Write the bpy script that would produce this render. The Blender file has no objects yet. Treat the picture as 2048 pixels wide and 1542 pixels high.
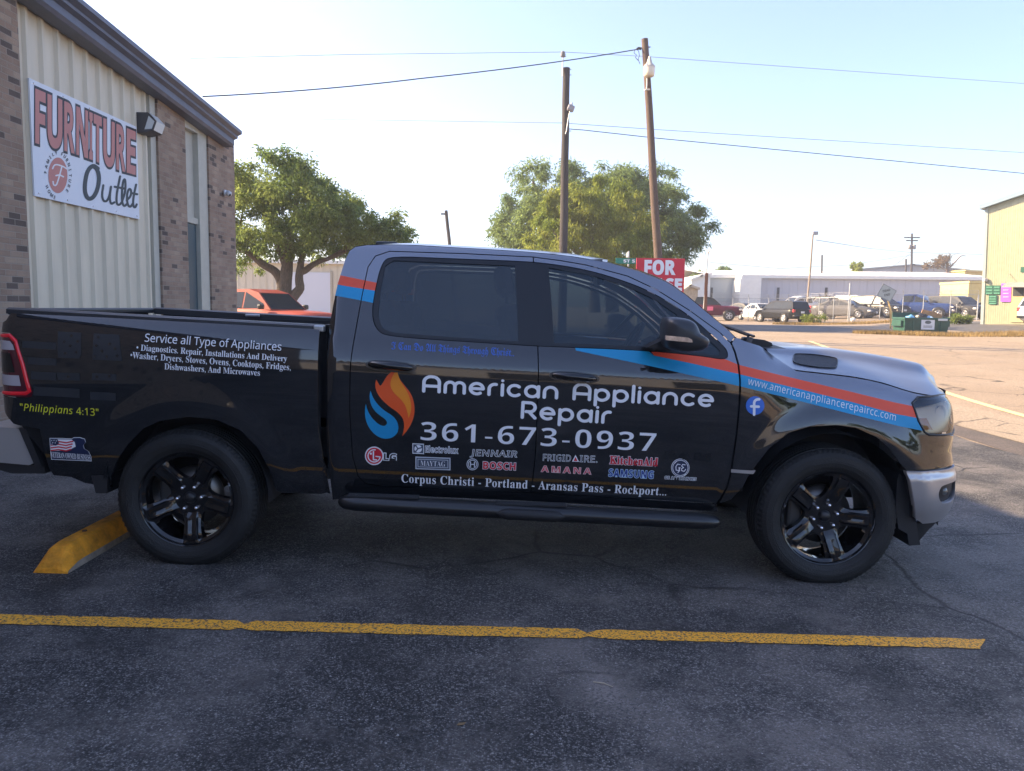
import bpy, bmesh, math, random
import numpy as np
from mathutils import Vector, Matrix
from mathutils.geometry import delaunay_2d_cdt, tessellate_polygon
from mathutils.bvhtree import BVHTree

rnd = random.Random(7)
npr = np.random.RandomState(11)
scene = bpy.context.scene
COL = scene.collection

# ------------------------------------------------------------------ camera
FPX = 1540.0                       # focal length in pixels of a 2048 wide picture
CAMP = np.array([0.0211, -5.2819, 1.5324])
PITCH, YAW, ROLL = 0.10097, 0.0, 0.0150
SL = 0.0146                        # the lot falls gently towards the street

def cam_axes(p, yaw, roll):
    f = np.array([math.sin(yaw)*math.cos(p), math.cos(yaw)*math.cos(p), -math.sin(p)])
    r = np.array([math.cos(yaw), -math.sin(yaw), 0.0])
    d = np.cross(f, r)
    c, s = math.cos(roll), math.sin(roll)
    return np.array([c*r - s*d, s*r + c*d, f])
CM = cam_axes(PITCH, YAW, ROLL)
cam = bpy.data.cameras.new('camera')
cam.sensor_width = 36.0
cam.lens = FPX/2048.0*36.0
cam.clip_start = 0.05
cam.clip_end = 3000
camo = bpy.data.objects.new('camera', cam)
COL.objects.link(camo)
mw = Matrix.Identity(4)
for i in range(3):
    mw[i][0] = CM[0][i]; mw[i][1] = -CM[1][i]; mw[i][2] = -CM[2][i]; mw[i][3] = CAMP[i]
camo.matrix_world = mw
scene.camera = camo

# ------------------------------------------------------------------ sky and sun
SUN_TO = Vector((-1.74, 0.36, 1.0)).normalized()      # direction towards the sun
el = math.asin(SUN_TO.z)
world = bpy.data.worlds.new("World"); scene.world = world
world.use_nodes = True
wn = world.node_tree.nodes; wl = world.node_tree.links
sky = wn.new('ShaderNodeTexSky'); sky.sky_type = 'NISHITA'; sky.sun_disc = False
sky.sun_elevation = el
sky.sun_rotation = math.atan2(SUN_TO.x, SUN_TO.y)
sky.altitude = 0; sky.air_density = 1.0; sky.dust_density = 1.7; sky.ozone_density = 3.5
tint = wn.new('ShaderNodeMix'); tint.data_type = 'RGBA'; tint.blend_type = 'MULTIPLY'; tint.inputs[0].default_value = 1.0
tint.inputs[7].default_value = (1.03, .95, 1.01, 1)
hs = wn.new('ShaderNodeHueSaturation'); hs.inputs['Saturation'].default_value = .95
wl.new(sky.outputs[0], hs.inputs['Color']); wl.new(hs.outputs[0], tint.inputs[6]); wl.new(tint.outputs[2], wn['Background'].inputs[0])
wn['Background'].inputs[1].default_value = 0.12
sun = bpy.data.lights.new('sun', 'SUN'); sun.energy = 5.0; sun.angle = math.radians(0.5)
sun.color = (1.0, 0.75, 0.45)
suno = bpy.data.objects.new('sun', sun); COL.objects.link(suno)
suno.rotation_euler = SUN_TO.to_track_quat('Z', 'Y').to_euler()
suno.location = (-20, 10, 30)
scene.view_settings.view_transform = 'Standard'
scene.view_settings.look = 'None'
scene.view_settings.exposure = 1.80
scene.view_settings.gamma = 1.0
scene.render.engine = 'CYCLES'
scene.cycles.max_bounces = 8
scene.cycles.transparent_max_bounces = 12
scene.cycles.use_denoising = True

# ------------------------------------------------------------------ photo pixel -> place
def ss(a, b, x):
    t = np.clip((np.asarray(x, float)-a)/(b-a), 0, 1)
    return t*t*(3-2*t)
def gz(x, y):
    x = np.asarray(x, float); y = np.asarray(y, float)
    yb = np.clip(y, -60, 200)
    return -SL*np.clip(x, -8, 8) + 0.6*ss(8, 28, y)*ss(-7, 3, x) + 0.008*np.clip(yb-28, 0, 200) + .45*ss(21, 30, x)*ss(15, 40, y)
def ray(u, v):
    return CAMP, CM.T @ np.array([(u-1024)/FPX, (v-771)/FPX, 1.0])
def at_y(u, v, y):
    o, d = ray(u, v); t = (y-o[1])/d[1]; return o+t*d
def at_ground(u, v, off=0.0):
    o, d = ray(u, v); t = 1.0
    for i in range(4000):
        p = o+t*d
        if p[2] <= gz(p[0], p[1])+off: break
        t += 0.02+0.01*t
    a, b = t-(0.02+0.01*t)*1.1, t
    for i in range(40):
        m = (a+b)/2; p = o+m*d
        if p[2] <= gz(p[0], p[1])+off: b = m
        else: a = m
    return o+b*d
cS, sS = math.cos(SL), math.sin(SL)
W2L = np.array([[cS, 0, -sS], [0, 1, 0], [sS, 0, cS]])
def lray(u, v):
    o, d = ray(u, v); return W2L @ o, W2L @ d
def l_at_y(u, v, y):
    o, d = lray(u, v); t = (y-o[1])/d[1]; return o+t*d

# ------------------------------------------------------------------ materials
MATS = {}
def nodes_of(m):
    m.use_nodes = True
    return m.node_tree.nodes, m.node_tree.links, m.node_tree.nodes['Principled BSDF']
def mat(name, col, rough=0.6, metal=0.0, coat=0.0, spec=0.5, noise=0.0, nscale=8.0, bump=0.0, bscale=60.0, emit=0.0, aniso=(1,1,1)):
    if name in MATS: return MATS[name]
    m = bpy.data.materials.new(name); N, L, b = nodes_of(m)
    b.inputs['Base Color'].default_value = (*col, 1)
    b.inputs['Roughness'].default_value = rough
    b.inputs['Metallic'].default_value = metal
    b.inputs['Coat Weight'].default_value = coat
    b.inputs['Coat Roughness'].default_value = 0.03
    b.inputs['Specular IOR Level'].default_value = spec
    tc = None
    if noise > 0 or bump > 0:
        tc = N.new('ShaderNodeTexCoord'); mp = N.new('ShaderNodeMapping'); mp.inputs['Scale'].default_value = aniso
        L.new(tc.outputs['Object'], mp.inputs['Vector'])
    if noise > 0:
        t = N.new('ShaderNodeTexNoise'); t.inputs['Scale'].default_value = nscale; t.inputs['Detail'].default_value = 8
        t.inputs['Roughness'].default_value = 0.65
        L.new(mp.outputs[0], t.inputs['Vector'])
        r = N.new('ShaderNodeValToRGB')
        r.color_ramp.elements[0].position = 0.3; r.color_ramp.elements[1].position = 0.7
        r.color_ramp.elements[0].color = (*[c*(1-noise) for c in col], 1)
        r.color_ramp.elements[1].color = (*[min(1, c*(1+noise)) for c in col], 1)
        L.new(t.outputs[0], r.inputs[0]); L.new(r.outputs[0], b.inputs['Base Color'])
    if bump > 0:
        t2 = N.new('ShaderNodeTexNoise'); t2.inputs['Scale'].default_value = bscale; t2.inputs['Detail'].default_value = 4
        L.new(mp.outputs[0], t2.inputs['Vector'])
        bp = N.new('ShaderNodeBump'); bp.inputs['Strength'].default_value = bump; bp.inputs['Distance'].default_value = 0.02
        L.new(t2.outputs[0], bp.inputs['Height']); L.new(bp.outputs[0], b.inputs['Normal'])
    if emit > 0:
        b.inputs['Emission Color'].default_value = (*col, 1); b.inputs['Emission Strength'].default_value = emit
    MATS[name] = m
    return m
def glass_mat(name, tint, gloss_rough=0.02, ior=1.5, body=None):
    if name in MATS: return MATS[name]
    m = bpy.data.materials.new(name); m.use_nodes = True
    N, L = m.node_tree.nodes, m.node_tree.links
    N.remove(N['Principled BSDF'])
    out = N['Material Output']
    tr = N.new('ShaderNodeBsdfTransparent'); tr.inputs[0].default_value = (*tint, 1)
    gl = N.new('ShaderNodeBsdfGlossy'); gl.inputs['Roughness'].default_value = gloss_rough
    fr = N.new('ShaderNodeFresnel'); fr.inputs[0].default_value = ior
    mx = N.new('ShaderNodeMixShader')
    first = tr
    if body:
        df = N.new('ShaderNodeBsdfDiffuse'); df.inputs[0].default_value = (*body[0], 1)
        m2 = N.new('ShaderNodeMixShader'); m2.inputs[0].default_value = body[1]
        L.new(tr.outputs[0], m2.inputs[1]); L.new(df.outputs[0], m2.inputs[2]); first = m2
    L.new(fr.outputs[0], mx.inputs[0]); L.new(first.outputs[0], mx.inputs[1]); L.new(gl.outputs[0], mx.inputs[2])
    L.new(mx.outputs[0], out.inputs[0])
    MATS[name] = m
    return m

# ------------------------------------------------------------------ objects
def tag(o, label=None, cat=None, group=None, kind=None):
    if label: o['label'] = label
    if cat: o['category'] = cat
    if group: o['group'] = group
    if kind: o['kind'] = kind
    return o
def thing(name, loc, label, cat, rz=0.0, group=None):
    o = bpy.data.objects.new(name, None); o.empty_display_size = 0.2
    COL.objects.link(o); o.location = loc; o.rotation_euler = (0, 0, rz)
    return tag(o, label, cat, group)
def link(name, me, mats, parent=None, smooth=None):
    if not isinstance(mats, (list, tuple)): mats = [mats]
    for m in mats: me.materials.append(m)
    o = bpy.data.objects.new(name, me); COL.objects.link(o)
    if parent is not None: o.parent = parent
    return o
class MB:
    """collects shapes, then links them as one mesh object"""
    def __init__(s): s.v = []; s.f = []; s.mi = []; s.sm = []
    def add(s, vs, fs, mi=0, smooth=False):
        n = len(s.v); s.v += [tuple(map(float, p)) for p in vs]
        for f in fs:
            s.f.append(tuple(int(i)+n for i in f)); s.mi.append(mi); s.sm.append(smooth)
        return s
    def box(s, lo, hi, mi=0, M=None):
        (a, b, c), (d, e, f) = lo, hi
        vs = [(a,b,c),(d,b,c),(d,e,c),(a,e,c),(a,b,f),(d,b,f),(d,e,f),(a,e,f)]
        if M is not None: vs = [tuple(M @ Vector(p)) for p in vs]
        return s.add(vs, [(0,3,2,1),(4,5,6,7),(0,1,5,4),(1,2,6,5),(2,3,7,6),(3,0,4,7)], mi)
    def bbox(s, lo, hi, r=0.01, mi=0, M=None, seg=2):
        bm = bmesh.new()
        bmesh.ops.create_cube(bm, size=1)
        c = [(lo[i]+hi[i])/2 for i in range(3)]; d = [hi[i]-lo[i] for i in range(3)]
        for v in bm.verts: v.co = Vector([v.co[i]*d[i]+c[i] for i in range(3)])
        bmesh.ops.bevel(bm, geom=bm.edges[:], offset=min(r, min(d)*0.45), segments=seg, profile=0.5, affect='EDGES')
        bm.verts.ensure_lookup_table(); bm.verts.index_update()
        vs = [v.co.copy() for v in bm.verts]
        if M is not None: vs = [M @ p for p in vs]
        s.add(vs, [[v.index for v in f.verts] for f in bm.faces], mi, False); bm.free(); return s
    def tube(s, pts, rad, n=8, mi=0, cap=True, smooth=True, flat=1.0):
        pts = [Vector(p) for p in pts]; k = len(pts)
        if not hasattr(rad, '__len__'): rad = [rad]*k
        vs = []; fs = []
        up = None
        for i, p in enumerate(pts):
            t = (pts[min(i+1, k-1)]-pts[max(i-1, 0)]).normalized()
            if up is None:
                up = Vector((0,0,1)) if abs(t.z) < 0.9 else Vector((1,0,0))
            a = t.cross(up).normalized(); b = a.cross(t).normalized(); up = b
            for j in range(n):
                w = 2*math.pi*j/n
                vs.append(p + a*math.cos(w)*rad[i] + b*math.sin(w)*rad[i]*flat)
        for i in range(k-1):
            for j in range(n):
                fs.append((i*n+j, i*n+(j+1)%n, (i+1)*n+(j+1)%n, (i+1)*n+j))
        s.add(vs, fs, mi, smooth)
        if cap:
            s.add(vs[:n], [tuple(range(n))[::-1]], mi); s.add(vs[-n:], [tuple(range(n))], mi)
        return s
    def lathe(s, prof, n=32, mi=0, M=None, smooth=True, close=False, a0=0.0, a1=2*math.pi):
        """prof = [(r, h)], turned about the z axis"""
        vs = []; fs = []; k = len(prof)
        full = abs(a1-a0-2*math.pi) < 1e-6
        cnt = n if full else n+1
        for j in range(cnt):
            w = a0+(a1-a0)*j/n
            for r, h in prof: vs.append(Vector((r*math.cos(w), r*math.sin(w), h)))
        for j in range(n):
            jn = (j+1) % cnt
            for i in range(k-1 if not close else k):
                i2 = (i+1) % k
                fs.append((j*k+i, jn*k+i, jn*k+i2, j*k+i2))
        if M is not None: vs = [M @ p for p in vs]
        return s.add(vs, fs, mi, smooth)
    def prism(s, poly, d0, d1, axis='y', mi=0, M=None):
        """2D polygon pulled from d0 to d1 along an axis"""
        def P(p, d):
            if axis == 'y': return (p[0], d, p[1])
            if axis == 'x': return (d, p[0], p[1])
            return (p[0], p[1], d)
        n = len(poly); vs = [P(p, d0) for p in poly]+[P(p, d1) for p in poly]
        if M is not None: vs = [tuple(M @ Vector(p)) for p in vs]
        tri = tessellate_polygon([[Vector((p[0], p[1], 0)) for p in poly]])
        fs = [t for t in tri]+[tuple(n+i for i in t) for t in tri]
        fs += [(i, (i+1) % n, n+(i+1) % n, n+i) for i in range(n)]
        return s.add(vs, fs, mi)
    def build(s, name, mats, parent=None, recalc=True, doubles=0.0):
        me = bpy.data.meshes.new(name)
        me.from_pydata(s.v, [], s.f)
        me.polygons.foreach_set('material_index', s.mi)
        me.polygons.foreach_set('use_smooth', s.sm)
        if recalc:
            bm = bmesh.new(); bm.from_mesh(me)
            if doubles: bmesh.ops.remove_doubles(bm, verts=bm.verts, dist=doubles)
            bmesh.ops.recalc_face_normals(bm, faces=bm.faces[:]); bm.to_mesh(me); bm.free()
        me.update()
        return link(name, me, mats, parent)
def copy_tree(o, parent=None):
    c = o.copy(); COL.objects.link(c)
    if parent is not None: c.parent = parent
    for ch in list(o.children): copy_tree(ch, c)
    return c
def inpoly(P, poly):
    P = np.asarray(P, float); poly = np.asarray(poly, float)
    x, y = P[:, 0], P[:, 1]; r = np.zeros(len(P), bool); j = len(poly)-1
    for i in range(len(poly)):
        xi, yi = poly[i]; xj, yj = poly[j]
        c = ((yi > y) != (yj > y)) & (x < (xj-xi)*(y-yi)/((yj-yi) if yj != yi else 1e-12)+xi)
        r ^= c; j = i
    return r
def resample(pts, step, closed=True):
    pts = [np.asarray(p, float) for p in pts]; out = []
    n = len(pts)
    for i in range(n if closed else n-1):
        a, b = pts[i], pts[(i+1) % n]; d = np.linalg.norm(b-a); k = max(1, int(math.ceil(d/step)))
        for q in range(k): out.append(a+(b-a)*q/k)
    if not closed: out.append(pts[-1])
    return out
def smooth_poly(pts, it=2, keep=()):
    """Chaikin corner cutting of a closed polygon (indices in keep stay sharp)"""
    pts = [np.asarray(p, float) for p in pts]; flags = [i in keep for i in range(len(pts))]
    for _ in range(it):
        out = []; fl = []
        n = len(pts)
        for i in range(n):
            p = pts[i]; a = pts[i-1]; b = pts[(i+1) % n]
            if flags[i]: out.append(p); fl.append(True)
            else:
                out.append(p+(a-p)*0.25); fl.append(False); out.append(p+(b-p)*0.25); fl.append(False)
        pts, flags = out, fl
    return pts
def shrink(pts, d):
    pts = [np.asarray(p, float) for p in pts]; n = len(pts); out = []
    ar = sum(pts[i][0]*pts[(i+1) % n][1]-pts[(i+1) % n][0]*pts[i][1] for i in range(n))
    sg = 1 if ar > 0 else -1
    for i in range(n):
        a, p, b = pts[i-1], pts[i], pts[(i+1) % n]
        e1 = p-a; e2 = b-p
        e1 = e1/(np.linalg.norm(e1)+1e-9); e2 = e2/(np.linalg.norm(e2)+1e-9)
        nn = np.array([-(e1[1]+e2[1]), e1[0]+e2[0]])*sg
        l = np.linalg.norm(nn)
        if l < 1e-6: out.append(p); continue
        nn = nn/l; cosang = max(0.4, abs(nn @ np.array([-e1[1], e1[0]])))
        out.append(p+nn*d/cosang)
    return out
def pchip(xs, ys):
    xs = np.array(xs, float); ys = np.array(ys, float)
    h = np.diff(xs); dl = np.diff(ys)/h
    m = np.zeros(len(xs)); m[0] = dl[0]; m[-1] = dl[-1]
    for i in range(1, len(xs)-1):
        if dl[i-1]*dl[i] > 0:
            w1 = 2*h[i]+h[i-1]; w2 = h[i]+2*h[i-1]; m[i] = (w1+w2)/(w1/dl[i-1]+w2/dl[i])
    def f(x):
        x = np.asarray(x, float); i = np.clip(np.searchsorted(xs, x)-1, 0, len(xs)-2)
        t = (x-xs[i])/h[i]; tc = np.clip(t, 0, 1)
        r = ((1+2*tc)*(1-tc)**2*ys[i]+tc*(1-tc)**2*h[i]*m[i]+tc**2*(3-2*tc)*ys[i+1]+tc**2*(tc-1)*h[i]*m[i+1])
        r = r + np.where(t > 1, (t-1)*h[i]*m[-1], 0) + np.where(t < 0, t*h[i]*m[0], 0)
        return r
    return f
# ================================================================== lettering
def font_map(s, style):
    base = {'serif': (0x1D400, 0x1D41A, 0x1D7CE), 'sans': (0x1D5A0, 0x1D5BA, 0x1D7E2), 'sansb': (0x1D5D4, 0x1D5EE, 0x1D7EC),
            'sansi': (0x1D608, 0x1D622, 0x1D7E2), 'script': (0x1D4D0, 0x1D4EA, 0x1D7CE), 'fraktur': (0x1D56C, 0x1D586, 0x1D7CE)}.get(style)
    if not base: return s
    o = ''
    for c in s:
        if 'A' <= c <= 'Z': o += chr(base[0]+ord(c)-65)
        elif 'a' <= c <= 'z': o += chr(base[1]+ord(c)-97)
        elif '0' <= c <= '9': o += chr(base[2]+ord(c)-48)
        else: o += c
    return o
TCACHE = {}
def text2d(s, style='sans', off=0.0, space=1.0, shear=0.0):
    key = (s, style, off, space, shear)
    if key in TCACHE: return TCACHE[key]
    c = bpy.data.curves.new('lettering', 'FONT'); c.body = font_map(s, style); c.offset = off; c.space_character = space; c.shear = shear
    c.resolution_u = 4
    o = bpy.data.objects.new('lettering', c); COL.objects.link(o)
    dg = bpy.context.evaluated_depsgraph_get(); dg.update()
    m = bpy.data.meshes.new_from_object(o.evaluated_get(dg))
    V = np.zeros(len(m.vertices)*3); m.vertices.foreach_get('co', V); V = V.reshape(-1, 3)[:, :2].copy()
    m.calc_loop_triangles()
    T = [tuple(t.vertices) for t in m.loop_triangles]
    bpy.data.objects.remove(o); bpy.data.curves.remove(c); bpy.data.meshes.remove(m)
    TCACHE[key] = (V, T)
    return V, T
def cap_height(style):
    V, _ = text2d('E', style); return V[:, 1].max()-V[:, 1].min()
def union_strokes(strokes, r):
    """round pen strokes (polylines, pen radius r) joined into one flat mesh without overlaps"""
    verts = []; edges = []
    segs = []
    for st in strokes:
        rr = r
        if isinstance(st, tuple): st, rr = st
        st = [np.asarray(p, float) for p in st]
        if len(st) == 1:
            segs.append((st[0], st[0], rr))
        for a, b in zip(st[:-1], st[1:]): segs.append((a, b, rr))
    polys = []
    for a, b, rr in segs:
        d = b-a; l = np.linalg.norm(d); t = d/l if l > 1e-9 else np.array([1., 0]); w0 = math.atan2(t[1], t[0])
        pl = []
        K = 10
        for i in range(K+1):
            w = w0-math.pi/2+math.pi*i/K; pl.append(b+rr*np.array([math.cos(w), math.sin(w)]))
        for i in range(K+1):
            w = w0+math.pi/2+math.pi*i/K; pl.append(a+rr*np.array([math.cos(w), math.sin(w)]))
        polys.append(pl)
    for pl in polys:
        n = len(verts); k = len(pl); verts += [Vector(p) for p in pl]; edges += [(n+i, n+(i+1) % k) for i in range(k)]
    res = delaunay_2d_cdt(verts, edges, [], 0, 1e-4, False)
    V = np.array([[p[0], p[1]] for p in res[0]]); T = np.array([f for f in res[2]])
    cen = V[T].mean(1); keep = np.zeros(len(T), bool)
    for a, b, rr in segs:
        d = b-a; l2 = d @ d
        t = np.clip(((cen-a) @ d)/l2, 0, 1) if l2 > 1e-12 else np.zeros(len(cen))
        q = a+t[:, None]*d; keep |= (np.linalg.norm(cen-q, axis=1) < rr*0.999)
    T = [tuple(t) for t in T[keep]]
    return V, T
def arc(cx, cy, rx, ry, a, b, n=14):
    return [(cx+rx*math.cos(math.radians(a+(b-a)*i/n)), cy+ry*math.sin(math.radians(a+(b-a)*i/n))) for i in range(n+1)]
def wide_font(s):
    """a rounded, wide, round-ended display alphabet drawn with a pen (x-height 1, capitals 1.42)"""
    out = []; x = 0.0
    R = 0.52
    for ch in s:
        G = []; w = 1.04
        if ch == 'A':
            w = 1.26; G = [[(0, 0), (0, .86)]+arc(.56, .86, .56, .56, 180, 90)+[(.70, 1.42)]+arc(.70, .86, .56, .56, 90, 0)+[(1.26, .86), (1.26, 0)], [(0, .52), (1.26, .52)]]
        elif ch == 'R':
            w = 1.05; G = [[(0, 0), (0, 1.42), (.55, 1.42)]+arc(.60, 1.0, .42, .42, 90, -90)+[(.30, .58)], [(.52, .58), (1.05, 0)]]
        elif ch == 'm':
            w = 1.56; G = [[(0, 0), (0, .6)]+arc(.39, .61, .39, .39, 180, 0)+[(.78, 0)], [(.78, .6)]+arc(1.17, .61, .39, .39, 180, 0)+[(1.56, 0)]]
        elif ch == 'n':
            w = 1.0; G = [[(0, 0), (0, .5)]+arc(.5, .5, .5, .5, 180, 0)+[(1.0, 0)]]
        elif ch == 'e': G = [[(0.02, .5), (1.03, .5)]+arc(.52, .5, R, .5, 0, 305, 26)]
        elif ch == 'c': w = .92; G = [arc(.52, .5, R, .5, 48, 312, 24)]
        elif ch == 'a': G = [arc(.52, .5, R, .5, 0, 360, 28), [(1.04, 1.0), (1.04, 0)]]
        elif ch == 'p': G = [arc(.52, .5, R, .5, 0, 360, 28), [(0, .95), (0, -.48)]]
        elif ch == 'r': w = .58; G = [[(0, 0), (0, .5)]+arc(.46, .54, .46, .46, 180, 78)]
        elif ch == 'i': w = 0; G = [[(0, 0), (0, 1.0)], ([(0, 1.38)], .13)]
        elif ch == 'l': w = 0; G = [[(0, 0), (0, 1.5)]]
        elif ch == ' ': w = .45
        for g in G:
            if isinstance(g, tuple): out.append(([(p[0]+x, p[1]) for p in g[0]], g[1]))
            else: out.append([(p[0]+x, p[1]) for p in g])
        x += w+.50
    return union_strokes(out, 0.142)

# ================================================================== the pickup truck
RAKE = 0.026
WHX, WHZ, WHY = 1.836, 0.385, 0.845
Wcab = pchip([.25, .40, .49, .60, .72, .85, 1.0, 1.12, 1.19, 1.23, 1.28, 1.33, 1.45, 1.6, 1.72, 1.80, 1.84, 1.87, 1.90],
             [.90, .938, .962, .985, .998, 1.010, 1.018, 1.018, 1.014, 1.004, .986, .963, .915, .852, .797, .757, .728, .69, .62])
Wbed = pchip([.25, .40, .49, .60, .72, .85, 1.0, 1.12, 1.22, 1.27, 1.32, 1.36, 1.42],
             [.90, .938, .962, .985, .998, 1.010, 1.018, 1.018, 1.010, 1.000, .983, .958, .90])
Wlow = pchip([.25, .40, .49, .60, .72, .85, 1.0, 1.9], [.90, .938, .962, .985, .998, 1.010, 1.018, 1.018])
Wsho = pchip([-1.2, -.4, -.25, -.14, -.07, -.03, 0, .06], [1.03, 1.022, 1.010, .990, .965, .938, .905, .80])
SHUT_PX = [(1532, 697), (1550, 716), (1567, 731), (1590, 739), (1640, 745), (1700, 752), (1753, 762), (1832, 785), (1870, 790), (1893, 792)]
_s = [l_at_y(u, v, -.90) for u, v in SHUT_PX]
_hx = [p[0] for p in _s]; _hz = [p[2]+RAKE*p[0] for p in _s]
Hsho = pchip([1.0, 1.3]+_hx[2:8]+[2.62], [1.42, 1.41]+_hz[2:8]+[_hz[7]-.03])
XR = pchip([.2, .45, .60, .75, .85, 1.1, 1.2, 1.3], [.015, .025, .03, .015, -.005, 0, -.03, -.09])
def side_w(x, z):
    x = np.asarray(x, float); z = np.asarray(z, float)
    zr = z+RAKE*x
    w = np.where(x < -1.052, Wbed(zr), Wcab(zr))
    t = ss(1.15, 1.65, x)
    w = w*(1-t)-.010*np.log(np.exp(-Wlow(zr)/.010)+np.exp(-Wsho(zr-Hsho(x))/.010))*t
    for cx in (-WHX+.01, WHX):
        r = np.hypot(x-cx, (z-WHZ-.015)*0.98)
        w = w+(.013 if cx < 0 else .022)*ss(.66, .52, r)*ss(.35, .6, zr)
    R = .34
    u = np.clip(x-2.30-XR(zr), 0, R*.985)
    w = w-(R-np.sqrt(R*R-u*u))
    R2 = .13
    u = np.clip(-x-2.765, 0, R2*.97)
    w = w-(R2-np.sqrt(R2*R2-u*u))
    u = np.where(x > -1.052, np.clip(-.985-x, 0, .1), 0)
    w = w-8.0*u*u
    return w
def sp(u, v, off=0.0):
    """photo pixel -> (x, z) on the near side of the body"""
    y = -1.0
    for i in range(25):
        p = l_at_y(u, v, y); y2 = -(float(side_w(p[0], p[2]))+off); y = y+(y2-y)*0.7
    return np.array([p[0], p[2]])
def SP(l, off=0.0): return [sp(u, v, off) for u, v in l]
def dens(l, n=4, closed=True):
    o = []
    for i in range(len(l) if closed else len(l)-1):
        a = l[i]; b = l[(i+1) % len(l)]
        for q in range(n): o.append((a[0]+(b[0]-a[0])*q/n, a[1]+(b[1]-a[1])*q/n))
    if not closed: o.append(l[-1])
    return o

truck = thing('pickup_truck', (0, 0, 0), 'black and silver crew cab pickup with appliance repair lettering parked against a yellow wheel stop', 'pickup truck')
truck.rotation_euler = (0, SL, 0)

M_BLACK = mat('wrap_black', (.008, .009, .011), .30, 0, 1.0, .08, bump=.006, bscale=5)
M_SILVER = mat('wrap_silver', (.245, .265, .31), .30, .60, .35)
M_BLACK.node_tree.nodes['Principled BSDF'].inputs['Coat IOR'].default_value = 1.85
def lined(m):
    # the inside of the panels carries a dark lining
    N, L = m.node_tree.nodes, m.node_tree.links; out = N['Material Output']; b = N['Principled BSDF']
    g = N.new('ShaderNodeNewGeometry'); d = N.new('ShaderNodeBsdfDiffuse'); d.inputs[0].default_value = (.02, .02, .022, 1); x = N.new('ShaderNodeMixShader')
    L.new(g.outputs['Backfacing'], x.inputs[0]); L.new(b.outputs[0], x.inputs[1]); L.new(d.outputs[0], x.inputs[2]); L.new(x.outputs[0], out.inputs[0])
lined(M_BLACK); lined(M_SILVER)
M_ORANGE = mat('wrap_orange', (.80, .085, .03), .42, 0, .08)
M_BLUE = mat('wrap_blue', (.005, .29, .56), .42, 0, .08)
M_TRIM = mat('black_trim', (.012, .013, .015), .35)
M_PLASTIC = mat('black_plastic', (.014, .014, .016), .55, bump=.15, bscale=220)
M_GLOSSBLK = mat('gloss_black', (.006, .006, .007), .10, 0, .6)
M_DARK = mat('dark_void', (.006, .006, .007), .9)
M_CHROME = mat('chrome', (.8, .8, .82), .12, 1.0)
M_BUMPER = mat('bumper_silver', (.50, .48, .47), .33, .6, .2)
M_WHITE = mat('vinyl_white', (.85, .86, .88), .45)
BODY = [M_BLACK, M_SILVER, M_ORANGE, M_BLUE]

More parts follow.
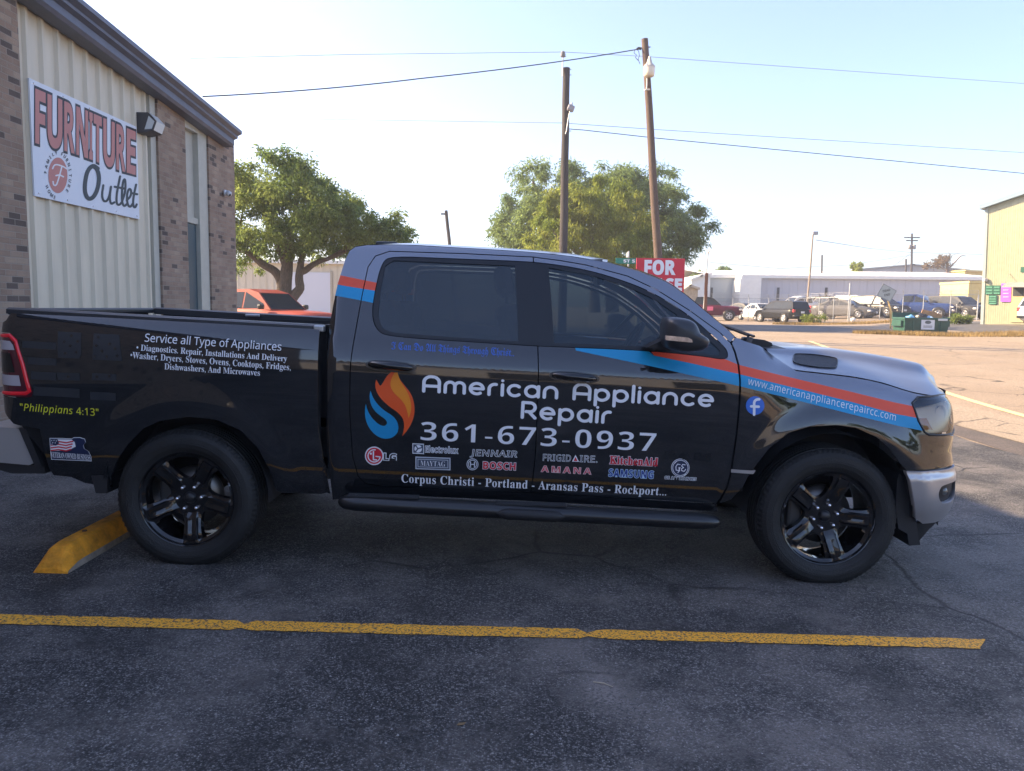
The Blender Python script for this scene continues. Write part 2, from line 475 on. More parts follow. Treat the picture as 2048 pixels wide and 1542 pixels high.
def field_mesh(name, outline, mats, regions=(), holes=(), gap=.003, off=0.0, step=.022, lip=.03, parent=None, mirror=True, base=0, sidef=None, extra_y=None):
    """a body panel: an outline in the (x, z) plane laid on the side of the truck"""
    fn = sidef or side_w
    bd = resample(shrink(outline, gap) if gap else outline, step)
    bda = np.array(bd)
    lo, hi = bda.min(0), bda.max(0)
    xs = np.arange(lo[0], hi[0], step); xs = np.concatenate([xs, np.arange(max(lo[0], 2.40), hi[0], .014)]) if hi[0] > 2.45 else xs
    if lo[0] < -2.7: xs = np.concatenate([xs, np.arange(lo[0], min(hi[0], -2.72), .012)])
    zs = np.arange(lo[1], hi[1], step)
    G = np.array([(x, z+(.5*step if i % 2 else 0)) for i, x in enumerate(sorted(xs)) for z in zs])
    if len(G):
        ins = inpoly(G, bda)
        dmin = np.full(len(G), 9.0)
        for p in bda: dmin = np.minimum(dmin, np.hypot(G[:, 0]-p[0], G[:, 1]-p[1]))
        G = G[ins & (dmin > step*.35)]
    verts = [Vector(p) for p in bd]; edges = [(i, (i+1) % len(bd)) for i in range(len(bd))]
    hl = []
    for h in holes:
        h = resample(h, step); hl.append(np.array(h)); n = len(verts)
        verts += [Vector(p) for p in h]; edges += [(n+i, n+(i+1) % len(h)) for i in range(len(h))]
    for poly, mi in regions:
        h = resample(poly, step*2); n = len(verts)
        verts += [Vector(p) for p in h]; edges += [(n+i, n+(i+1) % len(h)) for i in range(len(h))]
    verts += [Vector(p) for p in G]
    res = delaunay_2d_cdt(verts, edges, [], 0, 1e-5, False)
    V = np.array([[p[0], p[1]] for p in res[0]]); T = np.array([list(f) for f in res[2] if len(f) == 3])
    cen = V[T].mean(1)
    keep = inpoly(cen, bda)
    for h in hl: keep &= ~inpoly(cen, h)
    a = V[T[:, 1]]-V[T[:, 0]]; b = V[T[:, 2]]-V[T[:, 0]]
    area = a[:, 0]*b[:, 1]-a[:, 1]*b[:, 0]
    keep &= np.abs(area) > 1e-9
    T = T[keep]; cen = cen[keep]; area = area[keep]
    T = np.where((area < 0)[:, None], T[:, ::-1], T)
    mi = np.full(len(T), base); done = np.zeros(len(T), bool)
    for poly, m in regions:
        q = inpoly(cen, poly) & ~done; mi[q] = m; done |= q
    e = .004
    x, z = V[:, 0], V[:, 1]
    yy = -(fn(x, z)+off)
    if extra_y is not None: yy = yy-extra_y(x, z)
    fx = (fn(x+e, z)-fn(x-e, z))/(2*e); fz = (fn(x, z+e)-fn(x, z-e))/(2*e)
    Nn = -np.stack([fx*-1*-1, np.ones_like(fx), fz*-1*-1], 1); Nn /= np.linalg.norm(Nn, axis=1)[:, None]
    P3 = np.stack([x, yy, z], 1)
    us = np.unique(T); rm = np.full(len(V), -1); rm[us] = np.arange(len(us)); T = rm[T]; P3 = P3[us]; Nn = Nn[us]; V = V[us]
    F = [tuple(t) for t in T]; MI = list(mi)
    if lip:
        cnt = {}
        for t, m in zip(F, MI):
            for i in range(3):
                k = (t[i], t[(i+1) % 3]); cnt[tuple(sorted(k))] = (cnt.get(tuple(sorted(k)), (0,))[0]+1, k, m)
        nv = len(P3); ex = []; en = []; seen = {}
        for kk, (c, (p, q), m) in cnt.items():
            if c == 1:
                d = V[q]-V[p]; l = np.linalg.norm(d)+1e-9; nn = np.array([d[1]/l, 0, -d[0]/l])
                for s_ in (p, q):
                    if s_ not in seen:
                        seen[s_] = len(ex); pt = P3[s_]
                        ex.append(pt); en.append(nn*.7+np.array([0, -.7, 0])); ex.append(pt+np.array([0, lip, 0])-nn*.004); en.append(nn)
                a0, b0 = nv+seen[p], nv+seen[q]
                F.append((a0, a0+1, b0+1, b0)); MI.append(m)
        P3 = np.concatenate([P3, np.array(ex)]); Nn = np.concatenate([Nn, np.array(en)])
    objs = []
    for sgn in ((1, -1) if mirror else (1,)):
        me = bpy.data.meshes.new(name)
        Q = P3.copy(); Q[:, 1] *= sgn; N2 = Nn.copy(); N2[:, 1] *= sgn
        me.from_pydata([tuple(p) for p in Q], [], F if sgn > 0 else [f[::-1] for f in F])
        me.polygons.foreach_set('material_index', MI)
        me.polygons.foreach_set('use_smooth', [True]*len(F))
        me.update()
        me.normals_split_custom_set_from_vertices([tuple(p) for p in N2])
        objs.append(link(name, me, mats, parent if parent is not None else truck))
    return objs

# ---- stripes of the wrap
# (all in (x, z) on the body)
def line_px(l): return [sp(u, v) for u, v in l]
orange_rear = line_px([(662, 546.5), (700, 554.5), (758, 566.5), (758, 582.5), (700, 573.5), (655, 565)])
blue_rear = line_px([(655, 565), (700, 573.5), (758, 582.5), (758, 608), (700, 596.5), (652, 587)])
orange_front = line_px([(1300, 700), (1320, 702), (1400, 709), (1452, 719), (1476.7, 729.4), (1560, 750), (1700, 783), (1790, 805)])+[np.array([2.62, .985])]+[np.array([2.62, .93])]+line_px([(1790, 827.5), (1700, 803), (1560, 768.5), (1478, 748), (1380, 726), (1308, 711)])
blue_front = line_px([(1150, 694), (1200, 690), (1290, 697), (1308, 711), (1380, 726), (1478, 748), (1560, 768.5), (1700, 803), (1790, 827.5)])+[np.array([2.62, .93])]+[np.array([2.62, .86])]+line_px([(1800, 852.5), (1700, 827.5), (1560, 792), (1478, 772), (1300, 732), (1152, 701)])
silver = line_px([(662, 546.5), (700, 554.5), (758, 566.5), (790, 640), (1300, 690), (1400, 709), (1452, 719), (1476.7, 729.4), (1560, 750), (1700, 783), (1790, 805)])+[np.array([2.62, .985]), np.array([3.2, .9]), np.array([3.2, 2.6]), np.array([-1.3, 2.6]), np.array([-1.3, 1.72])]
REG = [(orange_front, 2), (blue_front, 3), (orange_rear, 2), (blue_rear, 3), (silver, 1)]

# ---- outlines (traced)
DOOR_SEAM = [(1461, 685), (1469, 704.5), (1476, 730), (1479.5, 765.7), (1478, 805), (1471, 876), (1461, 943), (1453, 975), (1433, 1008)]
MID_SEAM = [(1066.6, 513), (1068.6, 583), (1075.6, 689.7), (1077, 747), (1074, 829), (1070.7, 911), (1062.5, 985)]
REAR_TOP = [(750.7, 512), (779.5, 502.5), (927, 507), (1066.6, 514)]
REAR_BACK = [(730, 967), (716, 952), (705, 911), (701.5, 862), (699.5, 829), (700, 747), (703.6, 706), (712, 657), (724, 591), (736, 534)]
FRONT_TOP = [(1066.6, 514), (1120, 521), (1173, 530), (1255, 552), (1312.7, 579), (1378, 620), (1440, 665), (1456, 681)]
rear_door_px = REAR_TOP+MID_SEAM[1:]+[(763, 972)]+REAR_BACK
front_door_px = FRONT_TOP+DOOR_SEAM+[(1062.5, 985)]+MID_SEAM[::-1][1:-1]
DLO = [(763, 524), (783.6, 511.5), (900, 516.5), (1038, 521.5), (1095, 526), (1173, 538.5), (1255, 563), (1312.7, 588), (1378, 629), (1448, 690), (1458, 709), (1452, 721), (1400, 712), (1276, 700.5), (1075, 693), (1030, 690), (900, 682), (775, 673), (753, 661), (742.5, 632), (748.7, 583)]
DLO_L = smooth_poly(SP(DLO), 2)
GL_REAR = [(770, 532), (787, 521), (900, 526), (1030, 531.5), (1034, 600), (1037, 683), (900, 674), (783, 665), (764, 655), (756, 632), (760, 583)]
GL_FRONT = [(1097, 535), (1173, 548), (1250, 571), (1308, 598), (1355, 630), (1300, 694), (1200, 689), (1108, 686), (1104, 620)]
GL_QUART = [(1366, 636), (1400, 663), (1441, 702), (1438, 711), (1400, 706), (1316, 696)]

o = field_mesh('rear_door', SP(rear_door_px), BODY, REG, holes=[DLO_L])
rear_doors = o
front_doors = field_mesh('front_door', SP(front_door_px), BODY, REG, holes=[DLO_L])
# glass and its black surround
trim_regions = []
field_mesh('window_surround', DLO_L, M_TRIM, holes=[np.array(SP(GL_REAR)), np.array(SP(GL_FRONT)), np.array(SP(GL_QUART))], gap=.004, off=-.004, lip=.02)
M_GLASS_R = glass_mat('privacy_glass', (.30, .36, .38), .01, 1.7, ((.030, .042, .050), .76))
M_GLASS_F = glass_mat('door_glass', (.42, .50, .53), .01, 1.65, ((.022, .038, .050), .58))
M_GLASS_W = glass_mat('windscreen_glass', (.55, .62, .62), .01, 1.5)
for nm, px, gm in (('side_window', GL_REAR, M_GLASS_R), ('side_window', GL_FRONT, M_GLASS_F), ('side_window', GL_QUART, M_GLASS_F)):
    field_mesh(nm, shrink(SP(px), -.004), gm, gap=0, off=-.010, lip=0, step=.06)
# seals: the division bar between the rear glass and the pillar
# ---- cab side (pillars, roof rail, sill)
CAB_OUT = [(665, 1000), (660, 960), (654, 911), (652, 788), (656, 690), (658, 653), (668.7, 595), (675, 566.6), (689, 521.5), (699, 501), (711, 493), (735, 489.5), (804, 489), (927, 495.5), (1050, 503), (1132, 511), (1214, 524), (1276, 541.5), (1333, 563), (1370, 587.5), (1417, 626.5), (1459, 662), (1471, 674)]
cab_in = [(1461, 685), (1456, 681), (1440, 665), (1378, 620), (1312.7, 579), (1255, 552), (1173, 530), (1120, 521), (1066.6, 514), (927, 507), (779.5, 502.5), (750.7, 512), (736, 534), (724, 591), (712, 657), (703.6, 706), (700, 747), (699.5, 829), (701.5, 862), (705, 911), (716, 952), (730, 967), (763, 972), (1062.5, 985), (1433, 1008)]
cab_side_px = CAB_OUT+cab_in+[(1436, 1024), (1062, 1003), (763, 990)]
cab_poly = SP(cab_side_px)
field_mesh('cab_pillars', cab_poly, BODY, REG, gap=.0025)
# ---- front fender and corner (one wing panel up to the nose)
ARCH_F = [(1484, 979), (1496, 955), (1512, 932), (1540, 896), (1579, 866), (1619, 854), (1674, 851), (1713, 857), (1753, 875), (1780, 899), (1800, 927), (1812, 941)]
fl = SP([(1471, 674), (1497, 684), (1520, 691)])+[np.array([p[0], Hs]) for p, Hs in [((x_,), float(Hsho(x_))-RAKE*x_-.004) for x_ in np.linspace(1.62, 2.50, 14)]]
HEADL = [(1824, 806), (1835, 793.5)]
nose_top = [np.array([2.50, float(Hsho(2.50))-RAKE*2.50-.004])]
p_h = {k: l_at_y(u, v, -.88) for k, (u, v) in dict(tl=(1835, 793), tr=(1900, 793), l=(1824, 806), l2=(1837, 842), bl=(1849, 864), b=(1858, 870), br=(1880, 873)).items()}
hx = lambda k: np.array([p_h[k][0], p_h[k][2]])
HL = [sp(1824, 806), sp(1835, 794)]+[np.array([2.50, HLz]) for HLz in (float(sp(1862, 791)[1]),)]+[np.array([2.632, float(sp(1862, 791)[1])-.01]), np.array([2.634, float(sp(1858, 870)[1])+.03]), np.array([2.56, float(sp(1858, 870)[1])-.006])]+[sp(1858, 870), sp(1849, 864), sp(1837, 842)]
bump_top = float(sp(1815, 941)[1])
fender = fl+[np.array([2.634, float(Hsho(2.56))-RAKE*2.6-.012]), np.array([2.634, bump_top+.012])]+[sp(1812, 941)]+SP(ARCH_F[::-1][1:])+SP([(1484, 979), (1462, 1000), (1437, 1008), (1455, 975), (1463, 943), (1473, 876), (1480, 805), (1481.5, 765.7), (1478, 730), (1471, 704.5), (1463, 686)])
field_mesh('front_fender', fender, BODY, REG, holes=[np.array(HL)], gap=.003, step=.022)
# ---- bed side
ARCH_R = [(218, 983), (221, 955), (233, 923), (256, 889), (286, 858), (322, 842), (376, 834), (434, 840), (481, 862), (515, 896), (538, 938), (551, 980)]
TAIL = [(4, 667), (20, 666), (34, 679), (49, 727), (66, 784), (63, 794), (50, 796), (3, 789)]
TLx = -2.886
TAIL_L = [np.array([TLx, sp(20, 667)[1]+.004])]+SP(TAIL[1:7])+[np.array([TLx, sp(50, 796)[1]+.004])]
rail = [(22, 625.5), (200, 634), (420, 645.8), (640, 658)]
bed = [np.array([TLx, sp(8, 648)[1]])]+SP([(12, 640)])+SP(rail)+SP([(639, 670), (636.5, 720), (637, 860), (645, 905), (655, 960), (660, 988), (564, 986), (551, 980)])+SP(ARCH_R[::-1][1:])+SP([(220, 972), (193, 970), (171, 967), (142, 954.5), (107, 951), (98, 937), (79, 858), (40, 852), (27, 848), (18, 838)])+[np.array([TLx, sp(20, 820)[1]])]
field_mesh('bed_side', bed, BODY, [], holes=[np.array(TAIL_L)], gap=.002, step=.024)

# ---- what lies behind the gaps
def inner(name, poly, off, m=M_DARK): field_mesh(name, poly, m, gap=0, off=off, lip=0, step=.12)
inner('body_shell', SP([(668, 985), (664, 690), (690, 640), (1440, 722), (1500, 715), (1560, 760), (1800, 815), (1800, 855), (1750, 862), (1713, 850), (1640, 842), (1540, 885), (1490, 960), (1440, 1005)]), -.03)
inner('body_shell', SP([(20, 670), (640, 675), (640, 900), (655, 980), (575, 980), (550, 920), (500, 855), (376, 822), (270, 850), (215, 930), (190, 962), (100, 930), (30, 845)]), -.03)

# ---- roof, windscreen, rear wall
def edge3(px, off=0.0):
    q = sp(*px); return np.array([q[0], -float(side_w(q[0], q[1]))-off, q[1]])
RE = [edge3(p) for p in [(699, 501), (711, 493), (735, 489.5), (804, 489), (927, 495.5), (1050, 503), (1132, 511), (1214, 524)]]
AP = [edge3(p) for p in [(1214, 524), (1276, 541.5), (1333, 563), (1370, 587.5), (1417, 626.5), (1459, 662), (1471, 674), (1490, 684)]]
def cross_loft(name, edges, shape, mats, n=24, parent=None, exx=None):
    vs = []; fs = []
    for i, e in enumerate(edges):
        for j in range(n+1):
            t = -1+2*j/n
            dx, dz = shape(i/(len(edges)-1), t)
            vs.append((e[0]+dx, e[1]*-t if False else -e[1]*t, e[2]+dz))
    m = n+1
    for i in range(len(edges)-1):
        for j in range(n): fs.append((i*m+j, i*m+j+1, (i+1)*m+j+1, (i+1)*m+j))
    mb = MB(); mb.add(vs, fs, 0, True)
    return mb.build(name, mats, parent or truck)
def fine(E, k=4):
    E = np.array(E); s = np.concatenate([[0], np.cumsum(np.linalg.norm(np.diff(E, axis=0), axis=1))])
    q = np.linspace(0, s[-1], len(E)*k); return [np.array([pchip(s, E[:, c])(v) for c in range(3)]) for v in q]
REf = fine(RE); APf = fine(AP)
def roof_shape(s, t):
    a = 1-abs(t)**2.6
    return (-.02*(1-s)*0+(.05*a if s > .999 else .05*a*ss(.55, 1.0, s)), (.010+.035*ss(0, .25, s))*a)
cross_loft('roof', REf, roof_shape, M_SILVER, 28)
def ws_shape(s, t):
    a = 1-abs(t)**2.2
    return (.05*a+.03*a*s, .045*a*(1-.8*s))
cross_loft('windscreen', APf, ws_shape, M_GLASS_W, 24)
BK = [edge3(p) for p in [(664, 690), (667, 653), (676, 597), (682, 568), (694, 524), (699, 501)]]
def back_shape(s, t): return (-.02*(1-abs(t)**2), .012*(1-abs(t)**2.6)*ss(.8, 1, s))
cross_loft('rear_cab_wall', BK, back_shape, mat('cab_rear_paint', (.05, .055, .065), .3, .2), 12)
mb = MB(); mb.prism([(-.55, 1.40), (.55, 1.40), (.50, 1.76), (-.50, 1.76)], 0, .01, 'x', M=Matrix.Translation((-1.055, 0, 0)) @ Matrix.Rotation(.2, 4, 'Y') @ Matrix.Translation((.33, 0, 0.0)) if False else Matrix.Translation((-1.04, 0, .03)))
mb.build('rear_window', M_GLASS_R, truck)
# shark-fin/third brake light on the cab roof
mb = MB(); mb.bbox((-.93, -.10, 1.905), (-.78, .10, 1.945), .015); mb.build('roof_brake_light', M_TRIM, truck)

# ---- hood
SIL = [(1532, 683), (1560, 683.5), (1600, 687.5), (1640, 693), (1740, 712), (1800, 731), (1850, 752.5), (1880, 768), (1893, 780)]
_q = [l_at_y(u, v, .30) for u, v in SIL]
Hcen = pchip([1.2]+[p[0] for p in _q if p[0] < 2.75]+[3.0], [float(_q[0][2])+.01]+[p[2] for p in _q if p[0] < 2.75]+[float([p[2] for p in _q if p[0] < 2.75][-1])-.10])
HOODR = pchip([0, .06, .16, .27, .33, .38, .44, .60, 1.0], [0, .13, .33, .52, .66, .86, .955, .985, 1.0])
def hood_pt(s, t):
    """s: 0 at the windscreen, 1 at the nose; t: -1..1 across"""
    x0 = 1.55+s*(2.56-1.55)
    a = 1-abs(t)
    bow = 1-abs(t)**2.4
    xe = x0
    ye = float(side_w(xe, float(Hsho(xe))-RAKE*xe))
    ze = float(Hsho(xe))-RAKE*xe
    x = x0+bow*(.12*s+.06*(1-s)*0)-.10*(1-s)*0
    zc = float(Hcen(x))
    rise = float(HOODR(a))
    z = ze+(zc-ze)*rise
    # raised centre and a soft valley beside it
    z -= .05*float(ss(.90, 1.0, s))*float(ss(.0, .3, a))
    return np.array([x, ye*t, z])
vs = []; fs = []; NS, NT = 36, 80
for i in range(NS+1):
    for j in range(NT+1): vs.append(hood_pt(i/NS, (-1+2*j/NT)))
for i in range(NS):
    for j in range(NT): fs.append((i*(NT+1)+j, i*(NT+1)+j+1, (i+1)*(NT+1)+j+1, (i+1)*(NT+1)+j))
mb = MB(); mb.add(vs, fs, 0, True); hood = mb.build('hood', M_SILVER, truck)
HB = BVHTree.FromPolygons([Vector(v) for v in vs], fs)
def on_hood(u, v, off=.003):
    o, d = lray(u, v); r = HB.ray_cast(Vector(o), Vector(d).normalized())
    if r[0] is None: return None
    n = r[1] if r[1].z > 0 else -r[1]
    return r[0]+n*off
# black inlet on the hood, both sides
inl = [(1587, 711), (1592, 708.5), (1630, 710), (1669, 716.5), (1675, 720), (1674, 733), (1669, 737.5), (1630, 735.5), (1590, 728), (1586, 722)]
pts = [on_hood(u, v, .004) for u, v in smooth_poly(inl, 1)]
if all(p is not None for p in pts):
    for sg in (1, -1):
        mb = MB(); mb.add([(p.x, p.y*sg, p.z) for p in pts], [tuple(range(len(pts)))], 0)
        ob = mb.build('hood_inlet', M_PLASTIC, truck)
        c = sum(pts, Vector())/len(pts)
        mb = MB(); mb.tube([(p.x, p.y*sg, p.z+.001) for p in pts]+[(pts[0].x, pts[0].y*sg, pts[0].z+.001)], .0035, 6)
        for k in range(5):
            f0 = .15+.7*k/4
            a = pts[2].lerp(pts[9], .9) if False else None
        mb.build('inlet_rim', M_TRIM, ob)
# cowl, wipers
mb = MB()
for i in range(15):
    pass
cw = [(1.40+.10*(1-abs(t)**2.2), .90*t, 1.352-.01*abs(t)+.02*(1-t*t)) for t in np.linspace(-1, 1, 21)]
cf = [(1.56+.03*(1-abs(t)**2), .90*t, 1.345+.02*(1-t*t)) for t in np.linspace(-1, 1, 21)]
mb.add(cw+cf, [(i, i+1, 22+i, 21+i) for i in range(20)], 0, True); mb.build('cowl_panel', M_PLASTIC, truck)
def lp3(l, y): return [tuple(l_at_y(u, v, y)) for u, v in l]
for y0 in (-.66, .06):
    mb = MB(); k = lp3([(1494, 684), (1497, 670), (1503, 672)], y0)
    mb.tube([k[0], k[1], (k[1][0]-.10, y0+.35, k[1][2]+.06), (k[1][0]-.12, y0+.62, k[1][2]+.08)], .010, 6); mb.tube([(k[2][0], y0-.05, k[2][2]), (k[2][0]-.10, y0+.32, k[2][2]+.055), (k[2][0]-.11, y0+.66, k[2][2]+.075)], .008, 6)
    mb.bbox((-.03, -.03, -.02), (.03, .03, .03), .008, M=Matrix.Translation(k[0])); mb.build('wiper', M_TRIM, truck)
mb = MB(); cq = lp3([(1497, 688), (1502, 677), (1524, 679), (1539, 685), (1541, 691), (1530, 694), (1510, 694)], -.76); mb.prism([(p[0], p[2]) for p in cq], -.80, -.60, 'y'); mb.build('cowl_corner', M_PLASTIC, truck)

# ---- nose: grille, lamps, bumper
def nose(name, z0, z1, ymax, x0, bow, m, n=16, dx=0, thick=.05):
    mb = MB(); vs = []; fs = []
    for i in range(n+1):
        t = -1+2*i/n
        for z in (z0, z1): vs.append((x0+bow*(1-t*t), ymax*t, z))
    for i in range(n): fs.append((2*i, 2*i+1, 2*i+3, 2*i+2))
    mb.add(vs, fs, 0, True)
    return mb.build(name, m, truck)
hzt = float(sp(1862, 791)[1]); hzb = float(sp(1858, 870)[1])
nose('grille', bump_top+.01, hzt+.015, .70, 2.60, .14, mat('grille_mesh', (.01, .01, .011), .4, bump=1.0, bscale=120))
mb = MB()
for k in range(6):
    z = bump_top+.06+(hzt-bump_top-.10)*k/5
    mb.tube([(2.635+.12*(1-t*t), .60*t, z) for t in np.linspace(-1, 1, 13)], .012, 6)
mb.build('grille_bar', M_GLOSSBLK, truck)
M_LENS = glass_mat('lamp_lens', (.92, .92, .90), .01, 1.85)
hl_in = field_mesh('headlight', HL, [mat('lamp_bowl', (.80, .62, .42), .35, .3)], gap=.006, off=-.05, lip=0, step=.03)  # warm tan bowl colour stands in for sunlit ground mirrored in the lens
for k, ob in enumerate(hl_in):
    sg = -1 if k == 0 else 1
    for (xx, yy, zz) in ((2.47, .86, (hzt+hzb)/2), (2.56, .76, (hzt+hzb)/2+.01)):
        mb = MB(); mb.lathe([(.0, -.02), (.035, -.015), (.048, .0), (.05, .02)], 18, M=Matrix.Translation((xx, sg*yy, zz)) @ Matrix.Rotation(math.pi/2*(1 if sg < 0 else -1), 4, 'X') @ Matrix.Rotation(.5, 4, 'Y'))
        mb.build('reflector_bowl', M_CHROME, ob)
for k, ob in enumerate(field_mesh('headlight_lens', HL, M_LENS, gap=.004, off=.000, lip=0, step=.025)): ob.parent = hl_in[k]
def strip_on_side(name, px, rad, m, off=.0, parent=None, mirror=True, pts=None):
    P = pts if pts is not None else SP(px)
    P = resample(P, .03, False)
    for sg in ((1, -1) if mirror else (1,)):
        mb = MB(); mb.tube([(p[0], -sg*(float(side_w(p[0], p[1]))+off), p[1]) for p in P], rad, 6); r = mb.build(name, m, parent or truck)
    return r
strip_on_side('headlight_trim', None, .006, M_TRIM, 0, pts=HL+[HL[0]])
dz = (hzt-hzb)
for k, ob in enumerate(hl_in):
    for nm_, pl_, mm_, of_ in (('lamp_bezel', [HL[0]+np.array([.012, -.012]), HL[1]+np.array([.008, -.006]), np.array([2.50, hzt-.006]), np.array([2.628, hzt-.018]), np.array([2.628, hzt-.046]), np.array([2.50, hzt-.034]), HL[0]+np.array([.018, -.030])], M_GLOSSBLK, -.022), ('side_marker', [HL[0]+np.array([.030, -.085]), HL[0]+np.array([.095, -.085]), HL[0]+np.array([.135, -.150]), HL[0]+np.array([.055, -.150])], mat('marker_amber', (.62, .22, .05), .25, 0, .6), -.03)):
        f2 = field_mesh(nm_, pl_, mm_, gap=0, off=of_, lip=0, step=.03, mirror=False)[0]; f2.parent = ob
        if k == 1: f2.scale = (1, -1, 1)
#strip_on_side('headlight_brow', None, .009, M_GLOSSBLK, -.012, pts=[HL[0]+np.array([.012, -.035]), HL[1]+np.array([.01, -.03]), np.array([2.50, hzt-.028]), np.array([2.62, hzt-.04])])
# bumper
def bump_w(x, z):
    return side_w(x, z)+.012+.016*ss(bump_top-.015, bump_top-.05, z)-.03*ss(.47, .30, z)
bz = lambda u, v: float(sp(u, v)[1])
BUMP = SP([(1811, 943)])+[np.array([2.50, bump_top]), np.array([2.655, bump_top+.004]), np.array([2.665, bump_top-.04]), np.array([2.655, bz(1868, 1000)]), np.array([2.60, bz(1850, 1030)]), np.array([2.53, bz(1850, 1046)])]+SP([(1829, 1047), (1823, 1000), (1817, 964)])
FOG = [(1873, 978), (1880, 967), (1893, 964), (1892, 985), (1887, 1002), (1880, 1005), (1873.5, 998), (1871.5, 987)]
fz = lambda v: float(sp(1876, v)[1])
FOGL = smooth_poly([sp(1873.5, 978), sp(1880, 967.5), np.array([2.615, fz(965)]), np.array([2.645, fz(972)]), np.array([2.640, fz(990)]), np.array([2.60, fz(1004)]), sp(1881, 1006), sp(1874, 999), sp(1871.5, 988)], 2)
bo = field_mesh('front_bumper', smooth_poly(BUMP, 1, keep=(0, 9)), M_BUMPER, holes=[np.array(FOGL)], gap=0, sidef=bump_w, lip=.05, step=.025)
fo = field_mesh('fog_lamp', FOGL, M_PLASTIC, gap=0, off=-.04, lip=0, step=.03, sidef=bump_w)
for k, ob in enumerate(fo):
    c = np.mean(FOGL, 0); sg = -1 if k == 0 else 1
    mb = MB(); mb.lathe([(0, .012), (.014, .011), (.022, .004), (.026, -.01)], 16, M=Matrix.Translation((c[0]-.02, sg*(float(bump_w(c[0]-.02, c[1]))-.045), c[1])) @ Matrix.Rotation(math.pi/2*(1 if sg < 0 else -1), 4, 'X'))
    mb.build('fog_lens', mat('lamp_glass', (.16, .16, .15), .15, .3, .6), ob)
nose('front_bumper', float(sp(1850, 1046)[1]), bump_top-.01, .70, 2.655, .14, M_BUMPER)
nose('lower_valance', .30, float(sp(1850, 1046)[1])+.01, .74, 2.60, .12, M_PLASTIC)
for sg in (1, -1):
    p = [l_at_y(u, v, -.93) for u, v in ((1801, 927), (1812, 942), (1818, 964), (1824, 1000), (1830, 1046), (1838, 1088), (1816, 1090), (1812, 1066), (1794, 1056), (1789, 1010), (1792, 960))]
    mb = MB(); mb.prism([(q[0], q[2]) for q in p], -sg*.945, -sg*.62, 'y'); mb.build('splash_guard', M_PLASTIC, truck)
VAL = SP([(1829, 1048)])+[np.array([2.54, bz(1850, 1047)]), np.array([2.47, bz(1850, 1062)])]+SP([(1838, 1088), (1816, 1090), (1824, 1050)])
field_mesh('lower_valance', VAL, M_PLASTIC, gap=0, off=-.02, lip=.06, step=.03)
# ---- tail: lamp, tailgate, bumper
M_RED = mat('tail_red', (.52, .010, .022), .2, 0, .5, emit=.05)
to = field_mesh('tail_light', TAIL_L, [mat('tail_smoke', (.085, .010, .018), .12, 0, .8)], gap=.003, off=-.004, lip=0, step=.025)
tz0 = TAIL_L[0][1]
for k, ob in enumerate(to):
    pp = [np.array([TLx, tz0-.02]), sp(19, 671), sp(31, 683), sp(44, 728), sp(58, 782), sp(50, 787), np.array([TLx, sp(40, 788)[1]])]
    sg = 1 if k == 0 else -1
    P = resample(pp, .02, False)
    mb = MB(); mb.tube([(p[0], -sg*(float(side_w(p[0], p[1]))-.006), p[1]) for p in P], .0115, 8, flat=1.0); mb.build('light_tube', M_RED, ob)
    for px in ([(6, 680), (20, 682), (26, 690), (29, 700), (6, 699)], [(5, 748), (38, 751), (42, 772), (5, 768)]):
        pl_ = SP(px); pl_ = [np.array([TLx if px[i][0] < 8 else p[0], p[1]]) for i, p in enumerate(pl_)]
        f2 = field_mesh('reversing_lens', pl_, mat('lens_grey', (.42, .38, .40), .25, 0, .5), gap=0, off=.001, lip=0, step=.03, mirror=False)[0]
        f2.parent = ob
        if k == 1: f2.scale = (1, -1, 1)
    pl_ = [np.array([TLx, sp(6, 704)[1]])]+SP([(20, 706), (30, 745)])+[np.array([TLx, sp(6, 742)[1]])]
    f2 = field_mesh('light_core', pl_, M_GLOSSBLK, gap=0, off=.001, lip=0, step=.03, mirror=False)[0]; f2.parent = ob
    if k == 1: f2.scale = (1, -1, 1)
mb = MB(); mb.bbox((-2.905, -.80, .80), (-2.86, .80, 1.425), .03); mb.bbox((-2.92, -.12, 1.10), (-2.90, .12, 1.17), .01); mb.build('tailgate', M_BLACK, truck)
# bed: rails, inside walls and floor
mb = MB()
def rz(x, d=0.0): return 1.354-RAKE*x+d
for sg in (1, -1):
    vs = []
    for x in np.linspace(-2.84, -1.07, 12):
        z = rz(x)
        vs.append([(x, sg*-.955, z-.012), (x, sg*-.952, z+.012), (x, sg*-.93, z+.022), (x, sg*-.86, z+.022), (x, sg*-.835, z+.014), (x, sg*-.832, z-.03)])
    m = 6; fl_ = [p for r in vs for p in r]
    mb.add(fl_, [(i*m+j, i*m+j+1, (i+1)*m+j+1, (i+1)*m+j) for i in range(11) for j in range(5)], 0, False)
mb.bbox((-2.90, -.86, 1.405), (-2.84, .86, 1.445), .012)
mb.build('bed_rail', mat('bed_rail_cap', (.022, .023, .026), .38, bump=.1, bscale=150), truck)
mb = MB()
mb.box((-2.86, -.83, .86), (-1.07, .83, .88))
for sg in (1, -1): mb.box((-2.86, sg*.80, .86), (-1.07, sg*.835, 1.385))
mb.box((-1.11, -.83, .86), (-1.08, .83, 1.40))
mb.build('bed_liner', mat('bed_liner', (.02, .02, .022), .6, bump=.2, bscale=90), truck)
for sg in (1, -1):
    mb = MB(); mb.bbox((-2.10, sg*.80-.03 if sg > 0 else -.80, 1.40), (-1.99, .80 if sg > 0 else -.77, 1.42), .006); mb.build('tie_down', mat('cast_metal', (.5, .52, .53), .35, .8), truck)
mb = MB(); mb.bbox((-1.115, -.965, 1.365), (-1.06, -.90, 1.40), .006); mb.build('bed_corner_cap', mat('cast_metal', (.5, .52, .53), .35, .8), truck)
mb = MB()
def rbz(z, x): return z-RAKE*x*0
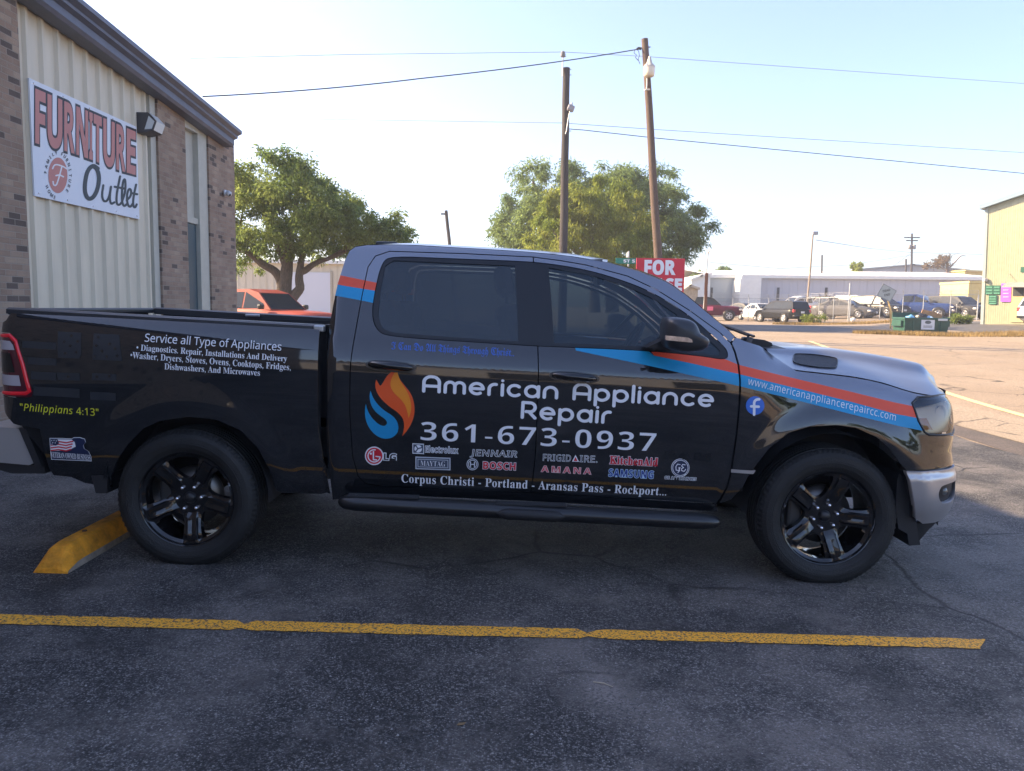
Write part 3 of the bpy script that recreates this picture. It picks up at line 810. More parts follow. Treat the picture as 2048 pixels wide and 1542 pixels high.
rb_top = bz(30, 857); rb_bot = float(l_at_y(60, 930, -.95)[2])
for sg in (1, -1):
    prof = [(-3.06, rb_top-.02), (-3.0, rb_top), (-2.80, rb_top-.005), (-2.775, rb_top-.025), (-2.70, rb_bot+.02), (-2.74, rb_bot), (-3.06, rb_bot+.02)]
    mb.prism(prof, -.955 if sg > 0 else .955, -.80 if sg > 0 else .80, 'y')
mb.bbox((-3.07, -.80, rb_bot+.03), (-2.92, .80, rb_top-.005), .03)
mb.build('rear_bumper', M_BUMPER, truck)
for sg in (1, -1):
    mb = MB(); mb.prism([(-2.785, rb_top-.005), (-2.745, rb_top-.005), (-2.66, rb_bot-.005), (-2.70, rb_bot-.005)], -sg*.965, -sg*.84, 'y')
    mb.prism([(-3.05, rb_bot+.018), (-2.66, rb_bot-.006), (-2.66, rb_bot-.05), (-2.85, rb_bot-.055), (-2.98, rb_bot-.02)], -sg*.94, -sg*.70, 'y'); mb.build('rear_bumper_end', M_PLASTIC, truck)
for sg in (1, -1):
    mb = MB(); p = [l_at_y(u, v, -.93) for u, v in ((188, 950), (220, 948), (220, 984), (197, 984))]
    mb.prism([(q[0], q[2]) for q in p], -sg*.96, -sg*.74, 'y'); mb.build('mud_flap', M_PLASTIC, truck)
# ---- under the body
for sg in (1, -1):
    for cx, a0, a1 in ((WHX, .0, 3.15), (-WHX, -.05, 2.95)):
        mb = MB(); n = 20; vs = []
        for i in range(n+1):
            w = a0+(a1-a0)*i/n
            for y in (.985, .58): vs.append((cx+.475*math.cos(w), -sg*y, WHZ+.02+.475*math.sin(w)))
        mb.add(vs, [(2*i, 2*i+1, 2*i+3, 2*i+2) for i in range(n)], 0, True)
        mb.box((cx-.45, -sg*.57, .45), (cx+.45, -sg*.58, .95)); mb.build('wheel_liner', M_PLASTIC, truck)
mb = MB()
for sg in (1, -1): mb.box((-2.75, sg*.42, .50), (2.45, sg*.52, .64))
mb.box((-1.2, -.93, .52), (1.35, .93, .58)); mb.box((-2.85, -.80, .62), (-2.3, .80, .70)); mb.box((-1.3, -.80, .62), (-1.0, .80, .80))
mb.tube([(-WHX, -.72, WHZ), (-WHX, .72, WHZ)], .055, 12); mb.lathe([(0, -.14), (.10, -.12), (.15, 0), (.10, .12), (0, .14)], 16, M=Matrix.Translation((-WHX, .05, WHZ)))
mb.tube([(WHX, -.72, WHZ), (WHX, .72, WHZ)], .04, 10)
mb.tube([(-.9, .35, .42), (-2.2, .40, .45), (-2.8, .6, .45)], .04, 10)
mb.box((1.0, -.5, .40), (2.3, .5, .56)); mb.build('chassis', mat('chassis_black', (.012, .012, .012), .7), truck)
# ---- running boards
for sg in (1, -1):
    mb = MB()
    zz = lambda x: .392-RAKE*x*.95
    X = [-.955, -.945, -.92, -.86, 1.10, 1.17, 1.20, 1.21]
    mb.tube([(x, -sg*1.03, zz(x)) for x in X], [.008, .03, .048, .058, .058, .046, .026, .006], 20, flat=.80)
    ob = mb.build('running_board', mat('board_black', (.012, .013, .015), .30, 0, .2, bump=.05, bscale=300), truck)
    for x0 in (.13, -.7):
        mb = MB()
        for k in range(7): mb.bbox((x0-.20, -sg*1.03-.035+.0105*k, zz(x0)+.040), (x0+.20, -sg*1.03-.030+.0105*k, zz(x0)+.051), .002)
        mb.build('step_pad', M_PLASTIC, ob)
    mb = MB(); mb.tube([(x, -sg*1.088, zz(x)-.004) for x in (-.06, -.03, 0, .26, .29, .32)], [.004, .02, .027, .027, .02, .004], 12, flat=1.2); mb.build('step_bracket', M_PLASTIC, ob)
# ---- handles
M_GRIP = mat('handle_black', (.022, .024, .028), .22, 0, .5)
for px in ([(735, 721), (829, 727), (829, 744), (735, 738)], [(1101, 741), (1195, 746), (1195, 768), (1101, 763)]):
    P = SP(px)
    cx = np.mean([p[0] for p in P]); cz = np.mean([p[1] for p in P]); hw = .128; hh = .027
    for side in (0, 1):
        sg = 1 if side == 0 else -1
        par = (rear_doors if px[0][0] < 1000 else front_doors)[side]
        ang = -.05
        def loc(a, b): return np.array([cx+a*math.cos(ang)-b*math.sin(ang), cz+a*math.sin(ang)+b*math.cos(ang)])
        out = [loc(a, b) for a, b in smooth_poly([(-hw-.012, -hh-.004), (hw+.012, -hh-.004), (hw+.012, hh+.006), (-hw-.012, hh+.006)], 2)]
        fm = field_mesh('door_handle', out, M_GRIP, gap=0, off=.010, lip=.012, step=.03, mirror=False)[0]
        if sg < 0: fm.scale = (1, -1, 1)
        fm.parent = par
        mb = MB(); y = float(side_w(cx, cz))
        q = [loc(a, b) for a, b in ((-.115, .004), (-.09, .006), (0, .006), (.09, .003), (.118, 0))]
        mb.tube([(p[0], -sg*(y+d), p[1]) for p, d in zip(q, (.008, .030, .036, .030, .008))], [.016, .028, .030, .028, .014], 12, flat=.80)
        mb.tube([(loc(-.05, .006)[0], -sg*(y+.050), loc(-.05, .006)[1]), (loc(.09, .003)[0], -sg*(y+.046), loc(.09, .003)[1])], .004, 6)
        mb.build('handle_grip', M_GLOSSBLK, fm)
# fuel-free lower trim strip on the fender
P = SP([(1462, 938.5), (1511, 941), (1506, 948), (1462, 944.5)])
field_mesh('fender_trim', P, M_BUMPER, gap=0, off=.003, lip=.004, step=.04)
# ---- mirrors
YM = -1.20
mpx = [(1326, 668), (1327, 650), (1330, 637), (1338, 633.5), (1352, 634), (1372, 637), (1384, 643.5), (1391, 655), (1395, 667), (1408, 674), (1414, 680), (1414, 688), (1407, 698), (1381, 704), (1350, 702), (1328, 694)]
mo = [l_at_y(u, v, YM) for u, v in mpx]; mo = [np.array([p[0], p[2]]) for p in mo]; mo = smooth_poly(mo, 1); mc = np.mean(mo, 0)
for sg in (1, -1):
    mb = MB(); lay = [(0.90, -1.08), (.99, -1.10), (1.0, -1.20), (.985, -1.25), (.93, -1.285), (.80, -1.31), (.55, -1.325), (.2, -1.33)]
    n = len(mo); vs = []
    for s_, y in lay:
        for p in mo: q = mc+(p-mc)*s_; vs.append((q[0], y*sg, q[1]))
    fs = [(i*n+j, i*n+(j+1) % n, (i+1)*n+(j+1) % n, (i+1)*n+j) for i in range(len(lay)-1) for j in range(n)]
    fs.append(tuple(range(n))); fs.append(tuple((len(lay)-1)*n+j for j in range(n)))
    mb.add(vs, fs, 0, True); mir = mb.build('wing_mirror', mat('mirror_black', (.030, .032, .037), .40, 0, .15), truck)
    mb = MB()
    arm = [l_at_y(u, v, -1.0) for u, v in ((1286, 693), (1302, 695), (1330, 699), (1340, 690), (1330, 674), (1318, 678))]
    mb.prism([(p[0], p[2]) for p in arm], -sg*.965, -sg*1.12, 'y'); mb.build('mirror_arm', M_PLASTIC, mir)
    ln = [l_at_y(u, v, -1.325) for u, v in ((1331, 671), (1345, 672), (1375, 675), (1383, 679), (1385, 685), (1372, 684), (1331, 680))]
    mb = MB(); mb.prism([(p[0], p[2]) for p in ln], -sg*1.312, -sg*1.334, 'y'); mb.build('turn_signal', mat('signal_lens', (.55, .42, .33), .18, .2, .8, noise=.5, nscale=30), mir)
    gl = [(p[0], p[1]) for p in (mc+(q-mc)*.86 for q in mo)]
# ---- cabin
M_SEAT = mat('seat_cloth', (.035, .036, .038), .85, bump=.2, bscale=200)
mb = MB(); mb.box((-1.0, -.90, .62), (1.35, .90, .66)); mb.build('cabin_floor', M_DARK, truck)
for (sx, sy) in ((.38, -.42), (.38, .42), (-.38, -.42), (-.38, .42)):
    mb = MB(); mb.bbox((sx-.27, sy-.27, .86), (sx+.27, sy+.27, 1.0), .05)
    mb.bbox((-.08, -.27, 0), (.08, .27, .62), .06, M=Matrix.Translation((sx-.25, sy, .96)) @ Matrix.Rotation(-.30, 4, 'Y'))
    ob = mb.build('seat', M_SEAT, truck)
    mb = MB(); mb.bbox((-.06, -.13, 0), (.06, .13, .19), .05, M=Matrix.Translation((sx-.43, sy, 1.60)) @ Matrix.Rotation(-.15, 4, 'Y'))
    for q in (-.06, .06): mb.tube([(sx-.42, sy+q, 1.52), (sx-.43, sy+q, 1.62)], .007, 6)
    mb.build('headrest', M_SEAT, ob)
mb = MB()
dp = [(1.02, 1.30), (1.10, 1.345), (1.36, 1.34), (1.45, 1.30), (1.30, .85), (1.05, 1.0)]
mb.prism(dp, -.84, .84, 'y'); mb.bbox((.98, -.14, 1.05), (1.03, .14, 1.36), .02); mb.build('dashboard', mat('dash', (.03, .031, .033), .7), truck)
mb = MB(); R_ = Matrix.Translation((.86, .40, 1.28)) @ Matrix.Rotation(-1.05, 4, 'Y')
ring = [R_ @ Vector((.185*math.cos(w), .185*math.sin(w), 0)) for w in np.linspace(0, 2*math.pi, 33)]
mb.tube(ring, .016, 8); mb.tube([R_ @ Vector((-.18, 0, 0)), R_ @ Vector((.18, 0, 0))], .014, 6); mb.tube([R_ @ Vector((0, 0, 0)), R_ @ Vector((.1, 0, -.3))], .025, 8); mb.build('steering_wheel', M_TRIM, truck)
mb = MB(); mb.bbox((.55, -.13, 1.70), (.60, .13, 1.77), .02); mb.tube([(.58, 0, 1.76), (.56, 0, 1.84)], .01, 6); mb.build('rear_view_mirror', M_TRIM, truck)
mb = MB(); mb.add([(-1.0, -.70, 1.84), (.52, -.70, 1.83), (.52, .70, 1.83), (-1.0, .70, 1.84)], [(0, 1, 2, 3)]); mb.build('headliner', mat('headliner', (.18, .18, .18), .9), truck)

# ---- wheels
def tyre_mesh(R=.405, hw=.1375, rim=.272, grooves=True):
    pr = [(rim-.012, -hw+.030), (rim+.002, -hw+.010), (rim+.012, -hw+.004), (rim+.030, -hw-.006), (rim+.055, -hw-.012), (rim+.058, -hw-.0105), (rim+.062, -hw-.0115), (R-.045, -hw-.008), (R-.025, -hw+.004), (R-.010, -hw+.018), (R-.004, -hw+.026)]
    cross = [(R-.003, -hw+.034), (R-.012, -hw+.036), (R-.012, -hw+.042), (R, -hw+.044)]
    pr += cross
    for g in (-.055, -.018, .018, .055): pr += [(R, g-.007), (R-.010, g-.005), (R-.010, g+.005), (R, g+.007)]
    half = [(r, -h) for r, h in pr[:len(pr)-16]][::-1]
    return pr+half
M_TYRE = mat('tyre_rubber', (.011, .011, .011), .62, noise=.5, nscale=7, bump=.3, bscale=150)
def tyre(parent):
    mb = MB(); n = 160
    mb.lathe(tyre_mesh(), n, 0, smooth=False, M=Matrix.Rotation(math.pi/2, 4, 'X'))
    # flat contact patch and shoulder blocks
    V = np.array(mb.v)
    r = np.hypot(V[:, 0], V[:, 2]); w = np.arctan2(V[:, 2], V[:, 0])
    sh = (np.abs(V[:, 1]) > .095) & (r > .392)
    idx = np.round(w/(2*math.pi)*n).astype(int) % 2
    V[sh & (idx == 0), 0] *= .988; V[sh & (idx == 0), 2] *= .988
    V[:, 2] = np.maximum(V[:, 2], -WHZ+.001)
    mb.v = [tuple(p) for p in V]
    me_o = mb.build('tyre', M_TYRE, parent)
    for p in me_o.data.polygons: p.use_smooth = False
    return me_o
def wheel_face(rot):
    """five broad spokes"""
    pts = []; edges = []; holes = []
    def ring(r, n):
        k = len(pts); pts.extend([Vector((r*math.cos(2*math.pi*i/n), r*math.sin(2*math.pi*i/n))) for i in range(n)]); edges.extend([(k+i, k+(i+1) % n) for i in range(n)])
    ring(.262, 80); ring(.245, 60); ring(.09, 40); ring(.05, 30)
    for s_ in range(5):
        c = rot+math.pi/5*(2*s_+1)
        w = [(.118, -.15), (.150, -.315), (.20, -.375), (.235, -.390), (.247, -.345), (.250, 0), (.247, .345), (.235, .390), (.20, .375), (.150, .315), (.118, .15), (.112, 0)]
        pl = smooth_poly([np.array([r*math.cos(c+a), r*math.sin(c+a)]) for r, a in w], 2)
        holes.append(np.array(pl)); k = len(pts); pts.extend([Vector(p) for p in pl]); edges.extend([(k+i, k+(i+1) % len(pl)) for i in range(len(pl))])
    for i in range(5):
        c = rot+2*math.pi*i/5
        for r in np.linspace(.10, .24, 8):
            for s_ in (-.036, -.028, -.016, 0, .016, .028, .036):
                pts.append(Vector((r*math.cos(c)-s_*math.sin(c), r*math.sin(c)+s_*math.cos(c))))
    res = delaunay_2d_cdt(pts, edges, [], 0, 1e-5, False)
    V = np.array([[p[0], p[1]] for p in res[0]]); T = np.array([list(f) for f in res[2]])
    cen = V[T].mean(1); keep = np.hypot(cen[:, 0], cen[:, 1]) < .262
    for h in holes: keep &= ~inpoly(cen, h)
    T = T[keep]
    r = np.hypot(V[:, 0], V[:, 1]); th = np.arctan2(V[:, 1], V[:, 0])
    d = (th-rot+math.pi/5) % (2*math.pi/5)-math.pi/5
    s = np.abs(r*np.sin(d))
    depth = .030+.030*ss(.235, .10, r)-.012*ss(.25, .262, r)
    spoke = ss(.085, .12, r)*ss(.258, .235, r)
    depth = depth-spoke*(.018*ss(.042, .027, s))+spoke*.005*ss(.0125, .010, s)*ss(.11, .13, r)*ss(.235, .22, r)
    F = [tuple(t) for t in T]
    P = np.stack([V[:, 0], V[:, 1], -depth], 1)
    cnt = {}
    for t in F:
        for i in range(3):
            k = tuple(sorted((t[i], t[(i+1) % 3]))); cnt[k] = cnt.get(k, 0)+1
    n = len(P); P2 = P.copy(); P2[:, 2] -= .045
    F2 = F+[(a, b, b+n, a+n) for (a, b), c in cnt.items() if c == 1]
    return np.concatenate([P, P2]), F2
def make_wheel(rot, name='wheel'):
    mb = MB(); MX = Matrix.Rotation(math.pi/2, 4, 'X')    # local +z of the lathe faces the viewer (-y)
    hw = .1375
    P, F = wheel_face(rot)
    mb.add([MX @ Vector((p[0], p[1], p[2]+hw-.006)) for p in P], F, 0, False)
    mb.lathe([(.262, hw-.020), (.268, hw-.008), (.272, hw-.006), (.274, hw-.010), (.272, hw-.03), (.255, hw-.05), (.245, .02), (.235, -.05), (.250, -hw+.02), (.272, -hw+.01)], 72, M=MX)
    w = mb.build(name, M_GLOSSBLK, truck)
    for p in w.data.polygons: p.use_smooth = True
    try: w.data.set_sharp_from_angle(angle=math.radians(28))
    except Exception: pass
    tyre(w)
    for i in range(6):
        a = rot+.5+math.pi/3*i
        mb = MB(); mb.lathe([(.0, .026), (.006, .025), (.010, .021), (.0115, .014), (.0115, 0), (.014, -.002)], 12, M=MX @ Matrix.Translation((.0698*math.cos(a), .0698*math.sin(a), hw-.066))); mb.build('lug_nut', M_CHROME, w)
    mb = MB(); mb.lathe([(0, .024), (.022, .022), (.030, .016), (.034, .004), (.036, -.004)], 24, M=MX @ Matrix.Translation((0, 0, hw-.066))); mb.build('hub_cap', M_TRIM, w)
    mb = MB(); mb.lathe([(.05, .0), (.172, .0), (.172, -.026), (.05, -.026)], 40, M=MX @ Matrix.Translation((0, 0, .02))); mb.build('brake_disc', mat('brake_steel', (.16, .15, .14), .35, .9), w)
    mb = MB(); mb.bbox((-.20, -.03, -.09), (-.11, .05, .09), .02); mb.build('brake_caliper', mat('caliper_iron', (.07, .07, .07), .5, .6), w)
    return w
for cx, rot in ((WHX, math.radians(-74)), (-WHX, math.radians(-84))):
    w = make_wheel(rot); w.location = (cx, -WHY, WHZ)
    w2 = copy_tree(w, truck); w2.location = (cx, WHY, WHZ); w2.rotation_euler = (0, 0, math.pi)
# ================================================================== lettering and emblems on the truck
V_ = {}
def vm(name, col, rough=.45): return mat('vinyl_'+name, col, rough, 0, .15)
C_WHITE = vm('white_film', (.86, .87, .90)); C_YEL = vm('yellow_film', (.80, .78, .04)); C_RED = vm('red_film', (.62, .012, .03)); C_NAVY = vm('navy_film', (.012, .022, .07))
C_BLK = vm('black_film', (.012, .012, .015)); C_CYAN = vm('cyan_film', (.008, .28, .56)); C_ORG = vm('orange_film', (.85, .10, .015)); C_AMB = vm('amber_film', (.90, .28, .015))
C_FB = vm('blue_disc_film', (.03, .16, .62)); C_SAM = vm('deep_blue_film', (.02, .06, .30)); C_SCR = vm('royal_blue_film', (.04, .13, .50)); C_GHOST = vm('ghost_grey_film', (.028, .031, .036), .35); C_SLATE = vm('slate_film', (.06, .08, .12))
def lay(name, items, mats, off=.002, parent=None, step=.03):
    """flat shapes in (x, z), laid on the side of the body: items = [(V, T, material index, extra offset)]"""
    me = bpy.data.meshes.new(name); bm = bmesh.new()
    for V, T, mi, ex in items:
        vv = [bm.verts.new((p[0], ex, p[1])) for p in V]
        for t in T:
            a, b, c = V[t[0]], V[t[1]], V[t[2]]
            ar = (b[0]-a[0])*(c[1]-a[1])-(b[1]-a[1])*(c[0]-a[0])
            if abs(ar) < 1e-10: continue
            try: f = bm.faces.new([vv[i] for i in (t if ar > 0 else t[::-1])]); f.material_index = mi
            except ValueError: pass
    zs = [v.co.z for v in bm.verts]; xs = [v.co.x for v in bm.verts]
    for z in np.arange(min(zs)+step, max(zs), step):
        bmesh.ops.bisect_plane(bm, geom=bm.verts[:]+bm.edges[:]+bm.faces[:], plane_co=(0, 0, z), plane_no=(0, 0, 1))
    if max(xs) > 1.3 or min(xs) < -1.3:
        for x in np.arange(min(xs)+.06, max(xs), .06):
            bmesh.ops.bisect_plane(bm, geom=bm.verts[:]+bm.edges[:]+bm.faces[:], plane_co=(x, 0, 0), plane_no=(1, 0, 0))
    P = np.array([v.co[:] for v in bm.verts]); w = side_w(P[:, 0], P[:, 2])
    for v, ww in zip(bm.verts, w): v.co.y = -(ww+off+v.co.y)
    for f in bm.faces: f.smooth = True
    bm.to_mesh(me); bm.free()
    return link(name, me, mats, parent or truck)
def fit(V, T, a, b, h, cap, mi=0, ex=0.0, shear=0.0, x0=None, x1=None, italic_up=True):
    """lettering fitted between two photo points on its baseline; h is the capital height in photo pixels"""
    A, B = sp(*a), sp(*b); d = B-A; L = np.linalg.norm(d); d = d/L
    up = np.array([-d[1]*.8, 1.0]); 
    hp = sp(a[0], a[1]-h); H = abs(hp[1]-A[1])
    xa = V[:, 0].min() if x0 is None else x0; xb = V[:, 0].max() if x1 is None else x1
    X = (V[:, 0]-xa)/(xb-xa)*L; Y = V[:, 1]/cap*H
    X = X+Y*shear
    return (A+X[:, None]*d+Y[:, None]*up, T, mi, ex)
def write(name, s, a, b, h, m, style='sans', off=0.0, space=1.0, shear=0.0, outline=None, om=None):
    cap = cap_height(style); items = []; mats = [m]
    V, T = text2d(s, style, off, space)
    x0, x1 = V[:, 0].min(), V[:, 0].max()
    if outline:
        V2, T2 = text2d(s, style, outline, space)
        items.append(fit(V2, T2, a, b, h, cap, 1, 0, shear, x0, x1)); mats.append(om)
        items.append(fit(V, T, a, b, h, cap, 0, .0012, shear, x0, x1))
    else: items.append(fit(V, T, a, b, h, cap, 0, 0, shear))
    return lay(name, items, mats)
def shape(px, smooth=0, keep=(), mi=0, ex=0.0):
    P = SP(px)
    if smooth: P = smooth_poly(P, smooth, keep)
    tri = tessellate_polygon([[Vector((p[0], p[1], 0)) for p in P]])
    return (np.array(P), [tuple(t) for t in tri], mi, ex)
def disc(u, v, r, mi=0, ex=0.0, r2=None, n=36, sx=1.0):
    out = [(u+sx*r*math.cos(2*math.pi*i/n), v+r*math.sin(2*math.pi*i/n)) for i in range(n)]
    if r2 is None: return shape(out, 0, (), mi, ex)
    inn = [(u+sx*r2*math.cos(2*math.pi*i/n), v+r2*math.sin(2*math.pi*i/n)) for i in range(n)]
    P = np.array(SP(out)+SP(inn)); T = []
    for i in range(n):
        j = (i+1) % n; T += [(i, j, n+j), (i, n+j, n+i)]
    return (P, T, mi, ex)
def pen(strokes, r, mi=0, ex=0.0):
    """pen strokes given in photo pixels, radius in pixels"""
    V, T = union_strokes(strokes, r)
    return (np.array([sp(p[0], p[1]) for p in V]), T, mi, ex)

V, T = wide_font('American Appliance'); lay('company_lettering', [fit(V, T, (844, 782), (1427, 812), 32.5, 1.42+.142)], C_WHITE)
V, T = wide_font('Repair'); lay('company_lettering', [fit(V, T, (1041, 834.5), (1222, 845.5), 33, 1.42+.142)], C_WHITE)
write('phone_number', '361-673-0937', (841, 880), (1310, 903), 37, C_WHITE, 'sansb', -.012, 1.12)
write('town_list', 'Corpus Christi - Portland - Aransas Pass - Rockport...', (803, 964.5), (1332, 991), 16.5, C_WHITE, 'serif', 0, 1.06)
write('verse_lettering', 'I Can Do All Things Through Christ..', (782, 698.5), (1028, 712.5), 16, C_SCR, 'fraktur', .0)
write('service_list', 'Service all Type of Appliances', (289.5, 683), (562.5, 701.5), 16, C_WHITE, 'sans', .004)
write('service_list', '\u2022 Diagnostics. Repair, Installations And Delivery', (273, 700.5), (574, 723), 12, C_WHITE, 'serif')
write('service_list', '\u2022Washer, Dryers, Stoves, Ovens, Cooktops, Fridges,', (261, 716), (581.5, 740.5), 12.5, C_WHITE, 'serif')
write('service_list', 'Dishwashers, And Microwaves', (329, 738.5), (520, 751.5), 12, C_WHITE, 'serif')
write('bible_reference', '"Philippians 4:13"', (41, 821), (197.5, 832), 14.5, C_YEL, 'sansi', .0, 1.05)
write('web_address', 'www.americanappliancerepaircc.com', (1495, 768.5), (1790.5, 841.5), 14.5, vm('pale_film', (.72, .78, .82)), 'sans', 0, 1.08)
# flame
z8 = lambda l: [(680+.3906*x, 700+.3906*y) for x, y in l]
FL_O = z8([(290, 100), (262, 112), (238, 135), (222, 165), (207, 186), (198, 172), (186, 152), (180, 172), (184, 205), (205, 245), (250, 288), (296, 318), (324, 350), (330, 390), (320, 440), (345, 412), (370, 370), (383, 320), (380, 268), (364, 222), (335, 186), (306, 150), (296, 120)])
FL_Y = z8([(290, 101), (272, 128), (259, 160), (259, 190), (276, 220), (308, 248), (334, 280), (345, 315), (352, 350), (368, 300), (360, 250), (340, 205), (310, 162), (298, 125)])
FL_B = z8([(133, 275), (127, 310), (130, 352), (147, 397), (180, 435), (220, 455), (262, 452), (292, 430), (301, 398), (292, 362), (268, 335), (230, 312), (196, 282), (170, 247), (156, 208), (151, 240), (158, 280), (180, 315), (212, 340), (236, 357), (243, 375), (230, 390), (205, 385), (176, 362), (150, 328), (138, 298)])
lay('flame_emblem', [shape(FL_O, 2, (0, 6, 14), 0, 0), shape(FL_Y, 2, (0, 8), 1, .0008), shape(FL_B, 2, (0, 14), 2, 0)], [C_ORG, C_AMB, C_CYAN])
# social badge
lay('social_badge', [disc(1510, 811, 18.5, 0, 0), pen([[(1508, 829), (1508, 806)]+[(1508+8*(1-math.cos(w)), 806-7.5*math.sin(w)) for w in np.linspace(0, math.pi/2, 6)]+[(1518, 798.5)], [(1502, 812.5), (1517, 813.3)]], 2.6, 1, .0010)], [C_FB, C_WHITE])
# makers' marks on the doors
lay('maker_badge', [disc(748.5, 911.5, 18.5, 1, 0), disc(748.5, 911.5, 16.3, 0, .0008), pen([[(747, 903), (747, 919), (753, 919.6)]], 1.3, 1, .0016), pen([arc(748.5, 911.5, 12.2, 12.2, -80, -350, 30)+[(752, 912.5)]], 1.1, 1, .0016), disc(742, 907, 2.2, 1, .0016, n=12)], [C_RED, C_WHITE])
write('maker_badge', 'LG', (768, 919.5), (792, 921), 13, C_BLK, 'sansb', .0, 1.08, 0, .075, C_WHITE)
lay('maker_badge', [shape([(825, 886.5), (848, 887.5), (848, 908), (825, 907)], 0, (), 0, 0), shape([(826.6, 888.2), (846.4, 889.1), (846.4, 906.3), (826.6, 905.3)], 0, (), 1, .0008), disc(836.5, 897.3, 7.6, 0, .0014, n=28), pen([[(832, 891.5), (836, 897), (831.5, 903)], [(836, 897), (844, 895)]], 1.2, 1, .0020)], [C_WHITE, C_SLATE])
write('maker_badge', 'Electrolux', (850.7, 904.3), (915.5, 907), 12.5, C_SLATE, 'sansb', -.03, 1.0, 0, .045, C_WHITE)
lay('maker_badge', [shape([(831, 913), (901, 915.5), (901, 940.5), (831, 938)], 0, (), 0, 0), shape([(833, 915), (899, 917.4), (899, 938.4), (833, 936)], 0, (), 1, .0008), shape([(835.5, 917.5), (896.5, 919.7), (896.5, 936), (835.5, 933.8)], 0, (), 0, .0012), shape([(836.7, 918.7), (895.3, 920.8), (895.3, 934.8), (836.7, 932.7)], 0, (), 1, .0016)], [vm('grey_film', (.62, .65, .70)), C_SLATE])
ob = write('maker_badge', 'MAYTAG', (841, 931), (890.5, 933), 10.2, C_WHITE, 'serif', -.01)
for v in ob.data.vertices: v.co.y -= .0022
write('maker_badge', 'JENNAIR', (941, 911), (1033, 914.3), 12.2, C_BLK, 'sans', -.005, 1.1, .12, .045, C_WHITE)
lay('maker_badge', [disc(945, 928.5, 11.8, 0, 0, 10.4), disc(945, 928.5, 9.0, 0, 0, 7.6), pen([[(941, 924), (941, 933)], [(949, 924.3), (949, 933.3)], [(941, 928.5), (949, 928.8)]], 1.1, 0, 0)], [vm('grey_film', (.62, .65, .70))])
write('maker_badge', 'BOSCH', (966, 937.3), (1031, 940), 14, C_RED, 'sansb', .01, 1.08, 0, .06, C_WHITE)
write('maker_badge', 'FRIGID', (1086, 921), (1141, 923), 12.8, C_BLK, 'sans', -.01, 1.12, 0, .035, C_WHITE)
lay('maker_badge', [shape([(1144, 923), (1151, 909.5), (1158, 923.4)], 0, (), 0, 0), shape([(1147, 921.8), (1151, 913.5), (1155, 922)], 0, (), 1, .0008)], [C_WHITE, C_RED])
write('maker_badge', 'IRE.', (1160, 923.6), (1194, 924.8), 12.8, C_BLK, 'sans', -.01, 1.1, 0, .035, C_WHITE)
write('maker_badge', 'AMANA', (1083, 943.4), (1181, 948.6), 12.2, C_RED, 'sansb', -.03, 1.35, 0, .035, vm('pink_film', (.8, .55, .55)))
write('maker_badge', 'KitchenAid', (1219, 927.2), (1315, 932), 15.5, C_RED, 'serif', .02, 1.06, 0, .06, C_WHITE)
write('maker_badge', 'SAMSUNG', (1217, 952.3), (1306, 956.8), 14.5, C_SAM, 'sansb', .0, 1.1, 0, .055, vm('ice_film', (.55, .72, .88)))
lay('maker_badge', [disc(1360.5, 935.5, 18.3, 0, 0), disc(1360.5, 935.5, 17.2, 1, .0006), disc(1360.5, 935.5, 15.8, 0, .0012, 14.6), pen([[(1360, 929), (1355, 928), (1351.5, 933), (1352, 940), (1357, 941), (1360, 935), (1357.5, 935), (1359, 941), (1355.5, 945)], [(1370, 929.5), (1365, 928.5), (1363, 932), (1367, 935), (1363, 937), (1363, 941), (1368, 942.5), (1371, 938.5)], [(1349, 926), (1353, 922)], [(1372, 948.5), (1368, 950.5)]], .85, 0, .0012)], [C_WHITE, C_NAVY])
write('maker_badge', 'GE APPLIANCES', (1329, 957.6), (1392, 961), 5.6, C_BLK, 'sansb', 0, 1.15, 0, .09, C_WHITE)
write('model_badge', 'RAM', (1328, 916.5), (1420, 921.5), 13, mat('badge_black', (.03, .032, .036), .25, .5), 'sansb', .05, 1.3)
# faint flag and cross on the bed side
zb = lambda l: [(.2076*x, 640+.2076*y) for x, y in l]
G = []
for a, b, x0, x1 in ((200, 268, 215, 545), (358, 425, 270, 545), (495, 570, 300, 545), (640, 725, 325, 770), (690, 765, 872, 1120)):
    G.append(shape(zb([(x0, a), (x1, a+.055*(x1-x0)), (x1, b+.055*(x1-x0)), (x0, b)]), 0, (), 0, 0))
G.append(shape(zb([(560, 110), (785, 122), (785, 335), (765, 372), (560, 362)]), 0, (), 0, 0)); G.append(shape(zb([(905, 130), (1150, 142), (1180, 395), (895, 382)]), 0, (), 0, 0))
G.append(shape(zb([(548, 505), (770, 512), (770, 585), (560, 575)]), 0, (), 0, 0)); G.append(shape(zb([(890, 512), (1120, 520), (1120, 585), (885, 580)]), 0, (), 0, 0))
def star(u, v, r): return [(u+(r if k % 2 == 0 else r*.42)*math.sin(math.pi*k/5+.15), v-(r if k % 2 == 0 else r*.42)*math.cos(math.pi*k/5+.15)) for k in range(10)]
for (u, v) in ((620, 210), (690, 150), (750, 205), (680, 250), (630, 320), (735, 310), (930, 250), (1060, 230), (985, 300), (1110, 275), (1030, 350), (915, 350), (950, 165), (1130, 345), (935, 545), (1055, 540), (660, 545)):
    q = zb([(u, v)])[0]; G.append(shape(star(q[0], q[1], 4.6), 0, (), 1, .0008))
lay('flag_graphic', G, [C_GHOST, M_BLACK])
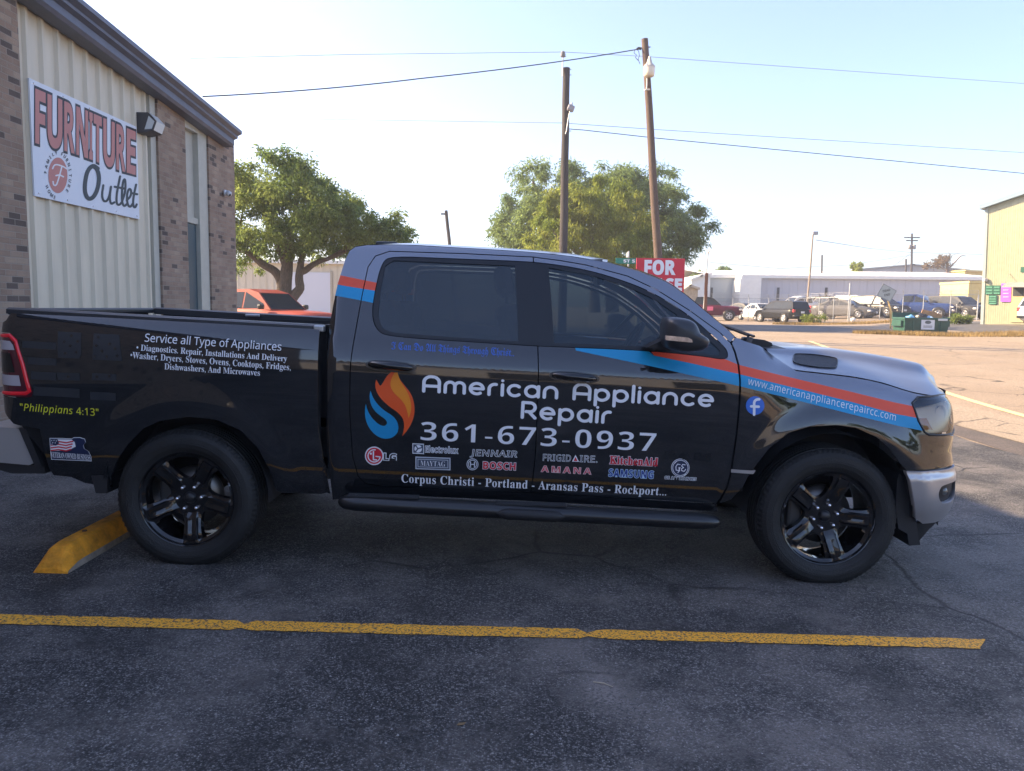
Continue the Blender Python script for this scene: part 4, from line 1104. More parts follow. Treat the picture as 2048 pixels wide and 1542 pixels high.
# service sticker low on the bed
STK = [(99.6, 876), (122, 876), (144, 877), (148, 874.5), (160, 874.3), (170, 877.5), (172, 884), (167.5, 890), (169, 897), (178, 903), (183, 914), (183.5, 922.5), (140, 920.5), (103, 919), (101, 900)]
SK2 = [(sum(p[0] for p in STK)/len(STK)+(p[0]-sum(q[0] for q in STK)/len(STK))*.975, 898+(p[1]-898)*.95) for p in STK]
it = [shape(STK, 0, (), 1, 0), shape(SK2, 0, (), 0, .0006)]
it += [shape([(101.5, 878), (144, 879), (150, 884), (152, 893), (138, 900), (103, 902)], 0, (), 1, .0012)]
for k in range(4):
    y = 882+5.4*k
    it.append(shape([(101.8, y+1.5), (118, y-.5), (133, y+2), (147-1.5*k, y-1.2), (148-1.5*k, y+1.4), (133, y+4.6), (118, y+2.1), (101.8, y+4)], 0, (), 2, .0018))
it.append(shape([(101.5, 878), (116, 878.4), (119, 886), (113, 891), (102, 889)], 0, (), 0, .0024))
for u, v in ((104.5, 881), (109, 880.5), (113.5, 881.5), (106.5, 885), (111.5, 885.5), (105, 888)): it.append(disc(u, v, 1.0, 1, .003, n=8))
lay('service_sticker', it, [C_NAVY, C_WHITE, C_RED])
ob = write('service_sticker', 'VETERAN OWNED BUSINESS', (103.5, 914.2), (182, 920.6), 10.5, C_WHITE, 'serif', .0)
for v in ob.data.vertices: v.co.y -= .002
# ================================================================== ground
def nn_(N, t, **k):
    n = N.new(t)
    for a, v in k.items(): setattr(n, a, v)
    return n
def asphalt(name, c0, c1, cstone, scale=1.0, stone=.5, cracks=.5, bump=.5, stains=.5, rough=.75, dirt=(.20, .15, .11), oil=.15, streak=None):
    m = bpy.data.materials.new(name); N, L, b = nodes_of(m)
    geo = N.new('ShaderNodeNewGeometry'); pos = geo.outputs['Position']
    def noise(sc, det=6, rg=.6):
        t = N.new('ShaderNodeTexNoise'); t.inputs['Scale'].default_value = sc; t.inputs['Detail'].default_value = det; t.inputs['Roughness'].default_value = rg
        L.new(pos, t.inputs['Vector']); return t.outputs[0]
    def ramp(inp, a, b_, ca=(0, 0, 0, 1), cb=(1, 1, 1, 1)):
        if a > b_: a, b_, ca, cb = b_, a, cb, ca
        r = N.new('ShaderNodeValToRGB'); r.color_ramp.elements[0].position = a; r.color_ramp.elements[1].position = b_
        r.color_ramp.elements[0].color = ca; r.color_ramp.elements[1].color = cb; L.new(inp, r.inputs[0]); return r.outputs[0]
    def mix(f, a, b_):
        x = N.new('ShaderNodeMix'); x.data_type = 'RGBA'
        if isinstance(f, float): x.inputs[0].default_value = f
        else: L.new(f, x.inputs[0])
        for i, v in ((6, a), (7, b_)):
            if isinstance(v, tuple): x.inputs[i].default_value = (*v, 1)
            else: L.new(v, x.inputs[i])
        return x.outputs[2]
    def math_(op, a, b_):
        x = N.new('ShaderNodeMath'); x.operation = op
        for i, v in ((0, a), (1, b_)):
            if isinstance(v, float): x.inputs[i].default_value = v
            else: L.new(v, x.inputs[i])
        return x.outputs[0]
    col = mix(ramp(noise(.55*scale, 5), .35, .68), c0, c1)
    dust = math_('MULTIPLY', ramp(noise(1.1*scale, 9, .72), .45, .62), stains)
    grain = noise(62*scale, 6, .75)
    col = mix(math_('MULTIPLY', dust, ramp(grain, .36, .56)), col, dirt)
    # packed aggregate
    v = N.new('ShaderNodeTexVoronoi'); v.inputs['Scale'].default_value = 165*scale; L.new(pos, v.inputs['Vector'])
    h = N.new('ShaderNodeSeparateColor'); L.new(v.outputs['Color'], h.inputs[0])
    st = math_('MULTIPLY', ramp(h.outputs[0], .45, .9), ramp(v.outputs['Distance'], .9, .3))
    col = mix(math_('MULTIPLY', math_('MULTIPLY', st, stone), ramp(noise(3.1*scale, 5), .25, .50)), col, cstone)
    col = mix(math_('MULTIPLY', ramp(grain, .42, .58), .72), col, (c0[0]*.30, c0[1]*.30, c0[2]*.30))
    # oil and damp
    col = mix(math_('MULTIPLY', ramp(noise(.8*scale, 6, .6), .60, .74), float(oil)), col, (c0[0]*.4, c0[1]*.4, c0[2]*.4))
    if streak is not None:
        (xa, ya, _), (xb, yb_, _) = streak; k_ = (xb-xa)/(yb_-ya)
        sp_ = N.new('ShaderNodeSeparateXYZ'); L.new(pos, sp_.inputs[0])
        dx_ = math_('ADD', math_('SUBTRACT', sp_.outputs[0], math_('MULTIPLY', sp_.outputs[1], k_)), -(xa-k_*ya))
        dx_ = math_('ADD', dx_, math_('MULTIPLY', math_('ADD', noise(2.4, 5), -.5), .55)); ab = N.new('ShaderNodeMath'); ab.operation = 'ABSOLUTE'; L.new(dx_, ab.inputs[0])
        f_ = math_('MULTIPLY', ramp(ab.outputs[0], .20, .02), ramp(sp_.outputs[1], -1.6, -2.1)) if False else math_('MULTIPLY', ramp(ab.outputs[0], .20, .02), math_('MULTIPLY', ramp(math_('MULTIPLY', sp_.outputs[1], -.4), .60, .95), ramp(noise(1.9, 8, .75), .42, .60)))
        col = mix(math_('MULTIPLY', math_('MULTIPLY', f_, ramp(grain, .44, .58)), .8), col, dirt)
    # rare bright specks
    v3 = N.new('ShaderNodeTexVoronoi'); v3.inputs['Scale'].default_value = 75*scale; L.new(pos, v3.inputs['Vector'])
    h3 = N.new('ShaderNodeSeparateColor'); L.new(v3.outputs['Color'], h3.inputs[0])
    col = mix(math_('MULTIPLY', ramp(h3.outputs[1], .993, .995), ramp(v3.outputs['Distance'], .26, .14)), col, (.45, .43, .40))
    # cracks
    wn_ = N.new('ShaderNodeTexNoise'); wn_.inputs['Scale'].default_value = 1.7; wn_.inputs['Detail'].default_value = 6; L.new(pos, wn_.inputs['Vector'])
    vm_ = N.new('ShaderNodeMix'); vm_.data_type = 'RGBA'; vm_.inputs[0].default_value = .22; L.new(pos, vm_.inputs[6]); L.new(wn_.outputs['Color'], vm_.inputs[7])
    vc = N.new('ShaderNodeTexVoronoi'); vc.feature = 'DISTANCE_TO_EDGE'; vc.inputs['Scale'].default_value = .9*scale; L.new(vm_.outputs[2], vc.inputs['Vector'])
    ck = math_('MULTIPLY', ramp(vc.outputs['Distance'], .012, .002), ramp(noise(.5, 2), .50, .60))
    ck = math_('MULTIPLY', ck, cracks)
    col = mix(ck, col, (.010, .010, .010))
    L.new(col, b.inputs['Base Color'])
    b.inputs['Roughness'].default_value = rough; b.inputs['Specular IOR Level'].default_value = .4
    bp = N.new('ShaderNodeBump'); bp.inputs['Strength'].default_value = bump; bp.inputs['Distance'].default_value = .008
    hgt = math_('ADD', math_('MULTIPLY', v.outputs['Distance'], -.8), math_('MULTIPLY', noise(60*scale, 4), .8))
    hgt = math_('ADD', hgt, math_('MULTIPLY', ck, -2.0))
    L.new(hgt, bp.inputs['Height']); L.new(bp.outputs[0], b.inputs['Normal'])
    return m
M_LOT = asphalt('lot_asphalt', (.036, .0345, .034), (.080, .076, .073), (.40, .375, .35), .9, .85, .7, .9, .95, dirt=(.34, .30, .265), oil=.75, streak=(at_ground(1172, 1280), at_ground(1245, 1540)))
M_STREET = asphalt('street_asphalt', (.12, .105, .095), (.17, .145, .12), (.34, .30, .25), .8, .45, .9, .4, .5, dirt=(.30, .24, .17))
M_CONC = asphalt('worn_concrete', (.36, .285, .20), (.46, .37, .265), (.54, .46, .36), .7, .3, .7, .3, .45, .85, dirt=(.24, .19, .14))
M_PALE = asphalt('pale_yard', (.33, .25, .17), (.45, .355, .255), (.55, .46, .35), .8, .5, 1.0, .6, .7, .85, dirt=(.22, .17, .12), oil=.3)
M_GREY = asphalt('grey_road', (.10, .10, .105), (.14, .135, .135), (.25, .24, .22), .6, .3, .9, .3, .3)

def sheet(name, xs, ys, m, off, kind='structure', jag=0.0, fn=None):
    xs = np.asarray(xs); ys = np.asarray(ys); vs = []; fs = []
    for i, x in enumerate(xs):
        for j, y in enumerate(ys):
            xx = x
            if fn is not None: xx = fn(x, y, i, len(xs))
            vs.append((xx, y, float(gz(xx, y))+off))
    m_ = len(ys)
    for i in range(len(xs)-1):
        for j in range(m_-1): fs.append((i*m_+j, (i+1)*m_+j, (i+1)*m_+j+1, i*m_+j+1))
    mb = MB(); mb.add(vs, fs, 0, True); o = mb.build(name, m, None, recalc=False)
    return tag(o, kind=kind)
far = np.concatenate([np.linspace(-900, -70, 8), np.linspace(-60, 100, 41), np.linspace(120, 900, 8)])
fary = np.concatenate([np.linspace(-400, -40, 8), np.linspace(-30, 70, 51), np.linspace(80, 260, 10), np.linspace(300, 1200, 5)])
sheet('ground', far, fary, M_PALE, 0.0)
edge_x = 5.95
wob = lambda y: .05*math.sin(y*1.3)+.03*math.sin(y*3.7+1)
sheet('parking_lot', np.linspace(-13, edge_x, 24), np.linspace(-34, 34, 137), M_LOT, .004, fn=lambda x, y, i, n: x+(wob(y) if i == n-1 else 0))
sheet('gutter', np.linspace(edge_x+.02, 6.55, 2), np.linspace(-34, 34, 69), asphalt('gutter_asphalt', (.10, .085, .07), (.15, .12, .10), (.3, .27, .22), 1, .4, .5, .5, .3), .004, fn=lambda x, y, i, n: x+(wob(y) if i == 0 else 0))
sheet('concrete_apron', np.linspace(6.57, 8.15, 3), np.linspace(-34, 34, 69), M_CONC, .006)
sheet('street', np.linspace(9.2, 70, 31), np.linspace(34, 46, 7), M_GREY, .006)
# painted lines
def painted(name, p0, p1, w, m, label, n=160, gap=()):
    p0 = np.array(p0[:2]); p1 = np.array(p1[:2]); d = (p1-p0); L_ = np.linalg.norm(d); d /= L_; nrm = np.array([-d[1], d[0]])
    mb = MB(); vs = []; r = random.Random(3)
    for i in range(n+1):
        s = L_*i/n; p = p0+d*s
        for q in (-1, 1):
            e = w/2+r.uniform(-.005, .005)
            for gx in gap:
                e -= w*.34*math.exp(-((s-gx)/.022)**2)*(1 if q > 0 else .75)
            x = p+nrm*q*e; vs.append((x[0]+(.05*q if i == n else 0), x[1], float(gz(x[0], x[1]))+.008))
    mb.add(vs, [(2*i, 2*i+2, 2*i+3, 2*i+1) for i in range(n)])
    o = mb.build(name, m, None, recalc=False); return tag(o, label, 'road marking', kind='structure')
def paint_mat(name, col, worn):
    m = bpy.data.materials.new(name); N, L, b = nodes_of(m)
    geo = N.new('ShaderNodeNewGeometry')
    t = N.new('ShaderNodeTexNoise'); t.inputs['Scale'].default_value = 85; t.inputs['Detail'].default_value = 6; t.inputs['Roughness'].default_value = .72; L.new(geo.outputs['Position'], t.inputs['Vector'])
    r = N.new('ShaderNodeValToRGB'); r.color_ramp.elements[0].position = worn; r.color_ramp.elements[1].position = worn+.06; L.new(t.outputs[0], r.inputs[0])
    r.color_ramp.elements[0].color = (.05, .05, .055, 1); r.color_ramp.elements[1].color = (*col, 1)
    L.new(r.outputs[0], b.inputs['Base Color']); b.inputs['Roughness'].default_value = .7
    bp = N.new('ShaderNodeBump'); bp.inputs['Strength'].default_value = .5; bp.inputs['Distance'].default_value = .005; L.new(t.outputs[0], bp.inputs['Height']); L.new(bp.outputs[0], b.inputs['Normal'])
    return m
M_YLINE = paint_mat('yellow_road_paint', (.90, .42, .03), .43)
a = (at_ground(0, 1232)+at_ground(0, 1250))/2; b_ = (at_ground(1955, 1281)+at_ground(1975, 1300))/2
dirv = (b_-a)/np.linalg.norm(b_-a); a2 = a-dirv*2.2
painted('stall_line', a2, b_, .108, M_YLINE, 'yellow painted stall line beside the pickup', gap=[float(np.linalg.norm((at_ground(u, v)-a2)[:2])) for u, v in ((484, 1256), (1172, 1274), (1186, 1275))])
a = at_ground(1906, 790); b2 = at_ground(2048, 832); dv = (b2-a)/np.linalg.norm(b2-a)
painted('lane_line', a-dv*14, b2+dv*10, .16, paint_mat('pale_yellow_paint', (.72, .58, .26), .30), 'pale yellow line across the sunlit yard')

# ================================================================== wheel stop
ws = thing('wheel_stop', (0, 0, 0), 'yellow painted concrete wheel stop behind the rear wheel of the pickup', 'wheel stop')
g0 = at_ground(66, 1147); g1 = at_ground(139, 1147)
M_STOP = mat('yellow_concrete', (.70, .275, .014), .78, noise=.42, nscale=11, bump=.5, bscale=60)
M_BARE = mat('bare_concrete', (.26, .22, .18), .9, noise=.35, nscale=14, bump=.4, bscale=80)
x0, x1, yn = g0[0], g1[0], g0[1]; xm = (x0+x1)/2; hw = (x1-x0)/2; z0 = float(gz(xm, yn))
sec = [(-hw, 0), (-hw, .035), (-hw*.62, .125), (-hw*.40, .14), (hw*.40, .14), (hw*.62, .125), (hw, .045), (hw, 0)]
mb = MB(); vs = []
yl = [yn, yn+.012, yn+.10, yn+.16, yn+1.60, yn+1.68, yn+1.82, yn+1.83]
sc_ = [(1, .22), (1, .45), (1, .92), (1, 1), (1, 1), (1, .92), (1, .45), (1, .22)]
for y, (sx, sz) in zip(yl, sc_):
    for i, (px, pz) in enumerate(sec): vs.append((xm+px, y, z0+pz*sz-.003))
m_ = len(sec); fs = [(i*m_+j, i*m_+j+1, (i+1)*m_+j+1, (i+1)*m_+j) for i in range(len(yl)-1) for j in range(m_-1)]
n0 = len(fs)
mb.add(vs, fs+[tuple(range(m_))[::-1], tuple((len(yl)-1)*m_+j for j in range(m_))])
mb.mi = [1 if (i < n0 and i % (m_-1) == m_-2) else 0 for i in range(len(mb.f))]
mb.build('concrete_block', [M_STOP, M_BARE], ws)
mb = MB()
for y in (yn+.35, yn+1.45): mb.lathe([(0, .008), (.012, .007), (.014, 0)], 10, M=Matrix.Translation((xm, y, z0+.138)))
mb.build('anchor_bolt', mat('rusty_steel', (.12, .06, .035), .8, .4, noise=.4, nscale=30), ws)

# ================================================================== shop on the left
WX, WYAW = -5.75, math.tan(math.radians(1.5))
def wallp(u, v, off=0.0):
    o, d = ray(u, v); X = WX+off; t = (X+WYAW*o[1]-o[0])/(d[0]-WYAW*d[1]); return o+t*d
def wy(u, v=400): return float(wallp(u, v)[1])
shop = thing('shop_building', (WX, 3, float(gz(WX, 3))), 'brick and cream ribbed metal furniture shop with grey roof edge behind the pickup', 'building')
SHIFT = Vector((-WX, -3, -float(gz(WX, 3))))
# tile bricks along the wall
def brick_mat():
    m = bpy.data.materials.new('brick_wall'); N, L, b = nodes_of(m)
    geo = N.new('ShaderNodeNewGeometry'); sep = N.new('ShaderNodeSeparateXYZ'); L.new(geo.outputs['Position'], sep.inputs[0])
    add = N.new('ShaderNodeMath'); add.operation = 'ADD'; L.new(sep.outputs[0], add.inputs[0]); L.new(sep.outputs[1], add.inputs[1])
    cb = N.new('ShaderNodeCombineXYZ'); L.new(add.outputs[0], cb.inputs[0]); L.new(sep.outputs[2], cb.inputs[1])
    br = N.new('ShaderNodeTexBrick'); L.new(cb.outputs[0], br.inputs['Vector'])
    br.inputs['Scale'].default_value = 1.0; br.inputs['Brick Width'].default_value = .205; br.inputs['Row Height'].default_value = .072; br.inputs['Mortar Size'].default_value = .005
    br.inputs['Mortar Smooth'].default_value = .3; br.inputs['Color1'].default_value = (0, 0, 0, 1); br.inputs['Color2'].default_value = (1, 1, 1, 1); br.inputs['Mortar'].default_value = (.5, .5, .5, 1); br.inputs['Bias'].default_value = 0
    r = N.new('ShaderNodeValToRGB'); r.color_ramp.interpolation = 'CONSTANT'
    els = r.color_ramp.elements
    els[0].position = 0; els[0].color = (.115, .085, .068, 1)
    els[1].position = .08; els[1].color = (.27, .185, .130, 1)
    for p, c in ((.25, (.31, .222, .158)), (.45, (.285, .20, .142)), (.62, (.33, .245, .175)), (.78, (.25, .172, .125)), (.90, (.30, .21, .150))):
        e = els.new(p); e.color = (*c, 1)
    L.new(br.outputs['Color'], r.inputs[0])
    n2 = N.new('ShaderNodeTexNoise'); n2.inputs['Scale'].default_value = 2.2; n2.inputs['Detail'].default_value = 8; L.new(geo.outputs['Position'], n2.inputs['Vector'])
    mx = N.new('ShaderNodeMix'); mx.data_type = 'RGBA'; mx.blend_type = 'OVERLAY'; mx.inputs[0].default_value = .45; L.new(r.outputs[0], mx.inputs[6]); L.new(n2.outputs[0], mx.inputs[7])
    mm = N.new('ShaderNodeMix'); mm.data_type = 'RGBA'; L.new(br.outputs['Fac'], mm.inputs[0]); L.new(mx.outputs[2], mm.inputs[6]); mm.inputs[7].default_value = (.30, .25, .20, 1)
    L.new(mm.outputs[2], b.inputs['Base Color']); b.inputs['Roughness'].default_value = .9
    n3 = N.new('ShaderNodeTexNoise'); n3.inputs['Scale'].default_value = 70; n3.inputs['Detail'].default_value = 4; L.new(geo.outputs['Position'], n3.inputs['Vector'])
    ad = N.new('ShaderNodeMath'); ad.operation = 'MULTIPLY_ADD'; L.new(br.outputs['Fac'], ad.inputs[0]); ad.inputs[1].default_value = -1; L.new(n3.outputs[0], ad.inputs[2])
    bp = N.new('ShaderNodeBump'); bp.inputs['Strength'].default_value = .6; bp.inputs['Distance'].default_value = .01; L.new(ad.outputs[0], bp.inputs['Height']); L.new(bp.outputs[0], b.inputs['Normal'])
    return m
M_BRICK = brick_mat()
M_RIB = mat('cream_metal', (.62, .55, .42), .5, 0, .1, noise=.10, nscale=3, aniso=(1, 1, .2))
M_CREAM = mat('cream_trim', (.45, .43, .36), .5, noise=.08, nscale=5)
M_ROOFT = mat('slate_trim', (.13, .14, .18), .45, .1, noise=.12, nscale=4)
def RY(y, z, off): return Vector((WX+off+WYAW*y, y, z))+SHIFT
yR = float(wallp(484, 262, .35)[1]); zR = float(wallp(484, 262, .35)[2])
pN = wallp(166, 0, .35); slope = (float(pN[2])-zR)/(float(pN[1])-yR)
print('roof slope', slope, 'far corner', yR, zR)
YPK = -7.5
def roof_z(y): return zR+slope*(max(y, YPK)-yR) if y >= YPK else zR+slope*(YPK-yR)-slope*(y-YPK)*-1*1.0 if False else zR+slope*(YPK-yR)+(-slope)*(y-YPK)*-1
Y0, Y1 = -20.0, yR-.25
zb_ = -.15
yA = wy(38); yB = wy(61, 600); y_metal0 = (wy(37, 10)+wy(60, 610))/2
y_p2a = wy(320, 400); y_p2b = wy(374, 400); y_p3a = wy(419, 400); y_end = wy(470, 400)
print('wall', y_metal0, y_p2a, y_p2b, y_p3a, y_end, Y1)
def wall_piece(name, ya, yb, off0, off1, m, ztop=None, zbot=None, top_drop=.12):
    mb = MB(); n = 6
    ys = np.linspace(ya, yb, n)
    vs = []
    for y in ys:
        zt = roof_z(y)-top_drop if ztop is None else ztop
        zb2 = float(gz(WX, y))-.05 if zbot is None else zbot
        vs += [RY(y, zb2, off1), RY(y, zt, off1), RY(y, zt, off0), RY(y, zb2, off0)]
    fs = [(4*i+j, 4*i+(j+1) % 4, 4*(i+1)+(j+1) % 4, 4*(i+1)+j) for i in range(n-1) for j in range(4)]
    fs += [(0, 1, 2, 3), tuple(4*(n-1)+j for j in range(4))]
    mb.add(vs, fs); return mb.build(name, m, shop)
wall_piece('brick_pilaster', Y0, y_metal0, -.4, .0, M_BRICK)
wall_piece('brick_pilaster', y_p2a, y_p2b, -.4, .0, M_BRICK)
wall_piece('brick_pilaster', y_p3a, y_end, -.4, .0, M_BRICK)
# ribbed panel
def ribs(name, ya, yb, off, m, pitch=.305, ztop=None, zbot=None):
    prof = []; y = ya
    while y < yb-.02:
        for dy, d in ((0, 0), (.20, 0), (.222, .042), (.268, .042), (.29, 0)):
            if y+dy < yb: prof.append((y+dy, d))
        y += pitch
    prof.append((yb, 0)); vs = []
    for y, d in prof:
        zt = roof_z(y)-.12 if ztop is None else ztop
        vs += [RY(y, (float(gz(WX, y))-.05) if zbot is None else zbot, off+d), RY(y, zt, off+d)]
    mb = MB(); mb.add(vs, [(2*i, 2*i+1, 2*i+3, 2*i+2) for i in range(len(prof)-1)]); return mb.build(name, m, shop)
ribs('ribbed_wall', y_metal0, y_p2a, -.10, M_RIB)
wall_piece('corner_trim', y_p2a-.17, y_p2a-.002, -.12, -.035, M_CREAM)
wall_piece('corner_trim', y_metal0+.002, y_metal0+.06, -.12, -.055, M_CREAM)
# recess with the door beyond the second pilaster
ybx = wy(402, 400)
wall_piece('recess_wall', y_p2b+.002, y_p3a-.002, -.42, -.12, M_CREAM)
wall_piece('corner_trim', ybx, y_p3a-.002, -.12, -.03, M_CREAM)
zdt = float(wallp(385, 452, -.28)[2])
wall_piece('door_head', y_p2b+.004, ybx-.004, -.12, -.06, M_CREAM, ztop=zdt+.10, zbot=zdt)
wall_piece('recess_lintel', y_p2b+.004, ybx-.004, -.12, -.02, M_CREAM, ztop=float(wallp(380, 240, -.25)[2])+.05, zbot=float(wallp(380, 272, -.25)[2]))
dr = wall_piece('door', y_p2b+.03, ybx-.03, -.12, -.09, mat('teal_door', (.03, .06, .075), .4, 0, .1), ztop=zdt-.005)
mb = MB(); mb.bbox(tuple(RY(y_p2b+.30, 1.15, -.085)), tuple(RY(y_p2b+.36, 1.30, -.045)), .01); mb.build('door_handle', M_CHROME, dr)
# far end wall and body of the building
mb = MB()
for (xa, xb) in ((-22, WX-.4),):
    vs = [RY(Y1-.02, -.2, 0), RY(Y1-.02, roof_z(Y1)-.12, 0), RY(Y1-.02, roof_z(Y1)-.12, xa), RY(Y1-.02, -.2, xa)]
    mb.add(vs, [(0, 1, 2, 3)])
mb.build('end_wall', M_BRICK, shop)
wall_piece('brick_return', y_end-.001, Y1, -.4, -.001, M_BRICK)
# fascia, gutter and roof
mb = MB(); ys = [Y0, YPK, yR]; vs = []
prof = [(-.05, -.30), (.16, -.30), (.20, -.26), (.20, -.17), (.27, -.14), (.27, -.10), (.35, -.06), (.35, .0), (-.2, .02)]
for y in ys:
    for o_, z_ in prof: vs.append(RY(y, roof_z(y)+z_, o_))
m_ = len(prof); fs = [(i*m_+j, i*m_+j+1, (i+1)*m_+j+1, (i+1)*m_+j) for i in range(2) for j in range(m_-1)]
fs.append(tuple(2*m_+j for j in range(m_)))
mb.add(vs, fs); mb.build('fascia', M_ROOFT, shop)
mb = MB(); vs = []
for y in ys:
    for o_ in (-20, .30): vs.append(RY(y, roof_z(y)+.035, o_))
mb.add(vs, [(0, 1, 3, 2), (2, 3, 5, 4)]); mb.build('roof', M_ROOFT, shop)
# shop sign
sg = thing('shop_sign', tuple(wallp(60, 392, -.02)), 'white FURNITURE Outlet sign on the ribbed shop wall', 'sign')
so = Vector(sg.location); OFFS = -.035
cor = [wallp(u, v, OFFS) for u, v in ((60.2, 157.7), (273.9, 253.1), (278, 437.8), (67.6, 392.1))]
sy0 = (cor[0][1]+cor[3][1])/2; sy1 = (cor[1][1]+cor[2][1])/2; sz1 = (cor[0][2]+cor[1][2])/2; sz0 = (cor[2][2]+cor[3][2])/2
SW, SH = sy1-sy0, sz1-sz0
print('sign', SW, SH)
def sgp(a, b, d): return Vector((WX+OFFS+d+WYAW*(sy0+a*SW), sy0+a*SW, sz0+b*SH))-so
mb = MB(); vs = [sgp(a, b, d) for d in (-.02, .0) for a, b in ((0, 0), (1, 0), (1, 1), (0, 1))]
mb.add(vs, [(0, 1, 2, 3), (4, 5, 6, 7), (0, 1, 5, 4), (1, 2, 6, 5), (2, 3, 7, 6), (3, 0, 4, 7)])
mb.build('sign_board', mat('sign_white', (.66, .69, .74), .45), sg)
def s_uv(u, v):
    p = wallp(u, v, OFFS); return np.array([(p[1]-sy0)/SW, (p[2]-sz0)/SH])
z1 = lambda x, y: s_uv(x*520/1253, y*640/1542)
def onsign(name, items, mats):
    mb = MB()
    for V, T, mi, d in items: mb.add([sgp(p[0], p[1], d) for p in V], T, mi)
    return mb.build(name, mats, sg, recalc=False)
M_SRED = mat('sign_red', (.48, .19, .165), .5); M_SBLK = mat('sign_black', (.02, .022, .03), .5); M_SDK = mat('sign_dark', (.025, .04, .05), .5); M_SWH = mat('sign_print_white', (.7, .7, .72), .5)
# letters of the top word, arched along their foot
tops = [z1(*p) for p in ((163, 418), (650, 632))]; bots = [z1(*p) for p in ((168, 688), (300, 722), (450, 775), (560, 815), (652, 845))]
word = 'FURNITURE'; items = []
lx = [164, 222, 304, 362, 427, 447, 492, 556, 606, 656]
for i, ch in enumerate(word):
    for off, mi, d in ((.05, 1, .003), (.012, 0, .0045)):
        V, T = text2d(ch, 'sansb', off)
        Vr, _ = text2d(ch, 'sansb', .02)
        x0_, x1_ = Vr[:, 0].min(), Vr[:, 0].max(); h0, h1 = Vr[:, 1].min(), Vr[:, 1].max()
        a = (V[:, 0]-x0_)/(x1_-x0_)*.90+.05; bq = (V[:, 1]-h0)/(h1-h0)
        xs_ = lx[i]+(lx[i+1]-lx[i])*a
        top = np.interp(xs_, [163, 650], [420, 632]); bot = np.interp(xs_, [163, 230, 300, 370, 450, 520, 590, 652], [690, 712, 726, 748, 776, 806, 828, 846])
        top = top-14*np.sin(np.pi*(xs_-163)/487)*0.0
        P = np.array([z1(x, b0+(t0-b0)*q) for x, t0, b0, q in zip(xs_, top, bot, bq)])
        items.append((P, T, mi, d))
onsign('sign_word', items, [M_SRED, M_SBLK])
# the script word below, drawn with a pen
def smooth_line(l, it=3):
    l = [np.asarray(p, float) for p in l]
    for _ in range(it):
        o = [l[0]]
        for a, b in zip(l[:-1], l[1:]): o += [a*.75+b*.25, a*.25+b*.75]
        o.append(l[-1]); l = o
    return l
St = [smooth_line([(470, 812), (447, 795), (420, 822), (408, 880), (408, 930), (425, 962), (452, 950), (472, 905), (478, 850), (466, 812), (446, 800)]),
      smooth_line([(497, 893), (490, 940), (497, 970), (515, 970), (528, 940), (534, 900)]), smooth_line([(534, 900), (527, 955), (534, 985), (550, 975)]),
      smooth_line([(578, 850), (562, 930), (560, 980), (572, 990), (586, 975)]), [(552, 900), (596, 908)],
      smooth_line([(588, 970), (604, 920), (604, 868), (596, 862), (588, 900), (586, 970), (596, 996), (610, 984)]),
      smooth_line([(610, 965), (630, 945), (632, 915), (620, 908), (610, 940), (613, 985), (626, 1000), (640, 980)]),
      smooth_line([(655, 890), (642, 950), (640, 992), (650, 1002), (658, 985)]), [(632, 930), (660, 936)]]
V, T = union_strokes([(s_, 5.4 if i else 10) for i, s_ in enumerate(St)], 9)
onsign('sign_word', [(np.array([z1(*p) for p in V]), T, 0, .003)], [M_SDK])
# round monogram with words about it
def sdisc(cx, cy, rx, ry, n=40): return np.array([z1(cx+rx*math.cos(w), cy+ry*math.sin(w)) for w in np.linspace(0, 2*math.pi, n, endpoint=False)])
P = sdisc(278, 845, 46, 86)
mono = [(P, [tuple(range(len(P)))[::-1]], 0, .003)]
fst = [smooth_line([(252, 812), (262, 790), (300, 800), (322, 815)]), smooth_line([(296, 805), (284, 850), (270, 895), (256, 892), (254, 875)]), smooth_line([(268, 846), (286, 842), (304, 852)])]
V, T = union_strokes([(s_, 3.4) for s_ in fst], 3); mono.append((np.array([z1(*p) for p in V]), T, 1, .0045))
ring_txt = [('FAMILY', 188, 262), ('FURNITURE', 290, 402), ('HOME', 105, 150)]
for w_, a0, a1 in ring_txt:
    for i, ch in enumerate(w_):
        an = a0+(a1-a0)*(i/(len(w_)-1))
        if w_ == 'HOME': an = 150-(45)*(i/(len(w_)-1))
        V, T = text2d(ch, 'sansb', 0); c = (V.max(0)+V.min(0))/2; k = 15/.72
        ww = math.radians(an); rot = ww+math.pi/2
        if w_ == 'HOME': rot = ww-math.pi/2
        pts = []
        for p in V:
            x, y = (p-c)*k; y = -y
            q = np.array([x*math.cos(rot)-y*math.sin(rot), x*math.sin(rot)+y*math.cos(rot)])
            pts.append(z1(278+(60*math.cos(ww)+q[0]*.85), 845+(110*math.sin(ww)+q[1]*1.15)))
        T2 = T
        mono.append((np.array(pts), T2, 2, .003))
onsign('sign_monogram', mono, [M_SRED, M_SWH, M_SBLK])
mb = MB()
for a in np.linspace(.03, .97, 5):
    for b in (.03, .97): mb.lathe([(0, .006), (.010, .004), (.012, 0)], 8, M=Matrix.Translation(sgp(a, b, .0)) @ Matrix.Rotation(math.pi/2, 4, 'Y'))
mb.build('sign_screw', M_CHROME, sg)
